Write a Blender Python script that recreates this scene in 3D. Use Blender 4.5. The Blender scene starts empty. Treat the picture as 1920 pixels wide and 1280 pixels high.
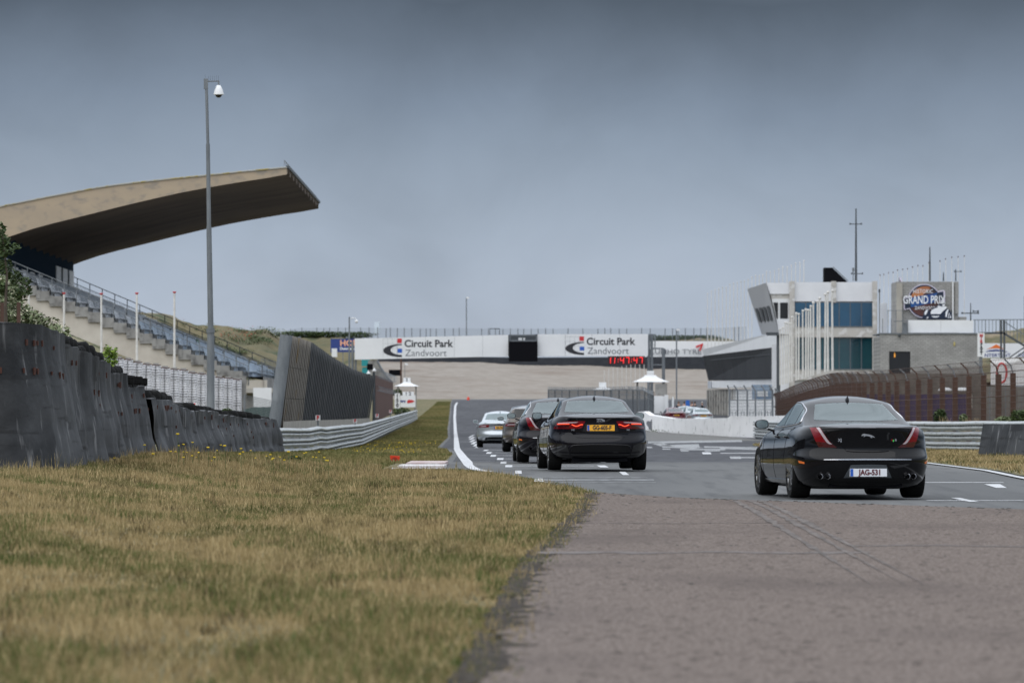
import bpy, bmesh, math, random
from mathutils import Vector, Matrix, noise
from mathutils.bvhtree import BVHTree
random.seed(7)
S = bpy.context.scene
COL = S.collection
R = math.radians
F = 9600.0      # focal length in photo pixels (180 mm on 36 mm)
CH = 1.1        # camera height
HY = 785.0      # photo row of the horizon

# ---------------- camera ----------------
cd = bpy.data.cameras.new('camera')
cam = bpy.data.objects.new('camera', cd); COL.objects.link(cam)
cam.location = (0, 0, CH); cam.rotation_euler = (R(90), 0, 0)
cd.sensor_width = 36; cd.lens = 180
cd.shift_y = (HY - 640) / 1920
cd.clip_start = 0.5; cd.clip_end = 20000
cd.dof.use_dof = True; cd.dof.focus_distance = 90; cd.dof.aperture_fstop = 5.4
S.camera = cam
# ---------------- world ----------------
W = bpy.data.worlds.new('World'); S.world = W; W.use_nodes = True
nt = W.node_tree; nt.nodes.clear()
def wn(t, **k):
    n = nt.nodes.new(t)
    for a, b in k.items(): setattr(n, a, b)
    return n
wo = wn('ShaderNodeOutputWorld'); bg = wn('ShaderNodeBackground'); bg.inputs[1].default_value = 0.1
nt.links.new(bg.outputs[0], wo.inputs[0])
sky = wn('ShaderNodeTexSky', sky_type='NISHITA', sun_disc=False)
sky.sun_elevation = R(52); sky.sun_rotation = R(215)
tc = wn('ShaderNodeTexCoord'); sep = wn('ShaderNodeSeparateXYZ'); nt.links.new(tc.outputs['Generated'], sep.inputs[0])
mp = wn('ShaderNodeMapping'); mp.inputs['Scale'].default_value = (9, 9, 13); nt.links.new(tc.outputs['Generated'], mp.inputs[0])
nz = wn('ShaderNodeTexNoise'); nz.inputs['Scale'].default_value = 1.0; nz.inputs['Detail'].default_value = 8; nz.inputs['Roughness'].default_value = .52; nz.inputs['Distortion'].default_value = .35
nt.links.new(mp.outputs[0], nz.inputs['Vector'])
m1 = wn('ShaderNodeMath', operation='MULTIPLY_ADD'); nt.links.new(nz.outputs[0], m1.inputs[0]); m1.inputs[1].default_value = .038; m1.inputs[2].default_value = -.019
m2 = wn('ShaderNodeMath', operation='ADD'); nt.links.new(sep.outputs[2], m2.inputs[0]); nt.links.new(m1.outputs[0], m2.inputs[1])
m3 = wn('ShaderNodeMath', operation='MULTIPLY'); nt.links.new(m2.outputs[0], m3.inputs[0]); m3.inputs[1].default_value = 2.0
rp = wn('ShaderNodeValToRGB'); nt.links.new(m3.outputs[0], rp.inputs[0])
def srgb(h):
    v = [int(h[i:i+2], 16)/255 for i in (0, 2, 4)]
    return tuple(c/12.92 if c <= .04045 else ((c+.055)/1.055)**2.4 for c in v)
stops = [(0.0, srgb('b6c1d0')), (.036, srgb('aeb9c9')), (.068, srgb('a1aebf')), (.10, srgb('8c9aac')), (.122, srgb('7c8a9d')), (.165, srgb('525d6c')),
         (.25, (.36, .42, .50)), (.5, (.86, .95, 1.08)), (1.0, (1.12, 1.20, 1.32))]
cr = rp.color_ramp
while len(cr.elements) < len(stops): cr.elements.new(.5)
for e, (p, c) in zip(cr.elements, stops): e.position = p; e.color = (c[0], c[1], c[2], 1)
vm = wn('ShaderNodeVectorMath', operation='SCALE'); nt.links.new(rp.outputs[0], vm.inputs[0])
mp2 = wn('ShaderNodeMapping'); mp2.inputs['Scale'].default_value = (24, 24, 32); mp2.inputs['Location'].default_value = (3, 1, 5); nt.links.new(tc.outputs['Generated'], mp2.inputs[0])
nz2 = wn('ShaderNodeTexNoise'); nz2.inputs['Scale'].default_value = 1.0; nz2.inputs['Detail'].default_value = 7; nz2.inputs['Roughness'].default_value = .5; nz2.inputs['Distortion'].default_value = .5; nt.links.new(mp2.outputs[0], nz2.inputs['Vector'])
m5 = wn('ShaderNodeMath', operation='MULTIPLY_ADD'); nt.links.new(nz2.outputs[0], m5.inputs[0]); m5.inputs[1].default_value = 4.5; m5.inputs[2].default_value = 7.7; nt.links.new(m5.outputs[0], vm.inputs['Scale'])
mx = wn('ShaderNodeMix', data_type='RGBA'); mx.inputs[0].default_value = .96
nt.links.new(sky.outputs[0], mx.inputs[6]); nt.links.new(vm.outputs[0], mx.inputs[7]); nt.links.new(mx.outputs[2], bg.inputs[0])
# ---------------- sun (overcast) ----------------
sl = bpy.data.lights.new('sun', 'SUN'); sl.energy = 1.6; sl.angle = R(95); sl.color = (1, .975, .94)
so = bpy.data.objects.new('sun', sl); COL.objects.link(so); so.rotation_euler = (R(38), 0, R(-35))
S.view_settings.view_transform = 'Standard'; S.view_settings.look = 'None'; S.view_settings.exposure = 0; S.view_settings.gamma = 1

# ---------------- helpers ----------------
def at(px, py, d): return Vector(((px-960)*d/F, d, CH-(py-HY)*d/F))
def X(px, d): return (px-960)*d/F
def Z(py, d): return CH-(py-HY)*d/F
def tag(o, label=None, cat=None, group=None, kind=None):
    if label: o['label'] = label
    if cat: o['category'] = cat
    if group: o['group'] = group
    if kind: o['kind'] = kind
    return o
def empty(name, loc, label, cat, group=None, rz=0, parent=None):
    o = bpy.data.objects.new(name, None); COL.objects.link(o); o.location = loc; o.rotation_euler = (0, 0, rz)
    o.empty_display_size = .2
    return tag(o, label, cat, group)
def copy_tree(o, parent=None):
    c = o.copy(); COL.objects.link(c); c.parent = parent
    for ch in list(o.children): copy_tree(ch, c)
    return c
class MB:
    def __init__(s): s.v = []; s.f = []
    def add(s, vs, fs):
        n = len(s.v); s.v += [tuple(v) for v in vs]; s.f += [tuple(i+n for i in f) for f in fs]; return s
    def box(s, x0, x1, y0, y1, z0, z1):
        return s.add([(x0,y0,z0),(x1,y0,z0),(x1,y1,z0),(x0,y1,z0),(x0,y0,z1),(x1,y0,z1),(x1,y1,z1),(x0,y1,z1)],
                     [(0,3,2,1),(4,5,6,7),(0,1,5,4),(1,2,6,5),(2,3,7,6),(3,0,4,7)])
    def tube(s, pts, r, n=8, cap=True):
        pts = [Vector(p) for p in pts]; rs = r if isinstance(r, (list, tuple)) else [r]*len(pts)
        vs = []; fs = []
        for i, p in enumerate(pts):
            d = (pts[min(i+1, len(pts)-1)]-pts[max(i-1, 0)]).normalized()
            a = Vector((0, 0, 1)) if abs(d.z) < .9 else Vector((1, 0, 0))
            u = d.cross(a).normalized(); w = u.cross(d).normalized()
            for k in range(n):
                t = 2*math.pi*(k+.5)/n; vs.append(p+(u*math.cos(t)+w*math.sin(t))*rs[i])
        for i in range(len(pts)-1):
            for k in range(n):
                a = i*n+k; b = i*n+(k+1) % n; fs.append((a, b, b+n, a+n))
        if cap: fs.append(tuple(range(n))); fs.append(tuple(range(len(vs)-1, len(vs)-n-1, -1)))
        return s.add(vs, fs)
    def lathe(s, prof, c=(0, 0, 0), axis='z', n=24, cap=True):
        vs = []; fs = []
        for (r, h) in prof:
            for k in range(n):
                t = 2*math.pi*k/n; a, b = r*math.cos(t), r*math.sin(t)
                vs.append({'z': (c[0]+a, c[1]+b, c[2]+h), 'x': (c[0]+h, c[1]+a, c[2]+b), 'y': (c[0]+a, c[1]+h, c[2]+b)}[axis])
        for i in range(len(prof)-1):
            for k in range(n):
                a = i*n+k; b = i*n+(k+1) % n; fs.append((a, b, b+n, a+n))
        if cap: fs.append(tuple(range(n))); fs.append(tuple(range(len(vs)-1, len(vs)-n-1, -1)))
        return s.add(vs, fs)
    def prism(s, poly, y0, y1):      # polygon in x,z extruded along y
        n = len(poly); vs = [(x, y0, z) for x, z in poly]+[(x, y1, z) for x, z in poly]
        fs = [tuple(range(n)), tuple(range(2*n-1, n-1, -1))]+[(i, i+n, (i+1) % n+n, (i+1) % n) for i in range(n)]
        return s.add(vs, fs)
    def prismx(s, poly, x0, x1):     # polygon in y,z extruded along x
        n = len(poly); vs = [(x0, y, z) for y, z in poly]+[(x1, y, z) for y, z in poly]
        fs = [tuple(range(n)), tuple(range(2*n-1, n-1, -1))]+[(i, i+n, (i+1) % n+n, (i+1) % n) for i in range(n)]
        return s.add(vs, fs)
    def quad(s, a, b, c, d): return s.add([a, b, c, d], [(0, 1, 2, 3)])
    def grid(s, rows, closed=False):
        m = len(rows[0]); vs = [p for r in rows for p in r]; fs = []
        for i in range(len(rows)-1):
            for j in range(m if closed else m-1):
                a = i*m+j; b = i*m+(j+1) % m; fs.append((a, b, b+m, a+m))
        return s.add(vs, fs)
    def bar(s, a, b, w, h=None):     # rectangular bar between two points
        a = Vector(a); b = Vector(b); h = h or w; d = (b-a).normalized()
        up = Vector((0, 0, 1)) if abs(d.z) < .9 else Vector((0, 1, 0))
        u = d.cross(up).normalized()*w/2; v = u.normalized().cross(d)*h/2
        vs = [a-u-v, a+u-v, a+u+v, a-u+v, b-u-v, b+u-v, b+u+v, b-u+v]
        return s.add(vs, [(0,3,2,1),(4,5,6,7),(0,1,5,4),(1,2,6,5),(2,3,7,6),(3,0,4,7)])
    def build(s, name, mat, parent=None, smooth=False, fix=True, loc=None):
        me = bpy.data.meshes.new(name); me.from_pydata(s.v, [], s.f); me.update()
        if fix:
            b = bmesh.new(); b.from_mesh(me); bmesh.ops.recalc_face_normals(b, faces=b.faces); b.to_mesh(me); b.free()
        if smooth:
            me.shade_smooth() if smooth is True else None
            if smooth is not True:
                me.shade_smooth()
                b = bmesh.new(); b.from_mesh(me)
                for e in b.edges:
                    if len(e.link_faces) == 2 and e.calc_face_angle(0) > R(smooth): e.smooth = False
                b.to_mesh(me); b.free()
        o = bpy.data.objects.new(name, me); COL.objects.link(o)
        if mat: me.materials.append(mat)
        if parent: o.parent = parent
        if loc is not None: o.location = loc
        return o
def build_pieces(q, name, mat, parent=None, **k):
    """one object for each connected piece of the collected geometry"""
    par = list(range(len(q.v)))
    def fd(a):
        while par[a] != a: par[a] = par[par[a]]; a = par[a]
        return a
    for f in q.f:
        for i in f[1:]: par[fd(i)] = fd(f[0])
    g = {}
    for f in q.f: g.setdefault(fd(f[0]), []).append(f)
    out = []
    for fs in g.values():
        ids = sorted({i for f in fs for i in f}); mp = {a: b for b, a in enumerate(ids)}
        m = MB(); m.add([q.v[i] for i in ids], [tuple(mp[i] for i in f) for f in fs]); out.append(m.build(name, mat, parent, **k))
    return out
def mesh_obj(name, me, mat, parent=None):
    o = bpy.data.objects.new(name, me); COL.objects.link(o); me.materials.clear(); me.materials.append(mat)
    if parent: o.parent = parent
    return o
def recenter(o):      # put the origin of a single-mesh thing at the middle of its base
    me = o.data; vs = me.vertices
    xs = [v.co.x for v in vs]; ys = [v.co.y for v in vs]; zs = [v.co.z for v in vs]
    c = Vector(((min(xs)+max(xs))/2, (min(ys)+max(ys))/2, min(zs)))
    me.transform(Matrix.Translation(-c)); o.location = o.location+c
    return o
def text(body, size, bold=0.0, ext=.004, cx='CENTER', sx=1.0, shear=0, space=1.0):
    c = bpy.data.curves.new('lettering', 'FONT'); c.body = body; c.size = size; c.align_x = cx; c.align_y = 'CENTER'
    c.offset = bold; c.extrude = ext; c.shear = shear; c.space_character = space; c.resolution_u = 3
    o = bpy.data.objects.new('lettering', c); COL.objects.link(o)
    dg = bpy.context.evaluated_depsgraph_get(); me = bpy.data.meshes.new_from_object(o.evaluated_get(dg))
    bpy.data.objects.remove(o); me.transform(Matrix.Rotation(R(90), 4, 'X') @ Matrix.Diagonal((sx, 1, 1, 1)))
    return me
def put_text(body, loc, size, mat, parent=None, name='lettering', rot=0, **k):
    me = text(body, size, **k)
    if rot: me.transform(Matrix.Rotation(rot, 4, 'Y'))
    me.transform(Matrix.Translation(Vector(loc)))
    return mesh_obj(name, me, mat, parent)

# ---------------- materials ----------------
def mat(name, c, rough=.6, metal=0, c2=None, sc=6, det=5, bump=0, bsc=None, coat=0, emit=None, es=0, stretch=(1,1,1), lo=.35, hi=.65, spec=.5, alpha=None):
    m = bpy.data.materials.new(name); m.use_nodes = True; t = m.node_tree; p = t.nodes['Principled BSDF']
    p.inputs['Base Color'].default_value = (*c, 1); p.inputs['Roughness'].default_value = rough; p.inputs['Metallic'].default_value = metal
    p.inputs['Coat Weight'].default_value = coat; p.inputs['Coat Roughness'].default_value = .03; p.inputs['Specular IOR Level'].default_value = spec
    if emit: p.inputs['Emission Color'].default_value = (*emit, 1); p.inputs['Emission Strength'].default_value = es
    if c2 or bump:
        tc = t.nodes.new('ShaderNodeTexCoord'); mp = t.nodes.new('ShaderNodeMapping'); mp.inputs['Scale'].default_value = stretch
        t.links.new(tc.outputs['Object'], mp.inputs[0])
        n = t.nodes.new('ShaderNodeTexNoise'); n.inputs['Scale'].default_value = sc; n.inputs['Detail'].default_value = det; n.inputs['Roughness'].default_value = .6
        t.links.new(mp.outputs[0], n.inputs['Vector'])
        if c2:
            mr = t.nodes.new('ShaderNodeMapRange'); mr.inputs[1].default_value = lo; mr.inputs[2].default_value = hi; t.links.new(n.outputs[0], mr.inputs[0])
            x = t.nodes.new('ShaderNodeMix'); x.data_type = 'RGBA'; x.inputs[6].default_value = (*c, 1); x.inputs[7].default_value = (*c2, 1)
            t.links.new(mr.outputs[0], x.inputs[0]); t.links.new(x.outputs[2], p.inputs['Base Color'])
        if bump:
            nb = n
            if bsc: nb = t.nodes.new('ShaderNodeTexNoise'); nb.inputs['Scale'].default_value = bsc; nb.inputs['Detail'].default_value = 4; t.links.new(mp.outputs[0], nb.inputs['Vector'])
            b = t.nodes.new('ShaderNodeBump'); b.inputs['Strength'].default_value = 1; b.inputs['Distance'].default_value = bump
            t.links.new(nb.outputs[0], b.inputs['Height']); t.links.new(b.outputs[0], p.inputs['Normal'])
    return m
def layered(name, cols, sc1, sc2, rough=.8, st1=(1,1,1), st2=(1,1,1), bump=0, bsc=40, r1=(.35,.65), r2=(.4,.6), third=None, spec=.5):
    """cols: a, b mixed by a large noise, then c mixed in by a finer noise"""
    m = bpy.data.materials.new(name); m.use_nodes = True; t = m.node_tree; p = t.nodes['Principled BSDF']; p.inputs['Roughness'].default_value = rough
    p.inputs['Specular IOR Level'].default_value = spec
    tc = t.nodes.new('ShaderNodeTexCoord')
    def nz(sc, st, r):
        mp = t.nodes.new('ShaderNodeMapping'); mp.inputs['Scale'].default_value = st; t.links.new(tc.outputs['Object'], mp.inputs[0])
        n = t.nodes.new('ShaderNodeTexNoise'); n.inputs['Scale'].default_value = sc; n.inputs['Detail'].default_value = 6; t.links.new(mp.outputs[0], n.inputs['Vector'])
        mr = t.nodes.new('ShaderNodeMapRange'); mr.inputs[1].default_value = r[0]; mr.inputs[2].default_value = r[1]; t.links.new(n.outputs[0], mr.inputs[0]); return mr.outputs[0]
    def mixc(f, a, b):
        x = t.nodes.new('ShaderNodeMix'); x.data_type = 'RGBA'; t.links.new(f, x.inputs[0])
        for s, i in ((a, 6), (b, 7)):
            if isinstance(s, tuple): x.inputs[i].default_value = (*s, 1)
            else: t.links.new(s, x.inputs[i])
        return x.outputs[2]
    o = mixc(nz(sc1, st1, r1), cols[0], cols[1])
    if len(cols) > 2: o = mixc(nz(sc2, st2, r2), o, cols[2])
    if third: o = mixc(nz(third[1], third[2], third[3]), o, third[0])
    t.links.new(o, p.inputs['Base Color'])
    if bump:
        n = t.nodes.new('ShaderNodeTexNoise'); n.inputs['Scale'].default_value = bsc; n.inputs['Detail'].default_value = 3; t.links.new(tc.outputs['Object'], n.inputs['Vector'])
        b = t.nodes.new('ShaderNodeBump'); b.inputs['Distance'].default_value = bump; t.links.new(n.outputs[0], b.inputs['Height']); t.links.new(b.outputs[0], p.inputs['Normal'])
    return m
def glassmat(name, tint, refl=(1, 1, 1), rough=.02, ior=1.5):
    m = bpy.data.materials.new(name); m.use_nodes = True; t = m.node_tree; t.nodes.clear()
    o = t.nodes.new('ShaderNodeOutputMaterial'); a = t.nodes.new('ShaderNodeBsdfTransparent'); a.inputs[0].default_value = (*tint, 1)
    g = t.nodes.new('ShaderNodeBsdfGlossy'); g.inputs[0].default_value = (*refl, 1); g.inputs['Roughness'].default_value = rough
    f = t.nodes.new('ShaderNodeFresnel'); f.inputs[0].default_value = ior; x = t.nodes.new('ShaderNodeMixShader')
    t.links.new(f.outputs[0], x.inputs[0]); t.links.new(a.outputs[0], x.inputs[1]); t.links.new(g.outputs[0], x.inputs[2]); t.links.new(x.outputs[0], o.inputs[0])
    return m
M = {}
M['asphalt'] = layered('asphalt', [(.115,.118,.12), (.15,.152,.152), (.09,.092,.095)], .35, 3, .85, (1,.12,1), (1,.06,1), bump=.004, bsc=90, r2=(.5,.75), spec=.15)
M['asphalt_old'] = layered('asphalt_old', [(.125,.103,.091), (.245,.205,.183), (.082,.068,.060)], 42, 13, .95, (1,.3,1), (1,.4,1), bump=.02, bsc=60, r1=(.38,.62), r2=(.56,.68), third=((.125,.104,.095), .42, (1,.4,1), (.50,.76)), spec=.05)
M['verge'] = layered('verge', [(.11,.10,.04), (.07,.08,.026), (.16,.13,.065)], .25, 3, .95, (1,.4,1), bump=.03, bsc=12)
M['blade'] = layered('blade', [(.30,.225,.11), (.062,.074,.02), (.44,.345,.185)], .55, 14, .8, (1,.3,1), r1=(.47,.62), r2=(.48,.6), third=((.05,.038,.02), 3, (1,.5,1), (.54,.68)), spec=.1)
M['blade_far'] = layered('blade_far', [(.17,.15,.06), (.09,.10,.032), (.24,.195,.09)], .22, 8, .8, (1,.3,1), r1=(.42,.58), r2=(.5,.65), spec=.2)
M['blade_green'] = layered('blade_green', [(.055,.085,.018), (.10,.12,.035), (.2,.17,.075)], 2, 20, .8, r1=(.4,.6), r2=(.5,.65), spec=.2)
M['asphalt_new'] = layered('asphalt_new', [(.078,.080,.088), (.10,.102,.11), (.062,.064,.07)], .3, 2.5, .8, (1,.12,1), (1,.08,1), r2=(.5,.75), spec=.04)
M['dirt'] = layered('dirt', [(.05,.042,.036), (.085,.07,.06), (.03,.026,.022)], 5, 12, .95, spec=.1)
M['paint_line'] = layered('paint_line', [(.60,.61,.63), (.5,.51,.52), (.2,.2,.205)], 4, 9, .7, r2=(.55,.7))
M['paint_worn'] = layered('paint_worn', [(.42,.43,.44), (.3,.31,.32), (.13,.133,.136)], 2, 5, .7, r2=(.42,.6))
M['gravel'] = layered('gravel', [(.275,.245,.212), (.225,.195,.165), (.17,.13,.10)], .6, .16, .95, (1,1,2), (.6,1,2.5), bump=.12, bsc=3, r2=(.54,.74))
M['dune'] = layered('dune', [(.085,.08,.035), (.145,.12,.06), (.24,.19,.13)], .16, .09, .95, bump=.4, bsc=.9, r2=(.57,.68), third=((.045,.06,.025), .35, (1,1,1), (.55,.68)))
M['rubber'] = layered('rubber', [(.010,.011,.013), (.048,.050,.054), (.19,.192,.198)], .9, 2.4, .6, (1,.5,1), (2.5,2.5,.25), bump=.015, bsc=5, r1=(.4,.6), r2=(.60,.75), third=((.009,.009,.010), 1.2, (.5,.5,5), (.56,.64)), spec=.3)
M['tyre'] = mat('tyre', (.006,.006,.006), .85, c2=(.012,.012,.012), sc=20, spec=.15)
M['rust'] = mat('rust', (.10,.035,.022), .9, c2=(.05,.02,.015), sc=8)
M['rust_post'] = mat('rust_post', (.095,.05,.034), .85, c2=(.07,.037,.027), sc=3, bump=.004)
M['brown_mesh'] = mat('brown_mesh', (.095,.055,.042), .85, c2=(.06,.035,.028), sc=3)
M['galv'] = mat('galv', (.205,.222,.238), .6, .2, c2=(.13,.145,.16), sc=3, stretch=(1,1,.3))
M['galv_rail'] = layered('galv_rail', [(.42,.445,.45), (.33,.35,.355), (.2,.2,.19)], 1.5, 4, .5, (1,1,3), (.6,.6,3), r2=(.55,.7))
M['steel_dark'] = mat('steel_dark', (.075,.085,.095), .55, .3)
M['concrete'] = layered('concrete', [(.42,.40,.36), (.34,.32,.285), (.22,.2,.18)], .5, 1.6, .9, (1,1,1), (1,1,.5), bump=.01, r2=(.55,.7))
M['concrete_step'] = layered('concrete_step', [(.30,.295,.28), (.22,.215,.205), (.12,.115,.11)], .8, 2, .9, r2=(.5,.7))
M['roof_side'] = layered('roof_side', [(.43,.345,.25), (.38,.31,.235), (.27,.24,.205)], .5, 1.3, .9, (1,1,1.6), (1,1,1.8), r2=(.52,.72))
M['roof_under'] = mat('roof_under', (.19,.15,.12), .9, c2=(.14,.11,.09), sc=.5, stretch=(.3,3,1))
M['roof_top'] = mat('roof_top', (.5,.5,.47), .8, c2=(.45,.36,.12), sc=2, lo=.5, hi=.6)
M['white_paint'] = mat('white_paint', (.76,.77,.78), .55, c2=(.68,.69,.7), sc=.6)
M['white_tyre'] = layered('white_tyre', [(.8,.8,.82), (.66,.66,.69), (.3,.28,.26)], 1, 4, .7, r2=(.6,.75))
M['white_board'] = mat('white_board', (.78,.79,.80), .5, c2=(.71,.72,.73), sc=.35)
M['white_wall'] = layered('white_wall', [(.90,.90,.90), (.84,.84,.84), (.5,.5,.49)], .3, .8, .85, (1,1,3), (1,1,2), r2=(.6,.72))
M['pole_white'] = mat('pole_white', (.72,.71,.68), .6, c2=(.55,.53,.5), sc=2)
M['chrome'] = mat('chrome', (.62,.62,.64), .16, 1)

M['black_gloss'] = mat('black_gloss', (.008,.008,.009), .15, coat=.5)
M['black_plastic'] = mat('black_plastic', (.006,.006,.0065), .55, spec=.2)
M['black_matt'] = mat('black_matt', (.006,.006,.008), .95, spec=.1)
M['paint_black'] = mat('paint_black', (.004,.004,.005), .35, .0, coat=1, spec=.0)
M['paint_black2'] = mat('paint_black2', (.006,.0055,.008), .35, 0, coat=1, spec=.0)
M['paint_silver'] = mat('paint_silver', (.50,.54,.57), .3, .6, coat=1)
M['paint_brown'] = mat('paint_brown', (.085,.068,.055), .3, .5, coat=1)
M['paint_red'] = mat('paint_red', (.11,.008,.018), .3, .2, coat=.6)
M['glass'] = glassmat('glass', (.90,.96,.95), ior=2.5, refl=(.9,1,1))
M['glass_dark'] = glassmat('glass_dark', (.12,.13,.13))
M['mirror'] = mat('mirror', (.5,.56,.55), .12, 1)
M['lamp_red'] = mat('lamp_red', (.16,.001,.006), .2, coat=.6, spec=.2)
M['lamp_dark'] = mat('lamp_dark', (.05,.001,.003), .12, coat=1)
M['lamp_clear'] = mat('lamp_clear', (.42,.36,.38), .15, coat=.6)
M['lamp_lit'] = mat('lamp_lit', (.8,.05,.02), .3, emit=(1, .09, .03), es=1.1)
for k_ in ('paint_black', 'paint_black2', 'paint_brown'): M[k_].node_tree.nodes['Principled BSDF'].inputs['Coat IOR'].default_value = 1.36
M['orange'] = mat('orange', (.75,.16,.02), .3, coat=.5)
M['alloy'] = mat('alloy', (.22,.225,.235), .28, .9)
M['seat_fabric'] = mat('seat_fabric', (.12,.12,.12), .9)
M['plate_white'] = mat('plate_white', (.72,.74,.78), .4)
M['plate_yellow'] = mat('plate_yellow', (.85,.42,.03), .4)
M['blue'] = mat('blue', (.02,.10,.45), .4)
M['ink_red_dark'] = mat('ink_red_dark', (.10,.01,.015), .5)
M['ink'] = mat('ink', (.018,.019,.025), .5)
M['ink_grey'] = mat('ink_grey', (.16,.17,.19), .5)
M['red'] = mat('red', (.55,.03,.035), .5)
M['cone'] = mat('cone', (.65,.045,.012), .5)
M['navy'] = mat('navy', (.02,.045,.21), .5)
M['salmon'] = mat('salmon', (.85,.42,.26), .5)
M['teal_glass'] = mat('teal_glass', (.010,.085,.17), .06, .0, c2=(.006,.05,.10), sc=.25, spec=1)
M['teal_glass2'] = mat('teal_glass2', (.005,.055,.068), .06, 0, c2=(.003,.03,.045), sc=.3, spec=1)
M['led'] = mat('led', (.6,.02,.02), .4, emit=(1, .03, .03), es=1.5)
M['seat_blue'] = mat('seat_blue', (.30,.40,.52), .6, c2=(.42,.48,.55), sc=2)
M['seat_pale'] = mat('seat_pale', (.55,.58,.62), .5, c2=(.42,.47,.54), sc=.5)
M['brick_grey'] = None
ZT = [(-20,0),(20,0),(60,-.01),(73,-.05),(85,.02),(97,.1),(118,.1),(140,.07),(165,.04),(185,-.02),(210,-.08),(250,-.04),(300,0),(350,.06),(390,.15),(430,.5),(480,1.0),(520,1.6),(560,2.2),(600,2.85),(650,3.6),(665,3.0),(1200,3.0)]
def gz(y):
    if y <= ZT[0][0]: return ZT[0][1]
    for (a, b), (c, d) in zip(ZT, ZT[1:]):
        if y <= c: return b+(d-b)*(y-a)/(c-a)
    return ZT[-1][1]
# ---------------- cars ----------------
def interp(pts, x):
    if x <= pts[0][0]: return pts[0][1]
    for (a, b), (c, d) in zip(pts, pts[1:]):
        if x <= c:
            t = (x-a)/(c-a); t = t*t*(3-2*t); return b+(d-b)*t
    return pts[-1][1]
def half_outline(w, yr, yf, Lr, Lf, n, nr=22, ns=26, nf=14):
    o = []
    for i in range(nr):
        t = math.pi/2*i/nr; o.append((w*math.sin(t)**(2/n), yr+Lr*(1-math.cos(t)**(2/n))))
    for i in range(ns+1): o.append((w, (yr+Lr)+(yf-Lf-yr-Lr)*i/ns))
    for i in range(nf-1, -1, -1):
        t = math.pi/2*i/nf; o.append((w*math.sin(t)**(2/2.6), yf-Lf*(1-math.cos(t)**(2/2.6))))
    return o
def full(o): return o+[(-x, y) for x, y in reversed(o[1:-1])]
def solid(rows):
    m = MB(); m.grid(rows, closed=True); n = len(rows[0]); m.f.append(tuple(range(n)))
    last = (len(rows)-1)*n; m.f.append(tuple(last+i for i in range(n-1, -1, -1))); return m
def lower_body(c):
    L = c['L']; rows = []; zt = c['ztop']; zb = c['rows'][0][0]; zr = c['rows'][-1][0]
    def lift(z, y):
        k = (interp(zt, y)-zb)/(zr-zb); return zb+(z-zb)*k
    last = None
    for (z, w, dy) in c['rows']:
        o = full(half_outline(w, -L/2+dy, L/2-.03-dy*.8, c.get('Lr', .85), 1.1, c.get('n', 3.2)))
        r = [(x*(1-.05*max(0, (y-.4)/(L/2))**2), y, lift(z, y)) for x, y in o]; rows.append(r); last = (z, o)
    z, o = last
    for s in (.985, .95, .88, .7, .5, .3, .12):
        a = .62; rows.append([(x*s*(1-.05*max(0, (y-.4)/(L/2))**2), y*(a+(1-a)*s), lift(z, y*(a+(1-a)*s))+c['crown']*(1-s**2.2)) for x, y in o])
    return solid(rows)
def green_house(c, inset=0):
    g = c['gh']; rows = []
    def edge(y): return g['ze']-g['arch']*((y-g['ya'])/1.0)**2
    for t in (0, .15, .3, .45, .6, .72, .82, .9, .95, .98, 1.0):
        w = g['w0']+(g['w1']-g['w0'])*t**1.1 - (.045*((t-.9)/.1)**2 if t > .9 else 0) - inset
        yr = g['yr0']+(g['yr1']-g['yr0'])*t + inset; yf = g['yf0']+(g['yf1']-g['yf0'])*t - inset
        o = full(half_outline(w, yr, yf, g.get('Lr', .35), .5, g.get('n', 3.4)))
        rows.append([(x, y, g['zb']+(edge(y)-g['zb']-inset)*t) for x, y in o]); last = o
    for s in (.97, .9, .78, .6, .4, .2, .06):
        rows.append([(x*s, g['ya']+(y-g['ya'])*(.15+.85*s), edge(g['ya']+(y-g['ya'])*(.15+.85*s))-inset+g['crown']*(1-s**2)) for x, y in last])
    return solid(rows)
def boolean(o, cutters):
    for ct in cutters:
        md = o.modifiers.new('b', 'BOOLEAN'); md.operation = 'DIFFERENCE'; md.object = ct; md.solver = 'EXACT'
    dg = bpy.context.evaluated_depsgraph_get(); me = bpy.data.meshes.new_from_object(o.evaluated_get(dg))
    o.modifiers.clear(); old = o.data; o.data = me
    for ct in cutters: bpy.data.objects.remove(ct)
    return o
def bvh_of(mbs):
    v = []; f = []
    for m in mbs:
        n = len(v); v += [Vector(p) for p in m.v]; f += [tuple(i+n for i in q) for q in m.f]
    return BVHTree.FromPolygons(v, f)
def curve(pts, n):
    """resample polyline by parameter with light smoothing"""
    out = []; k = len(pts)-1
    for i in range(n+1):
        t = i/n*k; j = min(int(t), k-1); u = t-j
        p0 = pts[max(j-1, 0)]; p1 = pts[j]; p2 = pts[j+1]; p3 = pts[min(j+2, k)]
        out.append(tuple(.5*((2*b)+(-a+c)*u+(2*a-5*b+4*c-d)*u*u+(-a+3*b-3*c+d)*u**3) for a, b, c, d in zip(p0, p1, p2, p3)))
    return out
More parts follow.
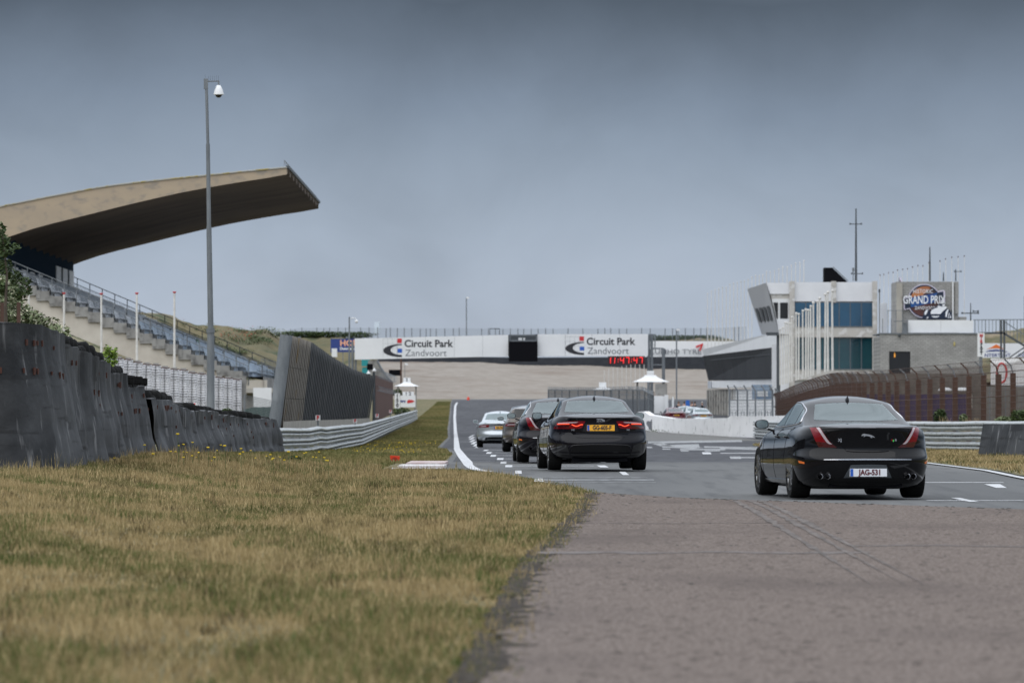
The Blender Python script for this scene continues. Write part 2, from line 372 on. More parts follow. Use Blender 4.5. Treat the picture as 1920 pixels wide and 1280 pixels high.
class Proj:
    def __init__(s, bvh): s.b = bvh
    def rear(s, x, z):
        h = s.b.ray_cast(Vector((x, -6, z)), Vector((0, 1, 0)))
        return (h[0], Vector((0, -1, 0))) if h[0] else (None, None)
    def side(s, y, z, sg=-1):
        h = s.b.ray_cast(Vector((3*sg, y, z)), Vector((-sg, 0, 0)))
        return (h[0], Vector((sg, 0, 0))) if h[0] else (None, None)
    def patch(s, mode, A, B, off=.004, nu=16, nv=5, skirt=.02, mir=False, sg=-1, smooth_edges=True):
        a = curve(A, nu) if len(A) > 2 else [tuple(A[0][k]+(A[1][k]-A[0][k])*i/nu for k in (0, 1)) for i in range(nu+1)]
        b = curve(B, nu) if len(B) > 2 else [tuple(B[0][k]+(B[1][k]-B[0][k])*i/nu for k in (0, 1)) for i in range(nu+1)]
        rows = []; lastp = None
        for j in range(nv+1):
            r = []
            for i in range(nu+1):
                u = a[i][0]+(b[i][0]-a[i][0])*j/nv; v = a[i][1]+(b[i][1]-a[i][1])*j/nv
                if mir: u = -u
                p, d = s.rear(u, v) if mode == 'r' else s.side(u, v, sg)
                if p is None: p = lastp if lastp is not None else Vector((0, 0, 0))
                lastp = p
                r.append(p+d*off if d is not None else p)
            rows.append(r)
        m = MB(); m.grid(rows)
        if skirt:
            d = Vector((0, skirt, 0)) if mode == 'r' else Vector((-sg*skirt, 0, 0))
            ring = rows[0]+[r[-1] for r in rows[1:]]+rows[-1][-2::-1]+[r[0] for r in rows[-2:0:-1]]
            n = len(ring); m.add(ring+[p+d for p in ring], [(i, (i+1) % n, (i+1) % n+n, i+n) for i in range(n)])
        return m
    def line(s, mode, pts, r=.005, off=0, n=24, mir=False, sg=-1):
        q = []
        for (u, v) in curve(pts, n):
            p, d = s.rear(-u if mir else u, v) if mode == 'r' else s.side(u, v, sg)
            if p is not None: q.append(p+d*off)
        return MB().tube(q, r, 6)
def make_wheel(parent, x, y, r, w, sg):
    m = MB(); m.lathe([(.02, -.03), (.16, -.03), (.16, .03), (.02, .03)], (0, 0, 0), 'x', 20)
    hub = m.build('wheel', M['steel_dark'], parent, smooth=30, loc=(x, y, r))
    t = MB(); rr = r*.70; prof = []
    for a, b in ((rr, -.46), (r*.86, -.5), (r*.95, -.49), (r*.985, -.43), (r, -.3), (r*1.002, 0), (r, .3), (r*.985, .43), (r*.95, .49), (r*.86, .5), (rr, .46)): prof.append((a, b*w))
    t.lathe(prof+[prof[0]], (0, 0, 0), 'x', 40, cap=False); t.build('tyre', M['tyre'], hub, smooth=40)
    q = MB(); prof = [(rr*1.0, -.44*w), (rr*.97, -.40*w), (rr*.9, -.2*w), (rr*.9, .2*w), (rr*.97, .40*w), (rr*1.0, .44*w)]
    q.lathe(prof, (0, 0, 0), 'x', 40, cap=False)
    for k in range(5):
        for dd in (-.13, .13):
            a = 2*math.pi*k/5+dd
            q.bar((sg*.36*w, .04*math.cos(a), .04*math.sin(a)), (sg*.42*w, rr*.97*math.cos(a+dd*.6), rr*.97*math.sin(a+dd*.6)), .045, .035)
    q.lathe([(.001, sg*.40*w), (.06, sg*.42*w), (.07, sg*.34*w), (.001, sg*.3*w)], (0, 0, 0), 'x', 14, cap=False)
    q.build('rim', M['alloy'], hub, smooth=30)
CAT = [(-.5,-.02),(-.47,.06),(-.40,.12),(-.30,.14),(-.22,.12),(-.10,.10),(.05,.08),(.18,.05),(.30,.0),(.42,-.06),(.5,-.14),(.46,-.15),(.36,-.11),(.26,-.12),(.30,-.18),(.22,-.17),(.14,-.09),(.02,-.04),(-.10,-.02),(-.20,-.03),(-.30,-.09),(-.36,-.08),(-.30,-.01),(-.38,.0),(-.44,-.04)]
def make_car(c, name, label, group, body_mat, loc, rz, det):
    root = empty(name, loc, label, 'car', group, rz)
    L = c['L']; lo = lower_body(c); gh = green_house(c); g = c['gh']
    P = Proj(bvh_of([lo, gh])); PG = Proj(bvh_of([gh])); PL = Proj(bvh_of([lo]))
    body = lo.build('body', M[body_mat], root, smooth=35)
    yra = -L/2+c['roh']; yfa = yra+c['wb']; r = c['wr']; tw = c['tw']
    cuts = []
    for y in (yra, yfa):
        for sg in (-1, 1):
            m = MB(); m.lathe([(r+.035, -.6), (r+.035, .6)], (sg*1.15, y, r+.01), 'x', 36); cuts.append(m.build('cut', None))
    boolean(body, cuts); body.data.materials.clear(); body.data.materials.append(M[body_mat])
    # cabin shell with window openings
    cab = gh.build('cabin', M[body_mat], root, smooth=35)
    cuts = [green_house(c, .045).build('cut', None)]
    rg = c['rglass']; ins = .012
    def poly(A, B): return curve(A, 10)+list(reversed(curve(B, 10)))
    if c.get('cut', True):
        m = MB(); m.prism(poly(rg[0], rg[1]), -3, 3.2 if c.get('through', True) else -.6); cuts.append(m.build('cut', None))
        for A, B in c['sglass']:
            m = MB(); m.prismx(poly(A, B), -2, 2); cuts.append(m.build('cut', None))
    boolean(cab, cuts); cab.data.materials.clear(); cab.data.materials.append(M[body_mat])
    PG.patch('r', rg[0], rg[1], .007, 22, 12, .012).build('rear_window', M[c.get('rgm', 'glass')], root, smooth=True)
    # windscreen
    ws = MB(); rows = []
    for j in range(9):
        rr_ = []
        for i in range(15):
            z = rg[1][0][1]+(rg[0][0][1]-rg[1][0][1])*j/8; xw = abs(rg[1][0][0])*1.0+(abs(rg[0][0][0])-abs(rg[1][0][0]))*j/8
            x = -xw+2*xw*i/14; h = PG.b.ray_cast(Vector((x, 6, z)), Vector((0, -1, 0)))
            rr_.append(h[0] if h[0] else Vector((x, g['yf1'], z)))
        rows.append(rr_)
    ws.grid(rows).build('windscreen', M['glass'], root, smooth=True)
    for A, B in c['sglass']:
        for sg in (-1, 1): PG.patch('s', A, B, .005, 14, 6, 0, sg=sg).build('side_window', M['glass_side' if 'glass_side' in M else 'glass'], root, smooth=True)
    if c.get('chrome'):
        for sg in (-1, 1): P.line('s', c['chrome'], .011, .002, 60, sg=sg).build('window_trim', M['chrome'], root, smooth=True)
    # interior
    zz = g['zb']+.02
    for sx in (-.38, .38):
        it = MB()
        it.lathe([(.02, 0), (.2, .02), (.21, .15), (.16, .25), (.05, .27)], (sx, -.05, zz-.12), 'z', 16)
        it.lathe([(.02, 0), (.11, .02), (.12, .09), (.08, .14), (.01, .15)], (sx, -.12, zz+.17), 'z', 16); it.tube([(sx, -.1, zz+.1), (sx, -.1, zz+.2)], .03, 6)
        it.build('front_seat', M['seat_fabric'], root, smooth=40)
    it = MB(); yb = g['yr0']+1.2; it.box(-.6, .6, yb-.06, yb+.1, .6, zz+.09)
    for sx in (-.36, .36): it.lathe([(.02, 0), (.10, .015), (.12, .05), (.11, .09), (.06, .12), (.01, .125)], (sx, yb, zz+.045), 'z', 16)
    it.build('rear_seat_back', M['seat_fabric'], root, smooth=True)
    MB().box(-.11, .11, .78, .81, g['ze']-.115, g['ze']-.055).build('interior_mirror', M['seat_fabric'], root)
    for y in (yra, yfa):
        for sg in (-1, 1): make_wheel(root, sg*(c['track']/2), y, r, tw, sg)
    ub = MB(); ub.box(-.78, .78, yra+r+.1, yfa-r-.1, .15, .30); ub.box(-.52, .52, -L/2+.25, L/2-.4, .17, .34); ub.lathe([(.1,-.25),(.12,-.2),(.12,.2),(.1,.25)], (.35,-L/2+.5,.26), 'x', 10)
    ub.build('underbody', M['black_matt'], root)
    # door mirrors
    for sg in (-1, 1):
        mx, my, mz = sg*c['mirror'][0], c['mirror'][1], c['mirror'][2]
        h = MB(); rows = []
        for i, (dy, k) in enumerate(((-.0, .93), (.015, 1.0), (.06, .98), (.11, .8), (.15, .45), (.16, .1))):
            ring = []
            for a in range(20):
                t = 2*math.pi*a/20; cx = abs(math.cos(t))**.7*(1 if math.cos(t) > 0 else -1); cz = abs(math.sin(t))**.75*(1 if math.sin(t) > 0 else -1)
                ring.append((mx+cx*.10*k, my+dy, mz+cz*.07*k*(1.0 if cx*sg < 0 else .93)))
            rows.append(ring)
        h.grid(rows, closed=True); h.f.append(tuple(range(20)))
        h.bar((mx-sg*.09, my+.06, mz-.07), (mx-sg*.24, my+.04, mz-.115), .05, .03)
        mo = h.build('door_mirror', M[body_mat], root, smooth=40)
        q = MB(); ring = []
        for a in range(20):
            t = 2*math.pi*a/20; cx = abs(math.cos(t))**.7*(1 if math.cos(t) > 0 else -1); cz = abs(math.sin(t))**.75*(1 if math.sin(t) > 0 else -1)
            ring.append((mx+cx*.085, my-.004, mz+cz*.057))
        q.add(ring, [tuple(range(20))]); q.build('mirror_glass', M['mirror'], mo, fix=False)
    # antenna fin
    hh = PG.b.ray_cast(Vector((0, c['fin'], 3)), Vector((0, 0, -1)))[0]
    f = MB(); rows = []
    for k, (zz_, w_, a, b) in enumerate(((-.02, .035, -.09, .11), (.015, .03, -.085, .08), (.035, .014, -.08, .03), (.055, .006, -.075, -.02), (.062, .002, -.07, -.04))):
        rows.append([(w_*math.cos(t)*.9, (a+b)/2+(b-a)/2*math.sin(t), zz_) for t in [2*math.pi*i/12 for i in range(12)]])
    f.grid(rows, closed=True); f.v = [(x+hh.x, y+hh.y, z+hh.z) for x, y, z in f.v]
    f.build('antenna_fin', M[body_mat], root, smooth=50)
    # door seams, sills and handles
    for sg in (-1, 1):
        for sm in c['seams']: P.line('s', sm, .004, -.001, 20, sg=sg).build('door_seam', M['black_matt'], root)
        for hy in c['handles']:
            p, _ = P.side(hy, c['hz'], sg)
            if p: MB().tube([(p.x-sg*.01, hy-.09, c['hz']), (p.x+sg*.03, hy-.06, c['hz']+.005), (p.x+sg*.033, hy+.06, c['hz']+.005), (p.x-sg*.01, hy+.09, c['hz'])], .011, 6).build('door_handle', M[body_mat], root, smooth=True)
        ph = Proj.patch(P, 's', [(yra+r+.1, .255), (yfa-r-.1, .255)], [(yra+r+.12, .205), (yfa-r-.12, .205)], .02, 10, 2, .04, sg=sg); ph.build('sill', M['black_gloss'], root, smooth=40)
    det(root, P, PL, c)
    return root
def plate(root, P, z, body, pm, im, bm, w=.52, h=.11):
    p, _ = P.rear(0, z); y = p.y-.03
    o = MB().box(-w/2, w/2, y, y+.05, z-h/2, z+h/2).build('number_plate', M[pm], root)
    MB().box(-w/2+.004, -w/2+.045, y-.003, y+.01, z-h/2+.004, z+h/2-.004).build('plate_band', M[bm], o)
    put_text(body, (.022, y-.004, z), h*.98, M[im], o, 'plate_lettering', bold=.0035, ext=.002, sx=.80 if len(body) > 7 else .84)
    return o
def badge(root, P, x, z, w, asp=1.0):
    p, _ = P.rear(x, z); m = MB().prism([(x+a*w, z+b*w*asp) for a, b in CAT], p.y-.016, p.y+.02)
    m.build('badge', M['chrome'], root)
def pipes(root, P, xs, z, r=.042):
    for x in xs:
        p, _ = P.rear(x, z+.04); y = p.y
        MB().lathe([(r*.78, .10), (r*.8, -.02), (r, -.03), (r, .25)], (x, y, z), 'y', 18, cap=False).build('exhaust_pipe', M['chrome'], root, smooth=30)
        MB().lathe([(r*.8, .05), (.001, .05)], (x, y, z), 'y', 18, cap=False).build('exhaust_inside', M['black_matt'], root)
XJ = dict(L=5.12, wb=3.03, roh=1.13, wr=.355, tw=.275, track=1.62, n=3.1, Lr=.95,
    rows=[(.135,.70,.42),(.16,.80,.28),(.20,.87,.18),(.26,.905,.10),(.33,.925,.06),(.43,.945,.02),(.53,.95,0),(.575,.95,.004),(.60,.948,.02),(.65,.946,.07),(.70,.944,.085),(.78,.938,.075),(.86,.92,.06),(.93,.885,.045),(.975,.835,.03),(.995,.80,.045)],
    ztop=[(-2.56,.995),(-2.2,1.02),(-1.6,1.02),(-.8,.985),(.4,.965),(1.15,.95),(1.9,.86),(2.5,.70)], crown=.055,
    gh=dict(zb=.92, ze=1.375, arch=.055, ya=-.15, w0=.83, w1=.60, yr0=-2.35, yr1=-.86, yf0=1.55, yf1=.35, crown=.072, Lr=.38, n=3.3),
    rglass=([(-.485,1.325),(-.25,1.342),(0,1.347),(.25,1.342),(.485,1.325)], [(-.60,1.105),(-.3,1.092),(0,1.088),(.3,1.092),(.60,1.105)]),
    sglass=[([(.05,1.325),(.35,1.285),(.7,1.16),(.98,1.035)], [(.05,1.03),(.35,1.02),(.7,1.02),(.98,1.03)]),
            ([(-.86,1.27),(-.55,1.325),(-.2,1.335),(0,1.33)], [(-.86,1.055),(-.55,1.045),(-.2,1.035),(0,1.03)]),
            ([(-1.18,1.13),(-1.1,1.19),(-1.0,1.235),(-.90,1.262)], [(-1.2,1.08),(-1.1,1.065),(-1.0,1.06),(-.90,1.057)])],
    chrome=[(1.02,1.016),(.4,1.0),(-.3,1.016),(-.9,1.04),(-1.15,1.052),(-1.24,1.075),(-1.2,1.14),(-1.06,1.225),(-.85,1.287),(-.55,1.335),(-.2,1.352),(.1,1.345),(.4,1.29),(.75,1.16),(1.05,1.03)],
    mirror=(1.0,.78,1.04), fin=-.72, seams=[[(.02,1.0),(.03,.6),(.03,.27)],[(-1.0,1.0),(-1.05,.85),(-1.0,.7),(-.9,.5)],[(1.05,.95),(1.1,.6),(1.05,.27)]], handles=(-.15,-1.0), hz=.86)
XE = dict(L=4.67, wb=2.835, roh=1.03, wr=.335, tw=.25, track=1.60, n=3.0, Lr=.95,
    rows=[(.21,.76,.30),(.26,.86,.12),(.34,.90,.04),(.43,.918,.015),(.47,.922,.0),(.52,.924,.0),(.57,.925,.01),(.62,.925,.035),(.66,.923,.055),(.74,.915,.055),(.82,.905,.045),(.90,.885,.035),(.955,.845,.02),(.985,.80,.0),(1.0,.77,.02)],
    ztop=[(-2.33,1.0),(-1.9,1.03),(-1.4,1.02),(-.8,.99),(.4,.96),(1.0,.95),(1.7,.86),(2.3,.70)], crown=.055,
    gh=dict(zb=.92, ze=1.345, arch=.06, ya=-.12, w0=.80, w1=.585, yr0=-2.12, yr1=-.80, yf0=1.45, yf1=.35, crown=.07, Lr=.34, n=3.4),
    rglass=([(-.52,1.30),(-.25,1.318),(0,1.322),(.25,1.318),(.52,1.30)], [(-.61,1.105),(-.3,1.092),(0,1.088),(.3,1.092),(.61,1.105)]),
    sglass=[([(.05,1.295),(.35,1.255),(.7,1.14),(.95,1.035)], [(.05,1.025),(.35,1.015),(.7,1.015),(.95,1.03)]),
            ([(-.80,1.24),(-.55,1.29),(-.2,1.305),(0,1.30)], [(-.80,1.05),(-.55,1.04),(-.2,1.03),(0,1.025)]),
            ([(-1.12,1.11),(-1.05,1.155),(-.95,1.2),(-.84,1.232)], [(-1.12,1.085),(-1.05,1.065),(-.95,1.06),(-.84,1.053)])],
    chrome=None, mirror=(.99,.72,1.03), fin=-.68, seams=[[(.02,1.0),(.03,.6),(.03,.27)],[(-.95,1.0),(-1.0,.85),(-.95,.7),(-.85,.5)]], handles=(-.15,-.95), hz=.84)
XF = dict(XE); XF.update(L=4.96, wb=2.91, roh=1.1, track=1.62, wr=.34,
    rows=[(.24,.76,.24),(.30,.88,.08),(.38,.92,.03),(.46,.935,.0),(.52,.937,.0),(.57,.937,.015),(.62,.936,.04),(.68,.934,.05),(.76,.928,.045),(.84,.915,.035),(.91,.885,.02),(.96,.835,.0),(.985,.79,.01),(1.0,.76,.03)],
    ztop=[(-2.48,1.0),(-2.0,1.03),(-1.5,1.02),(-.8,.985),(.4,.96),(1.1,.95),(1.8,.86),(2.45,.70)],
    gh=dict(zb=.92, ze=1.385, arch=.055, ya=-.12, w0=.81, w1=.595, yr0=-2.3, yr1=-.80, yf0=1.5, yf1=.35, crown=.072, Lr=.36, n=3.3),
    rglass=([(-.52,1.335),(-.25,1.352),(0,1.357),(.25,1.352),(.52,1.335)], [(-.62,1.115),(-.3,1.10),(0,1.096),(.3,1.10),(.62,1.115)]))
SB = dict(XF); SB.update(through=False, rgm='glass_dark', cut=True,
    gh=dict(zb=.92, ze=1.40, arch=.022, ya=-.3, w0=.83, w1=.64, yr0=-2.44, yr1=-2.02, yf0=1.5, yf1=.35, crown=.062, Lr=.30, n=3.6),
    rglass=([(-.56,1.34),(-.25,1.355),(0,1.358),(.25,1.355),(.56,1.34)], [(-.66,1.07),(-.3,1.05),(0,1.046),(.3,1.05),(.66,1.07)]),
    sglass=[XE['sglass'][0], ([(-.95,1.30),(-.6,1.31),(-.2,1.31),(0,1.30)], [(-.95,1.04),(-.55,1.035),(-.2,1.03),(0,1.025)]),
            ([(-1.9,1.2),(-1.6,1.255),(-1.3,1.28),(-1.02,1.295)], [(-1.85,1.09),(-1.6,1.07),(-1.3,1.055),(-1.02,1.045)])], fin=-1.6)
def det_xj(pl):
    def f(root, P, PL, c):
        # boot lid panel
        PL.patch('r', [(-.60,.985),(-.3,.99),(0,.992),(.3,.99),(.60,.985)], [(-.30,.672),(-.18,.662),(0,.658),(.18,.662),(.30,.672)], .010, 26, 10, .03).build('boot_lid', root_mat(root), root, smooth=35)
        m = PL.patch('r', [(-.64,.992),(-.3,1.0),(0,1.003),(.3,1.0),(.64,.992)], [(-.64,.978),(-.3,.984),(0,.986),(.3,.984),(.64,.978)], .045, 26, 2, .09); m.build('spoiler_lip', root_mat(root), root, smooth=40)
        for mir in (False, True):
            PL.patch('r', [(.775,1.0),(.755,.92),(.72,.82),(.672,.722)], [(.655,1.0),(.60,.90),(.53,.80),(.43,.715)], .012, 14, 6, .03, mir=mir).build('tail_lamp', M['lamp_red'], root, smooth=35)
            PL.patch('r', [(.70,1.0),(.645,.90),(.58,.80),(.535,.765)], [(.665,1.0),(.607,.90),(.54,.80),(.495,.765)], .017, 14, 2, .012, mir=mir).build('reversing_lamp', M['lamp_clear'], root, smooth=35)
            PL.patch('r', [(.712,.80),(.69,.76),(.672,.722)], [(.515,.785),(.48,.755),(.43,.715)], .015, 8, 5, .015, mir=mir).build('lamp_lens', M['lamp_dark'], root, smooth=35)
            PL.patch('s', [(-2.23,.515),(-2.08,.535)], [(-2.23,.49),(-2.1,.50)], .006, 8, 2, .01, sg=-1 if mir else 1).build('side_marker', M['orange'], root)
        PL.patch('r', [(-.62,.556),(-.3,.562),(0,.563),(.3,.562),(.62,.556)], [(-.62,.545),(-.3,.545),(0,.545),(.3,.545),(.62,.545)], .010, 26, 2, .02).build('bumper_strip', M['chrome'], root, smooth=30)
        PL.patch('r', [(-.25,.475),(0,.482),(.25,.475)], [(-.34,.295),(0,.295),(.34,.295)], .006, 16, 5, .02).build('plate_recess', M['steel_dark'], root, smooth=30)
        plate(root, PL, .37, pl[0], pl[1], pl[2], 'blue')
        PL.patch('r', [(-.72,.275),(-.3,.285),(0,.285),(.3,.285),(.72,.275)], [(-.62,.215),(-.3,.22),(0,.22),(.3,.22),(.62,.215)], .004, 20, 3, .05).build('diffuser', M['black_plastic'], root, smooth=30)
        pipes(root, PL, (-.66,-.565,.565,.66), .315, .041)
        badge(root, PL, 0, .885, .19, 1.0)
        put_text('XJ', (-.395, PL.rear(-.4,.82)[0].y-.022, .82), .055, M['chrome'], root, 'model_lettering', ext=.006, bold=.002)
        p = PL.rear(.38, .82)[0]
        o = MB().box(.33,.35,p.y-.024,p.y,.81,.835).build('emblem', M['lamp_red'], root); MB().box(.352,.37,p.y-.024,p.y,.80,.825).build('emblem_stripe', mat('green','' or (.05,.5,.08),.4) if 'green' not in bpy.data.materials else bpy.data.materials['green'], o)
        put_text('R', (.395, p.y-.022, .822), .04, M['chrome'], root, 'emblem_lettering', ext=.006, bold=.002)
    return f
def root_mat(root): return [o for o in root.children if o.name.startswith('body')][0].data.materials[0]
def det_xe(root, P, PL, c):
    bm = root_mat(root)
    PL.patch('r', [(-.62,.975),(-.3,.99),(0,.992),(.3,.99),(.62,.975)], [(-.62,.958),(-.3,.968),(0,.97),(.3,.968),(.62,.958)], .022, 26, 2, .06).build('spoiler_lip', bm, root, smooth=40)
    PL.patch('r', [(-.56,.72),(-.28,.90),(0,.905),(.28,.90),(.56,.72)], [(-.46,.625),(-.25,.61),(0,.608),(.25,.61),(.46,.625)], .007, 28, 8, .03).build('boot_lid', bm, root, smooth=35)
    PL.patch('r', [(-.29,.875),(0,.88),(.29,.875)], [(-.34,.735),(0,.70),(.34,.735)], .012, 20, 4, .02).build('plate_recess', M['black_gloss'], root, smooth=35)
    for mir in (False, True):
        tl = PL.patch('r', [(.29,.925),(.5,.925),(.66,.918),(.80,.90)], [(.345,.81),(.40,.79),(.6,.785),(.86,.785)], .010, 20, 6, .03, mir=mir).build('tail_lamp', M['lamp_red'], root, smooth=35)
        PL.patch('r', [(.42,.912),(.6,.908),(.78,.898)], [(.46,.894),(.6,.888),(.785,.882)], .014, 12, 2, .01, mir=mir).build('lamp_strip', M['lamp_clear'], tl, smooth=35)
        PL.patch('r', [(.585,.865),(.7,.865),(.83,.855)], [(.585,.80),(.7,.798),(.84,.797)], .0125, 10, 3, .01, mir=mir).build('lamp_lens', M['lamp_dark'], tl, smooth=35)
        PL.line('r', [(.585,.872),(.70,.872),(.79,.868)], .0085, .016, 14, mir=mir).build('lamp_filament', M['lamp_lit'], tl, smooth=True)
        PL.line('r', [(.335,.862),(.38,.858),(.43,.835),(.48,.835),(.54,.862)], .0085, .016, 16, mir=mir).build('lamp_filament', M['lamp_lit'], tl, smooth=True)
        PL.patch('r', [(.62,.47),(.72,.50),(.80,.49)], [(.56,.24),(.70,.25),(.80,.30)], .006, 10, 4, .02, mir=mir).build('bumper_corner', M['black_gloss'], root, smooth=35)
    PL.line('r', [(-.58,.40),(-.52,.47),(-.25,.488),(0,.49),(.25,.488),(.52,.47),(.58,.40)], .007, .004, 40).build('bumper_crease', M['black_gloss'], root, smooth=True)
    PL.patch('r', [(-.53,.46),(-.25,.475),(0,.477),(.25,.475),(.53,.46)], [(-.56,.335),(-.25,.325),(0,.325),(.25,.325),(.56,.335)], .004, 24, 4, .02).build('bumper_insert', M['black_plastic'], root, smooth=35)
    PL.patch('r', [(-.56,.315),(-.25,.312),(0,.312),(.25,.312),(.56,.315)], [(-.54,.285),(-.25,.285),(0,.285),(.25,.285),(.54,.285)], .022, 24, 2, .03).build('diffuser', M['black_gloss'], root, smooth=35)
    plate(root, PL, .80, 'GG-605-F', 'plate_yellow', 'ink', 'blue')
    badge(root, PL, .0, .958, .165, 1.15)
    put_text('JAGUAR', (0, PL.rear(0,.925)[0].y-.014, .922), .032, M['chrome'], root, 'badge_lettering', ext=.005, bold=.001, sx=1.3)
    put_text('XE', (-.52, PL.rear(-.5,.765)[0].y-.02, .762), .042, M['chrome'], root, 'model_lettering', ext=.006, bold=.001, sx=1.3)
    put_text('20d', (.52, PL.rear(.5,.765)[0].y-.02, .764), .04, M['chrome'], root, 'model_lettering', ext=.006, bold=.001)
def det_xf(pt):
    def f(root, P, PL, c):
        bm = root_mat(root)
        for mir in (False, True):
            tl = PL.patch('r', [(.43,.90),(.6,.905),(.72,.90),(.83,.865)], [(.47,.80),(.6,.80),(.74,.80),(.89,.80)], .010, 16, 5, .03, mir=mir).build('tail_lamp', M['lamp_red'], root, smooth=35)
            PL.patch('r', [(.56,.868),(.68,.868),(.80,.85)], [(.58,.832),(.68,.83),(.80,.828)], .014, 10, 2, .012, mir=mir).build('lamp_strip', M['lamp_clear'], tl, smooth=35)
        PL.patch('r', [(-.44,.885),(0,.905),(.44,.885)], [(-.44,.858),(0,.872),(.44,.858)], .014, 20, 2, .02).build('boot_strip', M['black_gloss'], root, smooth=30)
        PL.patch('r', [(-.32,.85),(0,.858),(.32,.85)], [(-.30,.68),(0,.665),(.30,.68)], .005, 16, 4, .02).build('plate_recess', bm, root, smooth=30)
        PL.patch('r', [(-.72,.50),(-.3,.515),(0,.515),(.3,.515),(.72,.50)], [(-.70,.475),(-.3,.485),(0,.485),(.3,.485),(.70,.475)], .018, 22, 2, .03).build('bumper_crease', bm, root, smooth=35)
        PL.patch('r', [(-.60,.40),(-.3,.415),(0,.415),(.3,.415),(.60,.40)], [(-.66,.255),(-.3,.25),(0,.25),(.3,.25),(.66,.255)], .006, 22, 4, .04).build('diffuser', M['black_plastic'], root, smooth=30)
        plate(root, PL, .785, pt, 'plate_yellow', 'ink', 'blue')
        badge(root, PL, 0, .945, .17, 1.0)
        pipes(root, PL, (-.56,.56), .33, .045)
    return f
def build_cars():
    cars = []
    def T(px, d, h): return (X(px, d)-math.sin(h)*0, d, gz(d)+.031)
    def place(cfg, name, label, bm, px, d, h, det, grp='cars driving in a line down the track'):
        # px,d: photo column and distance of the middle of the rear axle; h: heading left in radians
        off = cfg['L']/2-cfg['roh']; xa = X(px, d); loc = (xa-math.sin(h)*off, d+math.cos(h)*off, gz(d)+.031)
        return make_car(cfg, name, label, grp, bm, loc, h, det)
    cars.append(place(XJ, 'sedan_car', 'black saloon nearest the camera, with white number plate and four exhaust tips', 'paint_black', 1603.5, 72.5, .10, det_xj(('JAG-531', 'plate_white', 'ink_red_dark'))))
    cars.append(place(XE, 'sedan_car', 'black saloon with lit flat tail lamps and a yellow number plate', 'paint_black2', 1118.5, 97, .063, det_xe))
    cars.append(place(XJ, 'sedan_car', 'black saloon with tall curved tail lamp, half hidden behind the car with lit tail lamps', 'paint_black2', 1048.5, 114, .028, det_xj(('HK-412-X', 'plate_yellow', 'ink'))))
    cars.append(place(SB, 'estate_car', 'brown estate car between the silver saloon and a black saloon', 'paint_brown', 999, 160, .009, det_xf('4-XTP-62')))
    s = place(XF, 'sedan_car', 'silver saloon with yellow plate leading the line of cars', 'paint_silver', 938, 205, .01, det_xf('GK-763-H')); cars.append(s)
    for i, (px, d, lab) in enumerate(((1312, 434, 'silver saloon parked in the pit lane, rightmost of the parked row behind the white wall'), (1298, 446, 'silver saloon parked in the pit lane, middle one of the three silver ones'), (1284, 458, 'silver saloon parked in the pit lane, leftmost of the three silver ones'), (1262, 440, 'dark red saloon parked beside the white marshal hut'))):
        c = copy_tree(s); c.location = (X(px, d), d, gz(d)+.031); c.rotation_euler.z = .08; c['label'] = lab; c['group'] = 'cars parked in the pit lane'
        if i == 3:
            for o in c.children_recursive:
                if o.data and o.data.materials and o.data.materials[0] == M['paint_silver']:
                    o.data = o.data.copy(); o.data.materials[0] = M['paint_red']
    return cars
# ---------------- terrain ----------------
def sst(t): t = max(0, min(1, t)); return t*t*(3-2*t)
def lat(x, y):
    l = 0
    if x < -2.5 and y < 150: l = .34*sst((-x-2.5)/4.5)*max(0, min(1, (150-y)/60))
    if x < -8.5: l += min(1.2, (-x-8.5)*.10)*sst((y-60)/60)*(1-sst((y-430)/60))
    return l
def hill(x, y):          # the banking's flanks and the dunes left of the far bend
    return 0
def gnd(x, y): return gz(y)+lat(x, y)
YS = sorted(set([a for a, b in ZT if -20 <= a <= 700]+[-20, -10, -5]+list(range(0, 150, 5))+list(range(150, 480, 15))+list(range(480, 700, 20))))
def strip(name, left, right, dz, m, y0, y1, jag=0, nx=2, kind='structure', seed=0, extra=4):
    """a sheet between two x(y) functions, following the ground"""
    ys = sorted(set([y for y in YS if y0 < y < y1]+[y0, y1]+([y0+(y1-y0)*i/int((y1-y0)*extra) for i in range(1, int((y1-y0)*extra))] if jag else [])))
    mb = MB(); rows = []
    for y in ys:
        a = left(y); b = right(y)
        if jag: a += jag*(noise.noise(Vector((y*1.3, seed, 0)))+.6*noise.noise(Vector((y*4.1, seed, 3))))
        rows.append([(a+(b-a)*i/nx, y, gz(y)+dz) for i in range(nx+1)])
    mb.grid(rows); o = mb.build(name, m, fix=False)
    if kind: o['kind'] = kind
    return o
# base ground sheet out to the horizon
mb = MB(); xs = [-3000, -800, -300, -150, -80, -50, -30, -22, -16, -12, -10, -8.5, -7.5, -6.5, -5.5, -4.8, -4.1, -3.4, -2.9, -2.5, 0, 4, 9, 15, 25, 40, 80, 150, 300, 800, 3000]
rows = []
for y in [-200]+YS+[745, 760, 800, 1200, 2500, 6000, 15000]:
    rows.append([(x, y, (gnd(x, y) if y <= 700 else gz(700)-.3 if y < 2000 else 4)) for x in xs])
mb.grid(rows); tag(mb.build('ground', M['verge'], fix=False), kind='structure')
def poly(pts):
    def f(y):
        if y <= pts[0][0]: return pts[0][1]
        for (a, b), (c, d) in zip(pts, pts[1:]):
            if y <= c: return b+(d-b)*(y-a)/(c-a)
        return pts[-1][1]
    return f
GE = poly([(-20, -1.2), (0, -.6), (15, -.30), (21, -.155), (30, .0), (40, .18), (50, .5), (60, .82), (70, 1.0), (77, 1.2)])   # apron / grass edge
TL = poly([(50, 1.6), (77, 1.2), (88, .37), (98, -.85), (101, -1.3), (118, -1.52), (150, -1.72), (158, -1.88), (185, -2.36), (203, -2.98), (300, -3.75), (410, -5.15), (600, -7.2), (650, -7.6)])
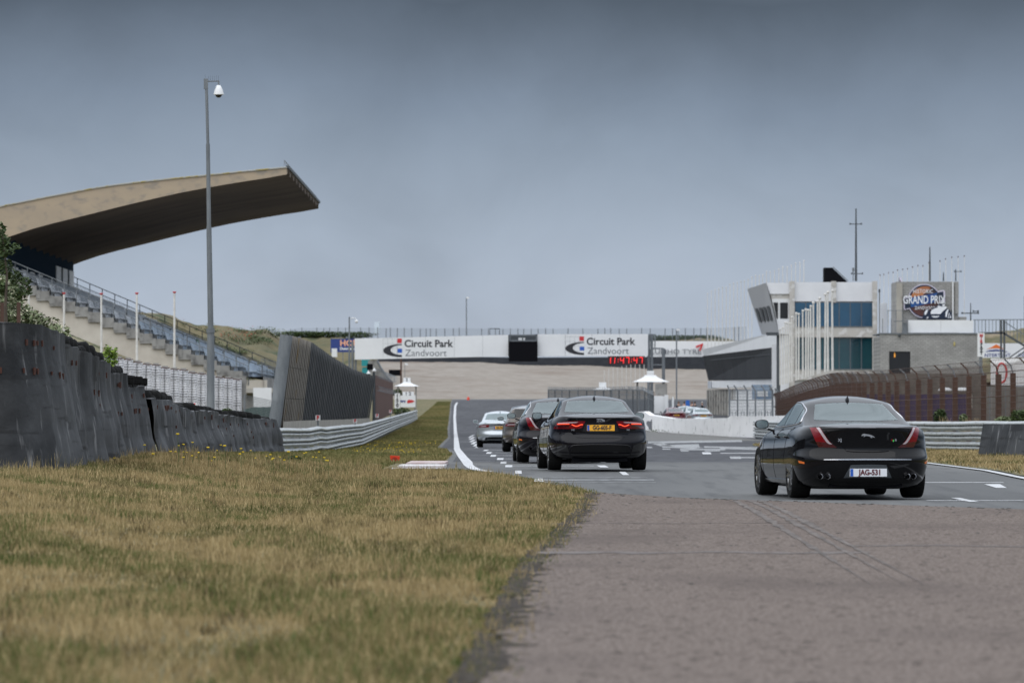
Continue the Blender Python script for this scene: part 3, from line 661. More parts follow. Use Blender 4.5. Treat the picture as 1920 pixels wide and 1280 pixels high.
TR = lambda y: 60.0
strip('track', TL, TR, .012, M['asphalt'], 50, 650, jag=.10, nx=10, extra=2)
strip('track_surface', lambda y: TL(y)+.15, lambda y: 40.0, .0132, M['asphalt_new'], 117.5, 640, jag=.05, nx=6, extra=1)
AE = lambda y: 1.2+(77-y)*(5.0/15.0)                                   # far edge of the old apron
ap = MB(); rows = []
ys = [-20, -8, 0]+[i*.4 for i in range(1, 193)]
for y in ys:
    a = GE(y)+.09*noise.noise(Vector((y*.7, 2, 0)))+.03*noise.noise(Vector((y*2.3, 5, 0)))
    b = (AE(y) if y > 40 else 40)+(.10*noise.noise(Vector((y*2.0, 9, 0))) if y > 40 else 0)
    rows.append([(a+(b-a)*(i/12)**1.0, y, gz(y)+.024) for i in range(13)])
ap.grid(rows); tag(ap.build('apron', M['asphalt_old'], fix=False), kind='structure')
# grass on the right of the track
GR = poly([(60, 9.3), (88, 9.1), (113, 9.35), (150, 9.7), (200, 10.3), (222, 10.4), (236, 11.6), (250, 14)])
strip('grass_verge', GR, lambda y: 60, .026, M['verge'], 60, 250, jag=.08, nx=6, extra=1)
strip('pit_grass', lambda y: 17, lambda y: 60, .026, M['verge'], 251, 445, nx=2)
# painted lines
LN = poly([(60, 1.2), (85, .75), (98, -.76), (107, -1.0), (135, -1.42), (165, -1.84), (185, -2.1), (300, -3.4), (400, -4.55), (500, -5.72), (585, -6.6), (640, -6.75)])
strip('edge_line', lambda y: LN(y), lambda y: LN(y)+(.24 if y > 110 else .20), .020, M['paint_line'], 96, 612, kind='structure')
strip('edge_line', lambda y: poly([(62, 8.72), (88, 8.78), (113, 9.1), (150, 9.5), (200, 10.1)])(y), lambda y: poly([(62, 8.84), (88, 8.92), (113, 9.24), (150, 9.64), (200, 10.25)])(y), .034, M['paint_line'], 62, 200)
# grid boxes and faded lettering, each a thin sheet of paint
def pq(name, pts, m, dz=.0185):
    v = []
    for (px, py) in pts:
        d = 150.0
        for _ in range(40): d = d*.5+.5*(CH-gz(d)-dz)*F/(py-HY)
        v.append((X(px, d), d, gz(d)+dz))
    mb = MB(); a, b, c, e = [Vector(p) for p in v]; n = 6; rows = []
    for j in range(3):
        l = a.lerp(e, j/2); r = b.lerp(c, j/2); rr = []
        for i in range(n+1):
            p = l.lerp(r, i/n); rr.append((p.x, p.y, gz(p.y)+dz))
        rows.append(rr)
    mb.grid(rows); return tag(mb.build(name, m, fix=False), kind='structure')
def sheet(name, x0, x1, y0, y1, m, dz=.0185):
    mb = MB(); ys = [y0]+[y for y in YS if y0 < y < y1]+[y1]
    mb.grid([[(x0, y, gz(y)+dz), (x1, y, gz(y)+dz)] for y in ys]); return tag(mb.build(name, m, fix=False), kind='structure')
for (px, py, wp, l) in ((1010, 899.5, 17, 1.9), (972, 884.5, 12, 0), (954, 873.5, 13, 1.7), (944, 867, 11, 1.6), (938, 860, 12, 1.5), (925, 854, 10, 1.3), (917, 848.5, 9, 1.2), (911, 844, 8, 1.0), (895, 838, 7, 0), (892, 834, 6, 0), (888.5, 830, 6, 0), (886, 826, 5, 0), (885, 821.5, 5, 0), (884, 817.5, 4, 0),
                       (1003, 846, 6, .9), (1000, 850, 6, .9), (1130, 874, 16, 0), (1170, 887, 12, 0)):
    d = 120.0
    for _ in range(30): d = d*.5+.5*(CH-gz(d)-.017)*F/(py-HY)
    x = X(px, d); w = wp*d/F; h = 1.9*d/(py-HY)
    sheet('grid_marking', x-w/2, x+w/2, d-h, d+h, M['paint_line'])
    if l: sheet('grid_marking', x+w/2+.005, x+w/2+l, d-h*.15, d+h*.3, M['paint_worn'])
for (px0, px1, py, h) in ((990, 1215, 901.5, .35), (1735, 1882, 907.5, .4), (1738, 1920, 933, .4), (1010, 1230, 907.5, .2)):
    d = (CH-.01)*F/(py-HY); sheet('grid_line', X(px0, d), X(px1, d), d-h/2, d+h/2, M['paint_line'] if py in (907.5, 933) and px0 > 1500 else M['paint_worn'])
pq('grid_line', [(1845, 907), (1875, 907), (1888, 914), (1868, 914)], M['paint_line'], .018); pq('grid_line', [(1782, 932.5), (1800, 932.5), (1836, 940), (1818, 940)], M['paint_line'], .018)
for (x0, x1, py, h) in ((865, 1010, 839, .5), (862, 1015, 852.5, .5), (862, 1180, 864.5, .4), (860, 1020, 828, .8), (880, 1010, 819, .8)):
    d = CH*F/(py-HY); 
    for _ in range(30): d = d*.5+.5*(CH-gz(d)-.013)*F/(py-HY)
    sheet('cross_line', X(x0, d), X(x1, d), d-h/2, d+h/2, M['paint_worn'], .0160)
# faded pit-exit markings
for q in ([(1215,827),(1390,824.5),(1392,828),(1215,831)], [(1215,828.5),(1240,829),(1262,836),(1238,836)], [(1240,834),(1310,832),(1312,838),(1243,839)], [(1320,836),(1420,838),(1420,840),(1320,839)],
          [(1275,841),(1360,841),(1360,843.5),(1275,843.5)], [(1245,835),(1320,838.5),(1300,841),(1240,838)], [(1350,838),(1420,841),(1420,843),(1350,841)], [(1350,848.5),(1420,848),(1420,850),(1352,850)], [(1316,847.5),(1332,847.5),(1334,851),(1318,851)],
          [(1368,856),(1420,856.5),(1420,858.5),(1370,858.5)], [(1368,855.5),(1388,855.5),(1390,859.5),(1370,859.5)], [(1275,844),(1290,844),(1292,846),(1278,846)], [(1320,844),(1350,843.5),(1350,845.5),(1322,846)], [(1212,837),(1222,837),(1224,839.5),(1214,839.5)], [(1241,840.5),(1256,840.5),(1258,842.5),(1243,842.5)]):
    pq('faded_marking', q, M['paint_worn' if q[0][1] not in (847.5, 855.5) else 'paint_line'])
M['tarmac_light'] = layered('tarmac_light', [(.17,.165,.15), (.14,.138,.13), (.10,.10,.10)], .4, 3, .9)
sheet('pit_exit_strip', X(1180, 300), 13.2, 262, 395, M['tarmac_light'], .0148)
strip('dirt_edge', lambda y: GE(y)-.10, lambda y: GE(y)+.07+.15*noise.noise(Vector((y*.6, 7, 0)))+.22*noise.noise(Vector((y*2.6, 8, 0))), .0265, M['dirt'], 18, 77, jag=.05, extra=5)
# old tyre marks, cracks and loose stones on the apron
M['smudge'] = layered('smudge', [(.20,.178,.17), (.165,.148,.14), (.14,.125,.12)], 4, 12, .95, (1,.4,1), spec=.2)
M['skid'] = layered('skid', [(.105,.092,.085), (.19,.165,.152), (.08,.07,.065)], 7, 16, .95, (1,.2,1), r1=(.4,.6), r2=(.5,.65), spec=.2)
for off in (0, .62, 1.0):
    q_ = MB(); rows_ = []
    for i in range(60):
        y = 70-i*.62; x = 3.05+off*.35-(70-y)*.0194; w = (1-max(0, (i-25)/36))*max(.02, .045+.05*noise.noise(Vector((y*.8, off, 0)))+.04*noise.noise(Vector((y*3.5, off, 2))))
        rows_.append([(x-w, y, gz(y)+.0285), (x+w, y, gz(y)+.0285)])
    tag(q_.grid(rows_).build('skid_mark', M['skid'], fix=False), kind='structure')
for (xa, xb, yy, w) in ((.4, 3.2, 53.2, .07), (.2, 2.9, 41.5, .22), (2.9, 5.6, 43.5, .14)):
    q_ = MB(); rows_ = []
    for i in range(40):
        t = i/39; x = xa+(xb-xa)*t; y = yy+.5*noise.noise(Vector((x*1.5, yy, 0)))+.2*noise.noise(Vector((x*7, yy, 0))); ww = w*(.4+abs(noise.noise(Vector((x*5, yy, 4))))*1.6)
        rows_.append([(x, y-ww, gz(y)+.0275), (x, y+ww, gz(y)+.0275)])
    tag(q_.grid(rows_).build('crack' if yy > 50 else 'stain', M['skid' if yy > 50 else 'smudge'], fix=False), kind='structure')
q_ = MB(); r_s = random.Random(17)
def stone(x, y, s):
    n = len(q_.v); q_.lathe([(.3*s, 0), (s, .1*s), (.8*s, .3*s), (.2*s, .4*s)], (x, y, gz(y)+.022), 'z', 6)
    q_.v[n:] = [(a+r_s.uniform(-.25, .25)*s, b+r_s.uniform(-.25, .25)*s, c) for a, b, c in q_.v[n:]]
for _ in range(260):
    y = r_s.uniform(30, 76); x = r_s.uniform(GE(y), min(AE(y), 8)); stone(x, y, r_s.uniform(.006, .022))
for _ in range(120):
    y = r_s.uniform(60, 77); stone(AE(y)-abs(r_s.gauss(0, .25)), y, r_s.uniform(.01, .034))
for _ in range(160):
    y = r_s.uniform(21, 77); stone(GE(y)+abs(r_s.gauss(0, .12)), y, r_s.uniform(.006, .018))
o = q_.build('loose_stones', mat('stone_dark', (.06,.055,.052), .95)); tag(o, 'loose dark stones and crumbs of asphalt lying on the old apron', 'stones', kind='stuff')
# kerb
kb = MB(); 
def kpt(i, j): return (-2.62+i*1.35/14, 106+j, 0)
M['kerb_pink'] = layered('kerb_pink', [(.52,.47,.46), (.40,.28,.27), (.25,.2,.2)], 3, 8, .85, (1,1.5,1), r1=(.45,.55), r2=(.55,.7))
M['kerb_maroon'] = layered('kerb_maroon', [(.16,.05,.05), (.30,.16,.15), (.08,.07,.07)], 3, 8, .85, (1,1.5,1))
M['kerb_white'] = layered('kerb_white', [(.66,.65,.65), (.5,.48,.48), (.25,.22,.22)], 3, 8, .85, (1,1.5,1), r2=(.55,.7))
for k_, (ya, yb, h, mm) in enumerate(((97.5, 98.6, .015, 'kerb_maroon'), (98.6, 99.6, .03, 'kerb_white'), (99.6, 101.2, .02, 'kerb_maroon'), (101.2, 105.2, .05, 'kerb_white'), (105.2, 106.4, .04, 'kerb_maroon'), (106.4, 112.5, .06, 'kerb_pink'))):
    kb = MB(); z0 = gz((ya+yb)/2); xa_ = -2.36+.03*k_; xb_ = -1.34 if ya < 104 else -1.40
    kb.box(xa_, xb_, ya+.02, yb, z0-.1, z0+.022+h); o = kb.build('kerb', M[mm]); o['kind'] = 'structure'

# ---------------- grass blades ----------------
def blades(name, n, region, hmin, hmax, wd, m, seed, lean=.5):
    import numpy as np
    rng = np.random.default_rng(seed); pts = []
    V = np.zeros((n*3, 3), 'f4'); k = 0
    while k < n:
        x, y, s = region(rng)
        if x is None: continue
        z = gnd(x, y)+.0
        t = noise.noise(Vector((x*1.1, y*.4, seed)))
        h = (hmin+(hmax-hmin)*rng.random())*(1+.5*t)*s; a = rng.random()*6.283; w = wd*(1+d_w(y))
        ca, sa = math.cos(a), math.sin(a); lx = (rng.random()-.5)*lean*h*2; ly = (rng.random()-.5)*lean*h*2
        V[k*3] = (x-ca*w, y-sa*w*.4, z); V[k*3+1] = (x+ca*w, y+sa*w*.4, z); V[k*3+2] = (x+lx, y+ly, z+h); k += 1
    me = bpy.data.meshes.new(name); me.vertices.add(n*3); me.loops.add(n*3); me.polygons.add(n)
    me.vertices.foreach_set('co', V.ravel()); me.loops.foreach_set('vertex_index', np.arange(n*3, dtype='i4'))
    me.polygons.foreach_set('loop_start', np.arange(0, n*3, 3, dtype='i4')); me.update(calc_edges=True); me.validate()
    me.materials.append(m); o = bpy.data.objects.new(name, me); COL.objects.link(o); o['kind'] = 'stuff'; return o
def d_w(y): return min(2.5, max(0, (y-30)/60))
def regA(r):
    y = 17+86*r.random()**.8
    x0 = -.125*y-1.2; x1 = (GE(y) if y < 77 else TL(y))-.02
    x = x0+(x1+.22-x0)*r.random()
    if x > x1 and r.random() > .6*(1-(x-x1)/.24): return None, None, None
    if y > 97 and x > -2.6: return None, None, None
    e = x1-x; s = 1.0 if e > .25 else .6
    if y > 74: s *= 1.15
    return x, y, s
tag(blades('grass', 270000, regA, .035, .095, .0045, M['blade'], 3), 'short dry tan and green grass filling the left foreground', 'grass')
def regS(r):
    x, y, s = regA(r)
    if x is None or noise.noise(Vector((x*.9, y*.3, 31))) < .0: return None, None, None
    return x, y, s
tag(blades('tall_grass', 14000, regS, .12, .22, .004, M['blade'], 13, .35), 'sparse taller straw stalks and tufts standing out of the left foreground grass', 'grass')
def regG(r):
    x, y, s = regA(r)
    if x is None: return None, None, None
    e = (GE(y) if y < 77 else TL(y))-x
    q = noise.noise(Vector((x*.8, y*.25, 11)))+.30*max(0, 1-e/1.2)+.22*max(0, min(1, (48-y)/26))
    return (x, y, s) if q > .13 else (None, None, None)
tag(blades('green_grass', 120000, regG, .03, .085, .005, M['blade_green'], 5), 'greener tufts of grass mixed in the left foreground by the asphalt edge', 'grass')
def regB(r):
    y = 100+520*r.random()**1.3; x1 = TL(y)-.05; x0 = max(-.115*y, -7.0 if y < 150 else -9)
    x = x0+(x1-x0)*r.random()
    if 97 < y < 115 and x > -2.6: return None, None, None
    return x, y, 1.0
tag(blades('verge_grass', 90000, regB, .03, .10, .010, M['blade_far'], 8), 'thin grass on the verge between the left rail and the track', 'grass')
def regC(r):
    y = 62+180*r.random()**1.4; x0 = GR(y)+.05; x1 = x0+6.5 if y < 170 else 14.4
    return x0+(x1-x0)*r.random(), y, 1.0
tag(blades('right_verge_grass', 60000, regC, .05, .13, .008, M['blade'], 9), 'dry grass strip between the track and the right guard rail', 'grass')
# small yellow flowers near the tyre wall: individually countable ones
fl = MB(); fl.lathe([(.002, .0), (.014, .004), (.02, .012), (.012, .018), (.002, .018)], (0, 0, 0), 'z', 8)
M['yellow'] = mat('yellow', (.80,.56,.01), .7); M['stem'] = mat('stem', (.07,.11,.03), .8)
fr = random.Random(4); fproto = None
flist = [(333,815,1.3),(361,830,.9),(344,834,1),(335,836,.9),(287,852,1.3),(320,847,1),(329,847.5,1),(344,858,1),(360,855,.9),(390,840,1.2),(402,858,1),(421,837,1.3),(452,842,1),(450,852,1.2),(372,849,.8),(414,835,.8),(271,835,1),(512,860,1),(541,848,1.2),(507,853,.9),(556,857,1),(574,849,.8),(533,863,.9),(214,1099-200+2,1),(407,845,.7),(479,859,.7),(470,845,.7)]
for i in range(16): flist.append((fr.uniform(290, 640), fr.uniform(846, 868), fr.uniform(.6, 1)))
for i, (px, py, s) in enumerate(flist):
    d = 84+fr.random()*8; x = X(px, d); z = Z(py, d); g0 = gnd(x, d)
    z = max(z, g0+.06)
    if not fproto:
        fproto = empty('dandelion', (x, d, z), 'yellow dandelion on a thin stem in the grass along the rubber wall', 'flower', 'yellow flowers along the rubber wall')
        MB().tube([(0, 0, -.45), (.01, 0, -.2), (0, 0, 0)], .003, 4).build('stem', M['stem'], fproto); fl.build('bloom', M['yellow'], fproto); o = fproto
    else: o = copy_tree(fproto)
    o.location = (x, d, z); o.scale = (s*1.25, s*1.25, s*1.1)
def regF(r):
    y = 150+110*r.random(); x = -7.5+4.6*r.random(); return (x, y, .7) if noise.noise(Vector((x*.5, y*.06, 2))) > -.05 and x < TL(y)-.3 else (None, None, None)
tag(blades('yellow_flowers', 650, regF, .06, .12, .016, M['yellow'], 21), 'scatter of small yellow flowers on the verge beside the left rail', 'flowers')

# ---------------- leafy plants ----------------
def leaves(name, blobs, n, size, m, parent, seed=1, flat=0):
    import numpy as np
    r = random.Random(seed); mb = MB(); tot = sum(b[3]*b[4]*b[5] for b in blobs)
    for (cx, cy, cz, rx, ry, rz) in blobs:
        k = max(3, int(n*rx*ry*rz/tot))
        for _ in range(k):
            while True:
                a, b, c = r.uniform(-1, 1), r.uniform(-1, 1), r.uniform(-1, 1); q = a*a+b*b+c*c
                if q < 1 and q > .15: break
            p = Vector((cx+a*rx, cy+b*ry, cz+c*rz)); s = size*r.uniform(.6, 1.4)
            u = Vector((r.uniform(-1, 1), r.uniform(-1, 1), r.uniform(-.6, .6))).normalized(); w = u.cross(Vector((r.uniform(-1, 1), r.uniform(-1, 1), 1))).normalized()
            mb.add([p-u*s, p-w*s*.45, p+u*s, p+w*s*.45], [(0, 1, 2, 3)])
    return mb.build(name, m, parent, fix=False)
M['leaf_dark'] = layered('leaf_dark', [(.045,.075,.022), (.09,.13,.04), (.03,.05,.015)], 3, 9, .7, spec=.3)
M['leaf_grey'] = layered('leaf_grey', [(.15,.18,.09), (.25,.27,.16), (.07,.10,.04)], 3, 9, .75, spec=.3)
M['leaf_bright'] = layered('leaf_bright', [(.20,.30,.04), (.30,.40,.07), (.12,.20,.03)], 5, 12, .7, spec=.3)
M['blossom'] = mat('blossom', (.55,.52,.38), .8)
M['bark'] = mat('bark', (.09,.07,.05), .9, c2=(.05,.04,.03), sc=10)
# ---------------- left: rubber faced tyre wall ----------------
def belt_wall(path, z0f, z1f, seed, label, ntyres, bolts=6, amp=.07, flare=.22, tyre_pts=(), slant=0.0):
    """path: [(x,y)...] front line; a hanging sheet of conveyor rubber with folds, over stacked tyres"""
    P = [Vector((a, b, 0)) for a, b in path]; L = [0]
    for a, b in zip(P, P[1:]): L.append(L[-1]+(b-a).length)
    def pt(s):
        for i in range(len(P)-1):
            if s <= L[i+1] or i == len(P)-2:
                t = (s-L[i])/(L[i+1]-L[i]); p = P[i].lerp(P[i+1], t); d = (P[i+1]-P[i]).normalized(); return p, Vector((d.y, -d.x, 0))
    c = P[len(P)//2]; root = empty('tyre_barrier', (c.x, c.y, gnd(c.x, c.y)), label, 'barrier', 'rubber faced tyre barriers along the left verge')
    nS = max(14, int(L[-1]*9)); nT = 16; rows = []; r = random.Random(seed); top = []
    for j in range(nT+1):
        t = j/nT; row = []
        for i in range(nS+1):
            s = L[-1]*i/nS; p, nn = pt(min(s+slant*(t-.5), L[-1]) if 0 else s)
            z0 = z0f; z1 = z1f(s/L[-1])+.05*noise.noise(Vector((s*1.1, seed, 0)))
            z = z0+(z1-z0)*t
            f = amp*(noise.noise(Vector((s*.9+seed*7, t*.7, 0)))*1.6+.55*noise.noise(Vector((s*3.3, t*1.2, seed)))+.25*noise.noise(Vector((s*9, t*2.5, seed))))*(1.15-.5*t)
            f += flare*(1-t)**1.5 + (.05*math.sin(t*9+seed) if t > .3 else 0)*.4
            q = p+nn*f; row.append((q.x-c.x, q.y-c.y, z-root.location.z))
        rows.append(row)
    top = [Vector(p) for p in rows[-1]]
    rows.append([(p.x-.25, p.y+.1, p.z+.01) for p in top]); rows.append([(p.x-.3, p.y+.1, p.z-.9) for p in top])
    MB().grid(rows).build('rubber_sheet', M['rubber'], root, smooth=60, fix=False)
    # bolts
    proto = None
    for k in range(bolts):
        i = r.randrange(1, nS-1); j = r.choice([nT-2, nT-2, nT-3, nT-5, nT-7]); p = Vector(rows[j][i]); p2 = Vector(rows[j][i+1]); d = (p2-p).normalized(); nn = Vector((d.y, -d.x, 0))
        if not proto:
            proto = MB().box(-.012, .012, -.05, .05, -.07, .07).build('rusty_plate', M['rust'], root); o = proto
        else: o = proto.copy(); COL.objects.link(o); o.parent = root
        o.location = p+nn*.012; o.rotation_euler = (0, 0, math.atan2(d.y, d.x)-math.pi/2); sc = r.uniform(.35, .8); o.scale = (1, sc*.7, sc)
    # tyres behind, showing over the rim
    tp = None; n = ntyres
    for k in range(n):
        s = L[-1]*(k+.5)/n; p, nn = pt(s); z1 = z1f(s/L[-1])
        if not tp:
            q = MB(); q.lathe([(.19, -.10), (.29, -.115), (.325, -.08), (.335, -.03), (.335, .03), (.325, .08), (.29, .115), (.19, .10), (.18, 0), (.19, -.10)], (0, 0, 0), 'z', 22, cap=False)
            tp = q.build('tyre', M['tyre'], root, smooth=40); o = tp
        else: o = tp.copy(); COL.objects.link(o); o.parent = root
        q = p-nn*.38; o.location = (q.x-c.x, q.y-c.y, z1-root.location.z-.02+r.uniform(-.04, .10)-(.22 if seed == 3 else 0)); o.rotation_euler = (r.uniform(-.1, .1), r.uniform(-.12, .12), 0)
    return root
def bw(x0, x1, y0, y1): return None
XW = -7.0
def wy(px, x=XW): return x*F/(px-960)
segs = [ # px range, top rows, tyres, label
 (128, 204, (640, 682), 14, 'rubber sheeted tyre barrier second from the left, ragged black tyres along its top'),
 (206, 245, (699, 700), 7, 'short dark rubber sheeted tyre barrier just right of the leafy green sapling'),
 (246, 284, (728, 722), 9, 'tyre barrier with two bare black tyres lying on top'),
 (286, 321, (748, 750), 5, 'grey rubber barrier segment right of the bare tyres'),
 (322, 366, (755, 772), 6, 'streaked rubber barrier segment with a drooping top behind the yellow flowers'),
 (366, 411, (770, 772), 6, 'grey rubber barrier segment in front of the tall camera pole'),
 (412, 462, (777, 782), 5, 'pale scuffed rubber barrier segment, next to last towards the guard rail'),
 (463, 505, (784, 786), 4, 'last dark rubber barrier segment, leaning at the start of the guard rail')]
belt_wall([(-15, 77.6), (-12, 77.2), (-9.4, 76.7), (-8.2, 76.5), (-7.45, 76.8), (-7.12, 77.6), (-7.02, 79), (-7.0, 80.6)], .25, lambda s: Z(608, 78) if s < .7 else Z(608, 78)+(Z(628, 80)-Z(608, 78))*(s-.7)/.3, 3,
          'tall curved rubber sheeted tyre barrier at the left edge of the photo', 12, bolts=30, amp=.05, flare=.30)
for i, (a, b, tt, nt_, lab) in enumerate(segs):
    ya, yb = wy(a), wy(b); g = min(gnd(XW, ya), gnd(XW, yb))-.12
    za, zb = Z(tt[0], ya), Z(tt[1], yb)
    xo = [0, .06, .12, .02, .08, .0, .1, .05][i]
    belt_wall([(XW-xo-(.35 if i == 0 else 0), ya-(1.6 if i == 0 else 0))]+([(XW-xo, ya+.2)] if i == 0 else [])+[(XW+.04-xo, (ya+yb)/2), (XW-xo+(.25 if i == 7 else 0), yb-.15)], g, lambda s, za=za, zb=zb: za+(zb-za)*s, 11+i*5, lab, nt_, bolts=10 if i < 3 else 6, amp=.11, flare=.24)
# bare tyres lying on top
for k, (px, py, d) in enumerate(((246, 713, 94.5), (262, 713, 96.5), (271, 716, 98.5))):
    q = MB(); q.lathe([(.19, -.10), (.29, -.115), (.32, -.09), (.335, -.03), (.335, .03), (.32, .09), (.29, .115), (.19, .10), (.18, 0), (.19, -.10)], (0, 0, 0), 'z', 28, cap=False)
    for g_ in range(28):
        a = 2*math.pi*g_/28; q.box(-.004, .004, -.02, .02, -.10, .10); n = len(q.v)
        for i in range(n-8, n):
            x, y, z = q.v[i]; x, y = x*1.5, y; q.v[i] = ((.335+x)*math.cos(a)-y*math.sin(a), (.335+x)*math.sin(a)+y*math.cos(a), z)
    o = q.build('loose_tyre', M['tyre'], smooth=30, loc=(X(px, d), d, Z(py, d)))
    o.scale = (.52, .52, .66); o.location.x -= .12
    tag(o, ['bare black tyre lying on the barrier, left one of three', 'bare black tyre lying on the barrier, middle one of three', 'bare black tyre lying on the barrier, right one of three'][k], 'tyre', 'bare tyres on the barrier')
# rusty posts behind the first barrier
for px, lab in ((4, 'rusty steel post at the very left edge of the photo among blossom'), (35, 'rusty steel post rising behind the tall curved rubber barrier')):
    o = MB().box(-.03, .03, -.03, .03, -1.2, 0).build('fence_post', M['rust_post'], loc=(X(px, 84), 84, Z(567, 84))); tag(o, lab, 'post', 'rusty posts behind the rubber wall')
# shrubs
b = empty('blossom_bush', at(30, 700, 96), 'grey green bush with small white blossoms above the left barrier', 'bush')
bl = []; rr = random.Random(5)
for (px, py, w, h) in ((-10,560,45,50),(20,590,40,40),(45,600,30,30),(15,540,22,30),(60,600,30,18),(85,608,28,16),(110,618,22,12),(-20,620,60,60),(40,640,50,40),(100,640,34,30)):
    d = 94+rr.random()*3; bl.append((X(px, d)-b.location.x, d-b.location.y, Z(py, d)-b.location.z, w*d/F, .8, h*d/F))
leaves('foliage', bl, 5200, .055, M['leaf_grey'], b, 2); leaves('blossom', bl, 2200, .03, M['blossom'], b, 4)
st = MB()
for k in range(5): st.tube([(rr.uniform(-.3, .3), 0, -.9), (rr.uniform(-.5, .4), 0, .3), (rr.uniform(-.7, .7), 0, 1.1)], [.03, .02, .008], 5)
st.build('stems', M['bark'], b)
b = empty('dark_shrub', at(10, 640, 92), 'dark green leafy shrub rising in front of the grandstand roof at the left edge', 'shrub')
bl = []
for (px, py, w, h) in ((2,432,8,16),(6,466,13,18),(18,470,10,8),(12,500,13,18),(30,462,8,6),(28,520,13,14),(48,528,10,9),(36,548,14,14),(52,545,8,10),(8,450,10,10),(-8,480,14,40),(5,540,10,14)):
    d = 92+rr.random(); bl.append((X(px, d)-b.location.x, d-b.location.y, Z(py, d)-b.location.z, w*d/F, .3, h*d/F))
leaves('foliage', bl, 1700, .045, M['leaf_dark'], b, 7)
MB().tube([(.05, 0, -.3), (.0, 0, .6), (.03, 0, 1.2), (-.05, 0, 1.9)], [.04, .03, .02, .008], 6).build('trunk', M['bark'], b)
b = empty('sapling', at(205, 700, 93), 'bright lime green sapling behind the barrier left of the white tyre wall', 'sapling')
bl = []
for (px, py, w, h) in ((205,662,9,12),(208,678,12,12),(200,652,5,7),(214,664,7,9),(206,692,10,10),(196,668,6,9),(217,656,3,5)):
    bl.append((X(px, 93)-b.location.x, rr.uniform(-.1, .1), Z(py, 93)-b.location.z, w*93/F, .12, h*93/F))
leaves('foliage', bl, 700, .032, M['leaf_bright'], b, 9); MB().tube([(0, 0, -.8), (.0, 0, .0), (.01, 0, .45)], [.015, .012, .004], 5).build('stem', M['bark'], b)
for (px, py, d, w, h, mm, lab) in ((425, 772, 143, 12, 7, 'leaf_dark', 'low dark weed poking up over the end of the rubber wall'), (460, 790, 158, 16, 10, 'leaf_dark', 'dark green weeds in front of the wire mesh panel'), (553, 861, 108, 13, 6, 'leaf_dark', 'small dark green weed in the grass below the guard rail'), (598, 640, 150, 1, 1, 'leaf_dark', None)):
    if lab is None: continue
    b = empty('weed', at(px, py+h, d), lab, 'weed'); leaves('foliage', [(0, 0, h*d/F, w*d/F, .15, h*d/F)], 260, .05, M[mm], b, int(px)); MB().tube([(0, 0, -.3), (0, 0, h*d/F)], .008, 4).build('stem', M['stem'], b)
# ---------------- white painted tyre stacks ----------------
prof = []; nr = 30; hh = 3.6
for i in range(nr*4+1):
    t = i/(nr*4); prof.append((.235+.035*abs(math.sin(math.pi*t*nr))**.6, t*hh))
sx0, sx1, n = X(196, 252), X(452, 262), 15; proto = None
for i in range(n):
    t = (i+.5)/n; x = sx0+(sx1-sx0)*t; y = 252+10*t; pt_ = 664+(714-664)*(t**.8)+1.2*math.sin(i*2.2); zt_ = Z(pt_, y)
    if not proto:
        proto = empty('tyre_stack', (x, y, zt_-hh), 'column of white painted tyres in the wall below the grandstand', 'tyre stack', 'white painted tyre stacks below the grandstand')
        q = MB(); q.lathe(prof, (0, 0, 0), 'z', 20); q.build('tyres', M['white_tyre'], proto, smooth=50)
        q = MB(); q.tube([(.0, -.29, 0), (0, -.29, hh)], .012, 4)
        for k in range(26): q.tube([(-.235, -.15, hh*(k+.5)/26), (0, -.29, hh*(k+.5)/26-.02), (.235, -.15, hh*(k+.5)/26)], .009, 4, False)
        q.build('wire', M['black_plastic'], proto)
        q = MB(); q.tube([(-.25, -.1, hh+.01), (-.1, -.26, hh+.04), (.1, -.26, hh), (.25, -.1, hh+.03)], .025, 5); q.build('rusty_cable', M['rust'], proto)
        MB().box(-.14, .14, -.05, .2, hh-.2, hh+.12).build('concrete_cap', M['concrete_step'], proto); o = proto
    else: o = copy_tree(proto)
    o.location = (x, y, zt_-hh); o['label'] = 'column of white painted tyres in the wall below the grandstand'
o = MB().box(-.12, .12, -.12, .12, 0, 3.3).build('wall_post', M['concrete_step'], loc=(X(457, 262), 262, Z(714, 262)-3.2)); tag(o, 'concrete end post at the right end of the white tyre stacks', 'post')
# signs with a red F
def fsign(px, py, w, h, d, ch, lab, bot=None):
    s = d/F; r0 = empty('marker_sign', at(px, py+h/2+(bot or 10), d), lab, 'sign', 'small white F marker signs')
    z = ((bot or 10)+h/2)*s
    MB().box(-w/2*s, w/2*s, -.02, .02, z-h/2*s, z+h/2*s).build('sign_board', M['white_board'], r0); MB().box(-.03, .03, .02, .06, -.3, z+h/4*s).build('post', M['galv'], r0)
    if ch: put_text(ch, (0, -.026, z), h*s*1.0, M['red'], r0, 'lettering', bold=.012, ext=.003)
fsign(363, 761, 12, 12, 152, 'F', 'white sign with red F beside the tall camera pole')
fsign(596, 783, 9, 10, 185, 'F', 'white F marker above the guard rail, leftmost of the three by the grey screen')
fsign(666, 789, 7, 8, 235, 'F', 'white F marker above the guard rail, at the right foot of the grey screen')
fsign(707, 779, 6, 7, 290, 'F', 'white F marker in front of the brown board')
fsign(732, 771, 5, 6, 320, 'F', 'small white F marker at the right edge of the brown board')
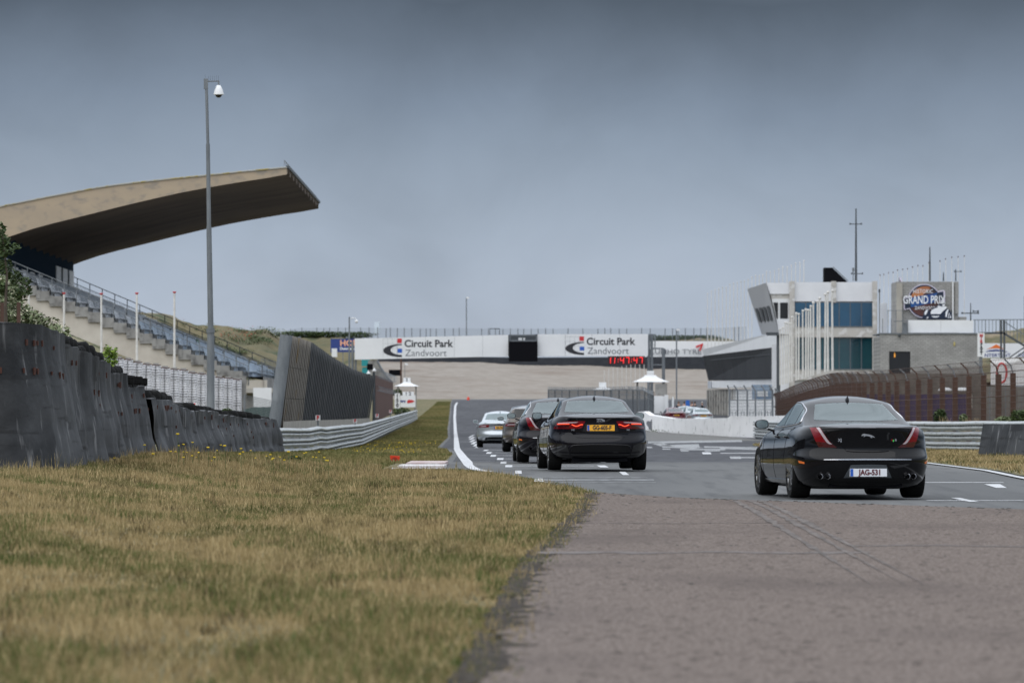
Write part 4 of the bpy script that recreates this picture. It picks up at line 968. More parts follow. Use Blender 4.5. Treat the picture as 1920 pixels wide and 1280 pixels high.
# ---------------- tall CCTV pole ----------------
d = 150; s = d/F
r0 = empty('camera_pole', (X(395, d), d, gnd(X(395, d), d)), 'tall tapered grey steel pole with a white dome camera on a short arm', 'camera pole')
zb = r0.location.z
def zz(py): return Z(py, d)-zb
q = MB(); q.tube([(-.10*0, 0, 0), (0, 0, zz(768)), (0, 0, zz(622))], [.12, .115, .105], 14); q.build('pole_base', M['galv'], r0, smooth=40)
q = MB(); q.tube([(0, 0, zz(624)), (-.01, 0, zz(616))], .125, 14); q.build('collar', M['galv'], r0, smooth=40)
q = MB(); q.tube([(0, 0, zz(616)), (-.05, 0, zz(425))], [.085, .075], 14); q.tube([(-.05, 0, zz(428)), (-.08, 0, zz(270))], [.062, .058], 14); q.tube([(-.08, 0, zz(272)), (-.13, 0, zz(150))], [.045, .045], 12); q.build('pole', M['galv'], r0, smooth=40)
q = MB(); q.box(-.20, -.08, -.05, .05, zz(167), zz(148)); q.bar((-.12, 0, zz(153.3)), (.255, 0, zz(152.5)), .035); q.tube([(.235, 0, zz(152)), (.235, 0, zz(160))], .022, 8); q.build('arm', M['galv'], r0)
q = MB(); q.lathe([(.03, 0), (.06, -.012), (.11, -.12), (.145, -.24), (.15, -.275), (.12, -.285)], (.235, 0, zz(160)), 'z', 24); q.build('camera_housing', M['white_paint'], r0, smooth=50)
q = MB(); q.lathe([(.10, -.283), (.095, -.31), (.07, -.345), (.035, -.365), (.001, -.37)], (.235, 0, zz(160)), 'z', 20); q.build('camera_dome', M['black_gloss'], r0, smooth=True)
q = MB()
for k in range(6): q.tube([(-.06+k*.058, 0, zz(152)), (-.06+k*.058, 0, zz(142.5))], .0035, 4)
q.tube([(-.16, 0, zz(148)), (-.16, 0, zz(140))], .0035, 4); q.build('bird_spikes', M['steel_dark'], r0)
# ---------------- slim white flag poles before the stand ----------------
for i, (px, py, pb) in enumerate(((54, 546, 600), (120, 552, 640), (190, 553, 690), (256.5, 552, 700), (327, 550, 720))):
    d = 268; s = d/F; z0 = gnd(X(px, d), d)
    r0 = empty('flag_pole', (X(px, d), d, z0), ['slim white pole with red cap, leftmost of five before the grandstand', 'slim white pole with red cap, second from left before the grandstand', 'slim white pole with red cap, middle one of five before the grandstand', 'slim white pole with red cap, fourth from left before the grandstand', 'slim white pole with red cap, rightmost of five before the grandstand'][i], 'pole', 'red capped poles before the grandstand')
    zt_ = Z(py, d)-z0; MB().tube([(0, 0, 0), (0, 0, zt_)], [.075, .05], 10).build('pole', M['pole_white'], r0, smooth=40)
    MB().lathe([(.04, 0), (.10, .07), (.09, .10), (.02, .10)], (0, 0, zt_), 'z', 10).build('cap', M['red'], r0)
# ---------------- guard rails ----------------
def wprof(h=.31):      # W-beam section: (outward, z)
    return [(0, 0), (.03, .02), (.11, .05), (.125, .085), (.11, .12), (.01, .145), (.005, .165), (.11, .19), (.125, .225), (.11, .26), (.03, .29), (0, .31)]
def guard_rail(path, label, side, name='guard_rail', nb=3, th=1.0, group='guard rails beside the track', mm='galv_rail', posts=True, bolts=True):
    """path [(x,y,zbase)], side=+1 face towards +x; beams stacked"""
    P = [Vector(p) for p in path]; Q = []
    for a, b in zip(P, P[1:]):
        n = max(2, int((b-a).length/1.2))
        for i in range(n): Q.append(a.lerp(b, i/n))
    Q.append(P[-1]); c = Q[0].copy(); root = empty(name, c, label, 'guard rail', group)
    nrm = []
    for i in range(len(Q)):
        t = (Q[min(i+1, len(Q)-1)]-Q[max(i-1, 0)]); t.z = 0; t.normalize(); nrm.append(Vector((t.y, -t.x, 0))*side)
    pr = wprof(); H = th/nb
    for k in range(nb):
        rows = []
        for i, p in enumerate(Q):
            w = .03*noise.noise(Vector((i*.35, k*.2, 3)))+.012*noise.noise(Vector((i*1.3, k, 3)))
            rows.append([tuple(p-c+nrm[i]*(o_+w*.6)+Vector((0, 0, k*H+.03+(z*H/.34)+w*.5))) for o_, z in pr])
        MB().grid(rows).build('rail_beam', M[mm], root, smooth=50, fix=False)
    if posts:
        st = max(2, int(2.4/1.2)); proto = None
        for i in range(0, len(Q), st):
            p = Q[i]-c-nrm[i]*.08
            if not proto: proto = MB().box(-.05, .05, -.05, .05, -.1, th-.02).build('rail_post', M['galv'], root); o = proto
            else: o = proto.copy(); COL.objects.link(o); o.parent = root
            o.location = p
    if bolts:
        q = MB()
        for i in range(0, len(Q)-1):
            for k in range(nb):
                for j in range(3):
                    p = Q[i].lerp(Q[i+1], (j+.3)/3)-c+nrm[i]*.018+Vector((0, 0, k*H+.03+.155*H/.34)); q.box(p.x-.012, p.x+.012, p.y-.03, p.y+.03, p.z-.016, p.z+.016)
        q.build('bolt_row', M['steel_dark'], root)
    return root
def gp(px, pb, d): return (X(px, d), d, Z(pb, d))
guard_rail([gp(490, 861, 150), gp(520, 860, 155), gp(575, 857, 164), gp(596, 852, 168), gp(606, 853, 171), gp(640, 844, 190), gp(676, 836, 216), gp(705, 822, 262), gp(740, 805, 345), gp(781, 787, 478)],
           'long wavy galvanised three beam guard rail on the left verge, running towards the far bend', 1, th=.93)
# ---------------- wire mesh panel ----------------
def mesh_panel(name, a, b, h, nx, nz, r, m, label, cat, frame=None, group=None):
    a = Vector(a); b = Vector(b); root = empty(name, a, label, cat, group); q = MB(); dv = b-a
    for i in range(nx+1): p = dv*i/nx; q.tube([p, p+Vector((0, 0, h))], r, 4, False)
    for j in range(nz+1): q.tube([Vector((0, 0, h*j/nz)), dv+Vector((0, 0, h*j/nz))], r, 4, False)
    q.build('mesh', m, root)
    if frame:
        p = MB()
        for t in frame: p.tube([dv*t, dv*t+Vector((0, 0, h))], r*3.2, 6)
        build_pieces(p, 'frame_post', M['galv'], root)
    return root
mesh_panel('mesh_fence', at(458, 800, 172), at(522, 812, 176), 60*172/F, 26, 20, .007, M['galv'], 'small open wire mesh panel between the white tyre wall and grey screen', 'fence', (0, 1))
d = 200; r0 = empty('green_tent', at(490, 800, d), 'low dark green tarpaulin cover behind the wire mesh', 'cover')
q = MB(); q.add([(X(456, d)-r0.location.x, 0, 0), (X(530, d)-r0.location.x, 0, 0), (X(530, d)-r0.location.x, 0, 38*d/F), (X(475, d)-r0.location.x, 0, 37*d/F), (X(456, d)-r0.location.x, 0, 32*d/F), (X(456, d)-r0.location.x, 3, 0), (X(530, d)-r0.location.x, 3, 0), (X(530, d)-r0.location.x, 3, 38*d/F), (X(475, d)-r0.location.x, 3, 37*d/F), (X(456, d)-r0.location.x, 3, 32*d/F)], [(0,1,2,3,4), (9,8,7,6,5), (4,3,8,9), (3,2,7,8), (0,4,9,5), (1,6,7,2)])
q.build('tarpaulin', mat('tarp', (.05,.10,.085), .6, c2=(.035,.07,.06), sc=2), r0)
# ---------------- slatted grey screen, leaning ----------------
M['slat_dark'] = layered('slat_dark', [(.045,.05,.056), (.07,.075,.08), (.13,.13,.13)], .6, 2.5, .8, (1,1,.15), (2,2,.1), r2=(.56,.7))
M['slat_brown'] = layered('slat_brown', [(.20,.18,.155), (.14,.125,.11), (.27,.25,.22)], 1, 3, .85, (1,1,.2), (2,2,.15), third=((.20,.13,.03), .6, (1,1,1.2), (.62,.75)))
r0 = empty('slatted_screen', at(515, 815, 180), 'tall leaning screen of dark vertical slats narrowing away towards the bend', 'screen')
o0 = r0.location.copy()
q = MB(); q.tube([at(513, 812, 180)-o0, at(537, 628, 180)-o0], .22, 18); q.build('end_pole', M['galv'], r0, smooth=40)
def scr(t, s):    # t along (0 near..1 far), s height 0..1
    d = 180+150*t; u = (1/180-1/d)/(1/180-1/330)
    top = (545+(703-545)*u, 629+(703-629)*u); bot = (524+(690-524)*u, 806+(791-806)*u)
    pyt = interp2([(545, 629), (582, 641), (620, 668), (660, 692), (703, 706)], top[0])
    return Vector((X(bot[0]+(top[0]-bot[0])*s, d), d, Z(bot[1]+(pyt-bot[1])*s, d)))
def interp2(p, x):
    for (a, b), (c, e) in zip(p, p[1:]):
        if x <= c: return b+(e-b)*(x-a)/(c-a)
    return p[-1][1]
def slat_t(u): d = 1/(1/180-u*(1/180-1/330)); return (d-180)/150
nS = 104; k0 = 24
for part, (i0, i1, mm) in (('brown_panel', (0, k0, 'slat_brown')), ('slats', (k0, nS, 'slat_dark'))):
    q = MB()
    for i in range(i0, i1):
        ta, tb = slat_t(i/nS), slat_t((i+.9)/nS); off = Vector((.06, 0, 0)) if i % 2 else Vector((0, 0, 0))
        tb2 = slat_t((i+1)/nS)
        for s0, s1 in (((0, .333), (.338, .665), (.67, 1)) if part == 'brown_panel' else ((0, 1),)):
            a, b, c, e = scr(ta, s0)-o0+off, scr(tb, s0)-o0+off, scr(tb, s1)-o0+off, scr(ta, s1)-o0+off; w = Vector((.05, -.05, 0))
            q.add([a, b, c, e, a-w, b-w, c-w, e-w], [(0,1,2,3), (7,6,5,4), (1,5,6,2), (4,0,3,7), (3,2,6,7)])
    q.build(part, M[mm], r0)
q = MB(); q.grid([[scr(slat_t(i/10), s)-o0+Vector((-.12, .1, 0)) for i in range(11)] for s in (0, .97)]); q.build('backing', M['slat_dark'], r0)
q = MB(); q.grid([[scr(slat_t(i/14), s)-o0+Vector((.10, 0, z)) for i in range(15)] for s, z in ((0, -.5), (0.09, 0))]); q.build('concrete_foot', M['concrete'], r0)
# ---------------- brown board and marshal posts ----------------
def px_box(mb, x0, x1, y0, y1, d, dep, o=Vector((0, 0, 0))):
    return mb.box(X(x0, d)-o.x, X(x1, d)-o.x, d-o.y, d+dep-o.y, Z(y1, d)-o.z, Z(y0, d)-o.z)
d = 345; r0 = empty('brown_hoarding', at(718, 800, d), 'rust brown boarded screen with razor wire top, right of the grey slats', 'screen'); o0 = r0.location
q = MB(); a = [at(704, 790, 335), at(737, 775, 400), at(737, 715, 400), at(704, 703, 335)]; a = [p-o0 for p in a]; w = Vector((-.2, .1, 0))
q.add(a+[p+w for p in a], [(0,1,2,3), (7,6,5,4), (3,2,6,7), (1,5,6,2)]); q.build('board', mat('board_brown', (.10,.045,.032), .85, c2=(.075,.033,.025), sc=1.2, stretch=(1,1,.2)), r0)
q = MB(); rr = random.Random(3)
for lift, dm in ((.0, .28), (-1.0, .16)):
    pts = []
    for i in range(110):
        t = i/109; p = (a[3].lerp(a[2], t)); pts.append(p+Vector((.1+dm*math.cos(i*.9), 0, lift+.15+dm*math.sin(i*.9))))
    q.tube(pts, .012, 4)
q.build('razor_wire', M['galv'], r0)
q = MB(); q.tube([a[0]+Vector((-.1, -.1, 0)), a[3]+Vector((-.1, -.1, .2))], .09, 8); q.build('post', M['steel_dark'], r0)
# concrete wedge and floodlights behind
d = 470; r0 = empty('curved_wall', at(715, 720, d), 'curved concrete retaining wall beneath the left end of the gantry', 'wall'); o0 = r0.location
q = MB(); pl = [(700, 676), (707, 675), (712, 685), (718, 695), (726, 706), (735, 716), (690, 716), (690, 676)]
q.prism([(X(x, d)-o0.x, Z(y, d)-o0.z) for x, y in pl], 0, 1.2); q.build('wall', M['concrete_step'], r0)
q = MB(); q.tube([Vector((X(x, d)-o0.x, -.06, Z(y, d)-o0.z)) for x, y in pl[1:6]], .09, 6); q.build('coping', M['galv'], r0)
d = 440; r0 = empty('black_speaker', at(693, 716, d), 'black box speaker on a short mast by two white lamps', 'speaker'); o0 = r0.location
px_box(MB(), 688, 699, 682, 693, d, .4, o0).build('speaker_box', M['black_matt'], r0); px_box(MB(), 692, 694, 693, 716, d+.1, .1, o0).build('mast', M['steel_dark'], r0)
for (px, py) in ((691, 699), (702, 694)): MB().lathe([(.02, .2), (.08, .1), (.2, -.05), (.01, -.06)], (X(px, d)-o0.x, -.2, Z(py, d)-o0.z), 'z', 10).build('lamp_shade', M['white_paint'], r0)
d = 530; o = px_box(MB(), 678, 693, 674, 686, d, 1.2, at(686, 692, d)); o.box(-.4, .4, .2, 1, -1.2, .2); o = o.build('portable_cabin', mat('teal_plastic', (.01,.25,.27), .5), loc=at(686, 692, d)); tag(o, 'small turquoise cabin below the left end of the gantry', 'cabin')
# marshal hut with pyramid roof and number
def hut(px, d, yr, yt, w, yb, num, lab, white=None, posts=True):
    r0 = empty('marshal_post', at(px, yb, d), lab, 'marshal post', 'white roofed marshal posts'); s = d/F; o0 = r0.location
    q = MB(); h1 = Z(yr, d)-o0.z; h2 = Z(yt, d)-o0.z; W2 = w/2*s; k = .28
    rows = []
    for t in (0, .25, .5, .75, 1): ww = W2*(1-t)**1.4+W2*k*t; zq = h1+(h2-h1)*t; rows.append([(-ww, -ww, zq), (ww, -ww, zq), (ww, ww, zq), (-ww, ww, zq)])
    q.grid(rows, closed=True); q.f.append((0, 1, 2, 3)); q.build('roof', M['white_paint'], r0)
    bx = 6.5*s; q = MB(); q.box(-bx, bx, -bx, bx, h2-.02, h2+ (yt-(yt-8))*s*1.0); bb = q.build('number_box', M['white_board'], r0)
    if num: put_text(num, (0, -bx-.012, h2+4*s), 8*s, M['ink'], bb, 'number', bold=.01, ext=.004)
    if posts:
        for sx in (-1, 1):
            for sy in (-1, 1): MB().box(sx*W2*.7-.05, sx*W2*.7+.05, sy*W2*.7-.05, sy*W2*.7+.05, 0, h1+.05).build('post', M['concrete_step'], r0)
    return r0
r0 = hut(763, 500, 724, 716, 48, 790, '2', 'marshal post numbered 2 with white pyramid roof by the left verge')
for (x0, x1, y0, y1, d, ch, nm) in ((740, 750, 737, 765, 492, ('1', '5', '0'), 'tall white braking marker board reading 150'),):
    r0 = empty('distance_board', at(745, 790, d), nm, 'sign'); o0 = r0.location; px_box(MB(), x0, x1, y0, y1, d, .08, o0).build('board', M['white_board'], r0)
    for i, c_ in enumerate(ch): put_text(c_, (0, -.02, Z(742+i*8.8, d)-o0.z), 9.5*d/F, M['ink'], r0, 'number', bold=.02, ext=.004)
    px_box(MB(), 743, 746, 765, 790, d, .1, o0).build('post', M['galv'], r0)
d = 496; r0 = empty('sponsor_board', at(765, 790, d), 'white sponsor board with a red arrowed emblem below the marshal post', 'sign'); o0 = r0.location
px_box(MB(), 751, 779, 741, 763, d, .08, o0).build('board', M['white_board'], r0); px_box(MB(), 755, 776, 734, 741, d+.3, .08, o0).build('back_board', M['white_board'], r0)
put_text('tary', (X(755.5, d)-o0.x, -.02, Z(751.5, d)-o0.z), 6.5*d/F, M['navy'], r0, bold=.015, ext=.004); put_text('12', (X(765, d)-o0.x, .28, Z(738, d)-o0.z), 9*d/F, M['ink'], r0, 'number', bold=.01, ext=.004, space=1.6)
q = MB(); q.prism([(X(763, d)-o0.x, Z(752, d)-o0.z), (X(766, d)-o0.x, Z(749, d)-o0.z), (X(773, d)-o0.x, Z(749.5, d)-o0.z), (X(778, d)-o0.x, Z(752, d)-o0.z), (X(773, d)-o0.x, Z(754.5, d)-o0.z), (X(764, d)-o0.x, Z(756, d)-o0.z)], -.02, 0); q.build('emblem', M['red'], r0)
for x in (753, 777): px_box(MB(), x-.8, x+.8, 763, 790, d+.1, .1, o0).build('post', M['galv'], r0)
for (px, py, w, h, d, lab) in ((752, 770, 20, 7, 470, 'dark green scrub at the foot of the brown board'), (745, 735, 10, 8, 505, 'russet bush behind the 150 board')):
    b = empty('scrub', at(px, py+h, d), lab, 'bush'); leaves('foliage', [(0, 0, h*d/F*.8, w*d/F, .6, h*d/F)], 400, .12, M['leaf_dark'], b, int(px)); MB().tube([(0, 0, -.2), (0, 0, h*d/F)], .03, 4).build('stem', M['bark'], b)
# toppled cone
d = 118; r0 = empty('traffic_cone', at(740, 869, d), 'orange red traffic cone lying on its side in the grass by the kerb', 'cone'); o0 = r0.location
q = MB(); q.lathe([(.16, 0), (.155, .05), (.05, .48), (.03, .48)], (0, 0, .17), 'y', 20); c1 = q.build('cone_body', M['cone'], r0, smooth=40); c1.rotation_euler = (R(-8), 0, R(-18))
q = MB(); q.box(-.205, .205, -.03, .01, -.035, .375); c2 = q.build('cone_base', M['cone'], r0); c2.rotation_euler = (R(6), R(4), R(-10)); c1.location.z = -.0
q = MB(); q.lathe([(.135, -.036), (.13, -.034)], (0, 0, .17), 'y', 24); cc = q.build('cone_hole', mat('cone_dark', (.30,.02,.008), .6), r0); cc.rotation_euler = (R(6), R(4), R(-10)); r0.scale = (.55, .55, .5)
# ---------------- grandstand ----------------
GN, GF = 300.0, 349.0
sg_ = GN/F
r0 = empty('grandstand', (X(500, GN), GN, 0), 'concrete grandstand with blue seats and a huge curved cantilever roof', 'grandstand'); G0 = r0.location.copy()
def gpt(px, py, y=GN): return (X(px, GN)-G0.x, Z(py, GN)-G0.z)
up = [(-420, 520), (-300, 470), (-200, 434), (-100, 408), (0, 387), (100, 367), (200, 348.5), (283, 339), (383, 329), (460, 321), (540, 313.5)]
lowp = [(-420, 600), (-330, 560), (-200, 520), (-110, 490), (-40, 466), (20, 443), (67, 427), (110, 416), (160, 404), (215, 390), (267, 377.5), (325, 364), (383, 353), (440, 343), (500, 334), (538, 327)]
def line_at(p, x):
    for (a, b), (c, e) in zip(p, p[1:]):
        if x <= c: return b+(e-b)*(x-a)/(c-a)
    return p[-1][1]
xs_ = [-420, -330, -250, -180, -110, -60, -20, 20, 60, 100, 140, 180, 220, 260, 300, 340, 383, 420, 460, 500, 520, 538]
NR = 11; pitch = (GF-GN)/NR
# roof slab: ribbed underside; near fascia plane, smooth top
q = MB(); rows = []
for k in range(NR*4+1):
    y = (GF-GN)*k/(NR*4); ph = (k % 4); dz = [0, .10, .42, .32][ph] if 0 < k < NR*4 else 0
    rows.append([(gpt(x, line_at(lowp, x))[0], y, gpt(x, line_at(lowp, x))[1]+dz*min(1, (545-x)/30+.45)) for x in xs_])
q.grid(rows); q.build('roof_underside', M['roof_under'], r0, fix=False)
q = MB(); a = [(gpt(x, line_at(up, x))[0], -.03, gpt(x, line_at(up, x))[1]) for x in xs_]; b = [(gpt(x, line_at(lowp, x))[0], -.03, gpt(x, line_at(lowp, x))[1]) for x in xs_]
q.grid([a, b]); q.build('roof_side', M['roof_side'], r0, fix=False)
q = MB(); rows = []
for y, dz in ((-.10, -.04), (-.12, .03), (.3, .06), (GF-GN, .06), (GF-GN, -.2)): rows.append([(p[0], y, p[2]+dz) for p in a])
q.grid(rows); q.build('roof_top', M['roof_top'], r0, fix=False)
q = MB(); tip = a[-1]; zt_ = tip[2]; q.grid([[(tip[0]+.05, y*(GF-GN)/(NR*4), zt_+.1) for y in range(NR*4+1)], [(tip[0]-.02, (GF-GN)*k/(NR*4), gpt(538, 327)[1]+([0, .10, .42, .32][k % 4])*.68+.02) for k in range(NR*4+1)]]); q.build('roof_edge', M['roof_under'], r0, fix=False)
q = MB(); q.box(tip[0]-.05, tip[0]+.12, -.1, GF-GN, zt_-.06, zt_+.09); q.build('roof_gutter', M['steel_dark'], r0)
q = MB()
for k in range(24): y = (GF-GN)*k/23; q.tube([(tip[0]-.15, y, zt_+.1), (tip[0]-.15, y, zt_+.42)], .022, 4)
q.tube([(tip[0]-.15, 0, zt_+.4), (tip[0]-.15, GF-GN, zt_+.4)], .022, 4); q.build('roof_railing', M['galv'], r0)
# rear cabin below the roof
q = MB(); x0, z0 = gpt(-60, 540); x1, z1 = gpt(-22, 455)
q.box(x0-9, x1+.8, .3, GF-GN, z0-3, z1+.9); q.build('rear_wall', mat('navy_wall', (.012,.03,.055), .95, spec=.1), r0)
q = MB()
for k in range(3): y = (GF-GN)*(.72+.1*k); q.box(x1+.8, x1+.86, y, y+3.6, z1-2.6, z1-.3)
for k in range(5): y = (GF-GN)*(.02+.11*k); q.box(x1+.8, x1+.86, y, y+3.0, z1-2.6, z1-1.2)
build_pieces(q, 'rear_panel', M['white_board'], r0)
# tiers
NT = 20; xa, za = gpt(455, 706); xb, zb_ = gpt(-28, 506); dx = (xb-xa)/NT; dz = (zb_-za)/NT
q = MB(); prof = [(xa+1.2, za-.9), (xa+1.2, za)]
for i in range(NT): prof += [(xa+dx*i, za+dz*i), (xa+dx*i, za+dz*(i+1))]
prof += [(xb, zb_), (xb-4, zb_), (xb-4, zb_-1.2)]; n = len(prof); 
rows = [[(p[0], y, p[1]) for p in prof] for y in (0, GF-GN)]
q.grid(rows); low = [(p[0], p[1]-.55) for p in prof[1:-1]]
# end face with chunky stepped underside
for i in range(NT):
    xq, zq = xa+dx*i, za+dz*i
    q.box(xq+dx, xq, -.01, .8, zq-.25, zq+dz+.02); q.box(xq-.02, xq+.22, -.04, .7, zq-.42, zq+.05)
q.build('tiers', M['concrete_step'], r0)
q = MB(); t_ = [(79, 566), (110, 578), (200, 616), (300, 658), (382, 695), (455, 727), (455, 745), (500, 745), (500, 738)]
pl = [gpt(40, 540), gpt(382, 682), gpt(455, 712), gpt(500, 712), gpt(500, 732), gpt(440, 742), gpt(380, 727), gpt(96, 612), gpt(40, 588)]
q.prism(pl, .15, .75); q.build('side_beam', mat('beam_concrete', (.56,.52,.45), .9, c2=(.46,.42,.36), sc=.8), r0)
q = MB(); 
for k in range(14): y = 1+(GF-GN-1)*k/13; q.box(gpt(450, 720)[0], gpt(505, 720)[0], y, y+.4, gpt(0, 800)[1], gpt(0, 728)[1])
q.box(gpt(452, 720)[0], gpt(512, 0)[0], .0, GF-GN, gpt(0, 736)[1], gpt(0, 728)[1]); q.box(gpt(440, 0)[0]-.3, gpt(440, 0)[0], .4, GF-GN, gpt(0, 810)[1], gpt(0, 735)[1]); q.build('lower_frame', M['concrete'], r0)
# dark concourse below
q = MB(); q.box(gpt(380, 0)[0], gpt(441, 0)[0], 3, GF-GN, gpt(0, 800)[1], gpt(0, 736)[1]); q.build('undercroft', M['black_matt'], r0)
q = MB(); q.box(gpt(478, 0)[0], gpt(512, 0)[0], -2, -1.8, gpt(0, 778)[1], gpt(0, 727)[1]); q.build('white_box', M['white_board'], r0)
# seats: each seat of the nearest columns, the rest as one
def seat(q, x, y, z):
    q.box(x-.02, x+.40, y, y+.42, z+.30, z+.34); q.add([(x-.02, y, z+.32), (x-.02, y+.42, z+.32), (x-.16, y+.42, z+.80), (x-.16, y, z+.80), (x-.06, y, z+.32), (x-.06, y+.42, z+.32), (x-.20, y+.42, z+.78), (x-.20, y, z+.78)], [(0,1,2,3), (7,6,5,4), (3,2,6,7), (0,3,7,4), (1,5,6,2)]); q.box(x+.1, x+.2, y+.15, y+.25, z, z+.30)
ps = seat_q = MB(); seat(ps, 0, 0, 0); proto = None; cnt = 0
for c_ in range(5):
    for i in range(NT):
        if (c_ < 2 and i > 12) : pass
        x, z, y = xa+dx*i+.06*0, za+dz*i, 1.0+c_*.9
        if not proto: proto = ps.build('seat', M['seat_blue'], r0); o = proto
        else: o = proto.copy(); COL.objects.link(o); o.parent = r0
        if i > 8: 
            if 'seat_p' not in globals(): seat_p = proto.data.copy(); seat_p.materials[0] = M['seat_pale']
            o.data = seat_p
        o.location = (x+.08 if i else xa+.4, y, z); cnt += 1
ql = MB(); qu = MB()
for i in range(NT):
    for c_ in range(5, 80):
        y = 1.0+c_*.6
        if y > GF-GN-1 or (c_ % 16) < 2: continue
        seat(ql if i <= 8 else qu, xa+dx*i+.08, y, za+dz*i)
tag(ql.build('seat_rows', M['seat_blue'], r0), kind='stuff'); tag(qu.build('upper_seat_rows', M['seat_pale'], r0), kind='stuff')
def railing(y, pa, pb, n, m, h=1.05, name='railing', bal=True):
    q = MB(); A = Vector((gpt(*pa)[0], y, gpt(*pa)[1])); B = Vector((gpt(*pb)[0], y, gpt(*pb)[1])); U = Vector((0, 0, h))
    q.tube([A+U, B+U], .028, 5); q.tube([A+U*.68, B+U*.68], .022, 5); q.tube([A+U*.08, B+U*.08], .022, 5)
    for i in range(n+1): p = A.lerp(B, i/n); q.tube([p-U*.3, p+U], .03, 5)
    if bal:
        for i in range(n*9): p = A.lerp(B, i/(n*9)); q.tube([p+U*.08, p+U*.68], .011, 3, False)
    q.build(name, m, r0)
railing(.15, (466, 711), (28, 529), 19, M['galv'], 1.15)
railing(.15, (28, 529), (-30, 505), 3, M['galv'], 1.15)
# far railing sits on the far end of the tiers
sF = GF/GN
def far(px, py): return (960+(px-960)*sF, HY+(py-HY)*sF)
railing(GF-GN-.2, far(520, 716), far(122, 548), 17, M['steel_dark'], 1.3)
railing(17, (466, 717), (230, 620), 9, M['galv'], 1.1); railing(33, (466, 717), (230, 620), 9, M['galv'], 1.1, bal=False)
q = MB()
for zk in (.35, .7, 1.05): q.tube([(xa+1.1, 0, za+zk), (xa+1.1, GF-GN, za+zk)], .022, 4)
for k in range(26): q.tube([(xa+1.1, (GF-GN)*k/25, za), (xa+1.1, (GF-GN)*k/25, za+1.05)], .022, 4)
q.build('front_railing', M['galv'], r0)
q = MB(); q.box(xa-4.0, xa-3.9, 20, 21.5, za+dz*5.2, za+dz*5.2+.9); q.box(xa+1.15, xa+1.2, 30, 38, za, za+.9); build_pieces(q, 'green_panel', mat('green_board', (.02,.16,.04), .5), r0)
# ---------------- dunes ----------------
def dune(name, sil, y0, depth, base, seed, m, n=60, noise_a=.5, xr=None, rows_n=14, power=1.0, foot=None):
    q = MB(); rows = []
    x0, x1 = sil[0][0], sil[-1][0]
    for j in range(rows_n+1):
        t = j/rows_n; row = []
        for i in range(n+1):
            px = x0+(x1-x0)*i/n; top = Z(line_at(sil, px), y0); b_ = (foot(px) if foot else base); x = X(px, y0)
            tt = 1-(1-t)**power
            z = b_+(top-b_)*tt; y = y0-depth*(1-t)
            nv = noise_a*(noise.noise(Vector((x*.14, y*.14, seed)))+.5*noise.noise(Vector((x*.4, y*.4, seed)))+.25*noise.noise(Vector((x*1.2, y*1.2, seed))))
            row.append((x, y, z+nv*(1 if t < 1 else .6)))
        rows.append(row)
    last = rows[-1]; rows.append([(x, y+6, z-.6) for x, y, z in last]); rows.append([(x, y+40, z-9) for x, y, z in last])
    q.grid(rows); o = q.build(name, m, smooth=True, fix=False); o['kind'] = 'structure'; return o
dune('dune', [(60, 640), (150, 600), (215, 586), (262, 585), (300, 584), (328, 590), (345, 598), (372, 608), (400, 607), (425, 609), (447, 617), (470, 623), (497, 621), (515, 630), (530, 638), (560, 650), (600, 690)], 430, 45, 2.2, 1, M['dune'], 110, .8)
dune('sand_bank', [(60, 625), (120, 622), (165, 640), (215, 668), (262, 695), (300, 716), (340, 735)], 292, 14, 1.0, 4, mat('sand', (.30,.25,.19), .95, c2=(.17,.17,.09), sc=.4), 40, .15)
dune('far_dune', [(470, 650), (505, 640), (530, 631), (545, 628), (600, 629), (640, 630), (672, 633), (700, 652), (722, 700), (735, 745)], 690, 60, 2.5, 7, M['dune'], 80, 1.0)
dune('far_dune', [(1180, 640), (1230, 634), (1290, 633), (1330, 634), (1400, 640), (1500, 645), (1700, 640), (1840, 626), (1900, 618), (1990, 612), (2100, 600)], 800, 60, 6.0, 9, M['dune'], 80, 1.2)
# scrub clumps on the dunes
import numpy as np
def scrub(name, items, n, size, m, label, seed):
    b = leaves(name, items, n, size, m, None, seed); b['kind'] = 'stuff'; b['label'] = label; b['category'] = 'scrub'; return b
rr = random.Random(12); it = []
for i in range(120):
    t = rr.random(); px = rr.uniform(215, 560); d = 430-45*(1-t); top = Z(line_at([(60,640),(150,600),(215,590),(262,592),(300,590),(328,595),(345,602),(372,612),(400,611),(425,612),(447,620),(470,626),(497,625),(515,634),(530,643),(560,655),(600,690)], px), 430)
    it.append((X(px, d), d, 2.2+(top-2.2)*t, rr.uniform(.3, 1.1), .5, rr.uniform(.12, .4)))
it += [(X(497, 429), 429, Z(627, 430), 1.3, .6, .5), (X(262, 429), 429, Z(592, 430), .9, .5, .3)]
scrub('dune_scrub', it, 13000, .075, M['leaf_dark'], 'low dark green scrub scattered over the dune behind the grandstand', 3)
scrub('dune_grass', [(a, b_, c+.1, r*1.5, e, f*1.2) for a, b_, c, r, e, f in it[::2]], 9000, .07, M['leaf_grey'], 'pale marram grass tufts on the dune behind the grandstand', 4)
it = [(X(rr.uniform(415, 470), 425), 425-rr.random()*6, Z(rr.uniform(622, 640), 425)+.2, 1.2, .8, .5) for _ in range(12)]+[(X(rr.uniform(330, 350), 427), 427, Z(rr.uniform(606, 615), 427)+.2, .8, .8, .3) for _ in range(4)]
scrub('poppies', it, 170, .06, mat('poppy', (.38,.05,.02), .7), 'red poppies on the dune just right of the camera pole', 6)
it = [(X(px, 690), 689, Z(line_at([(505,640),(530,631),(545,628),(870,632)], px), 690)+.1, 2.2, .8, .45) for px in [rr.uniform(530, 680) for _ in range(26)]]+[(X(px, 800), 799, Z(634, 800), 2.2, .8, .5) for px in [rr.uniform(1215, 1335) for _ in range(22)]]
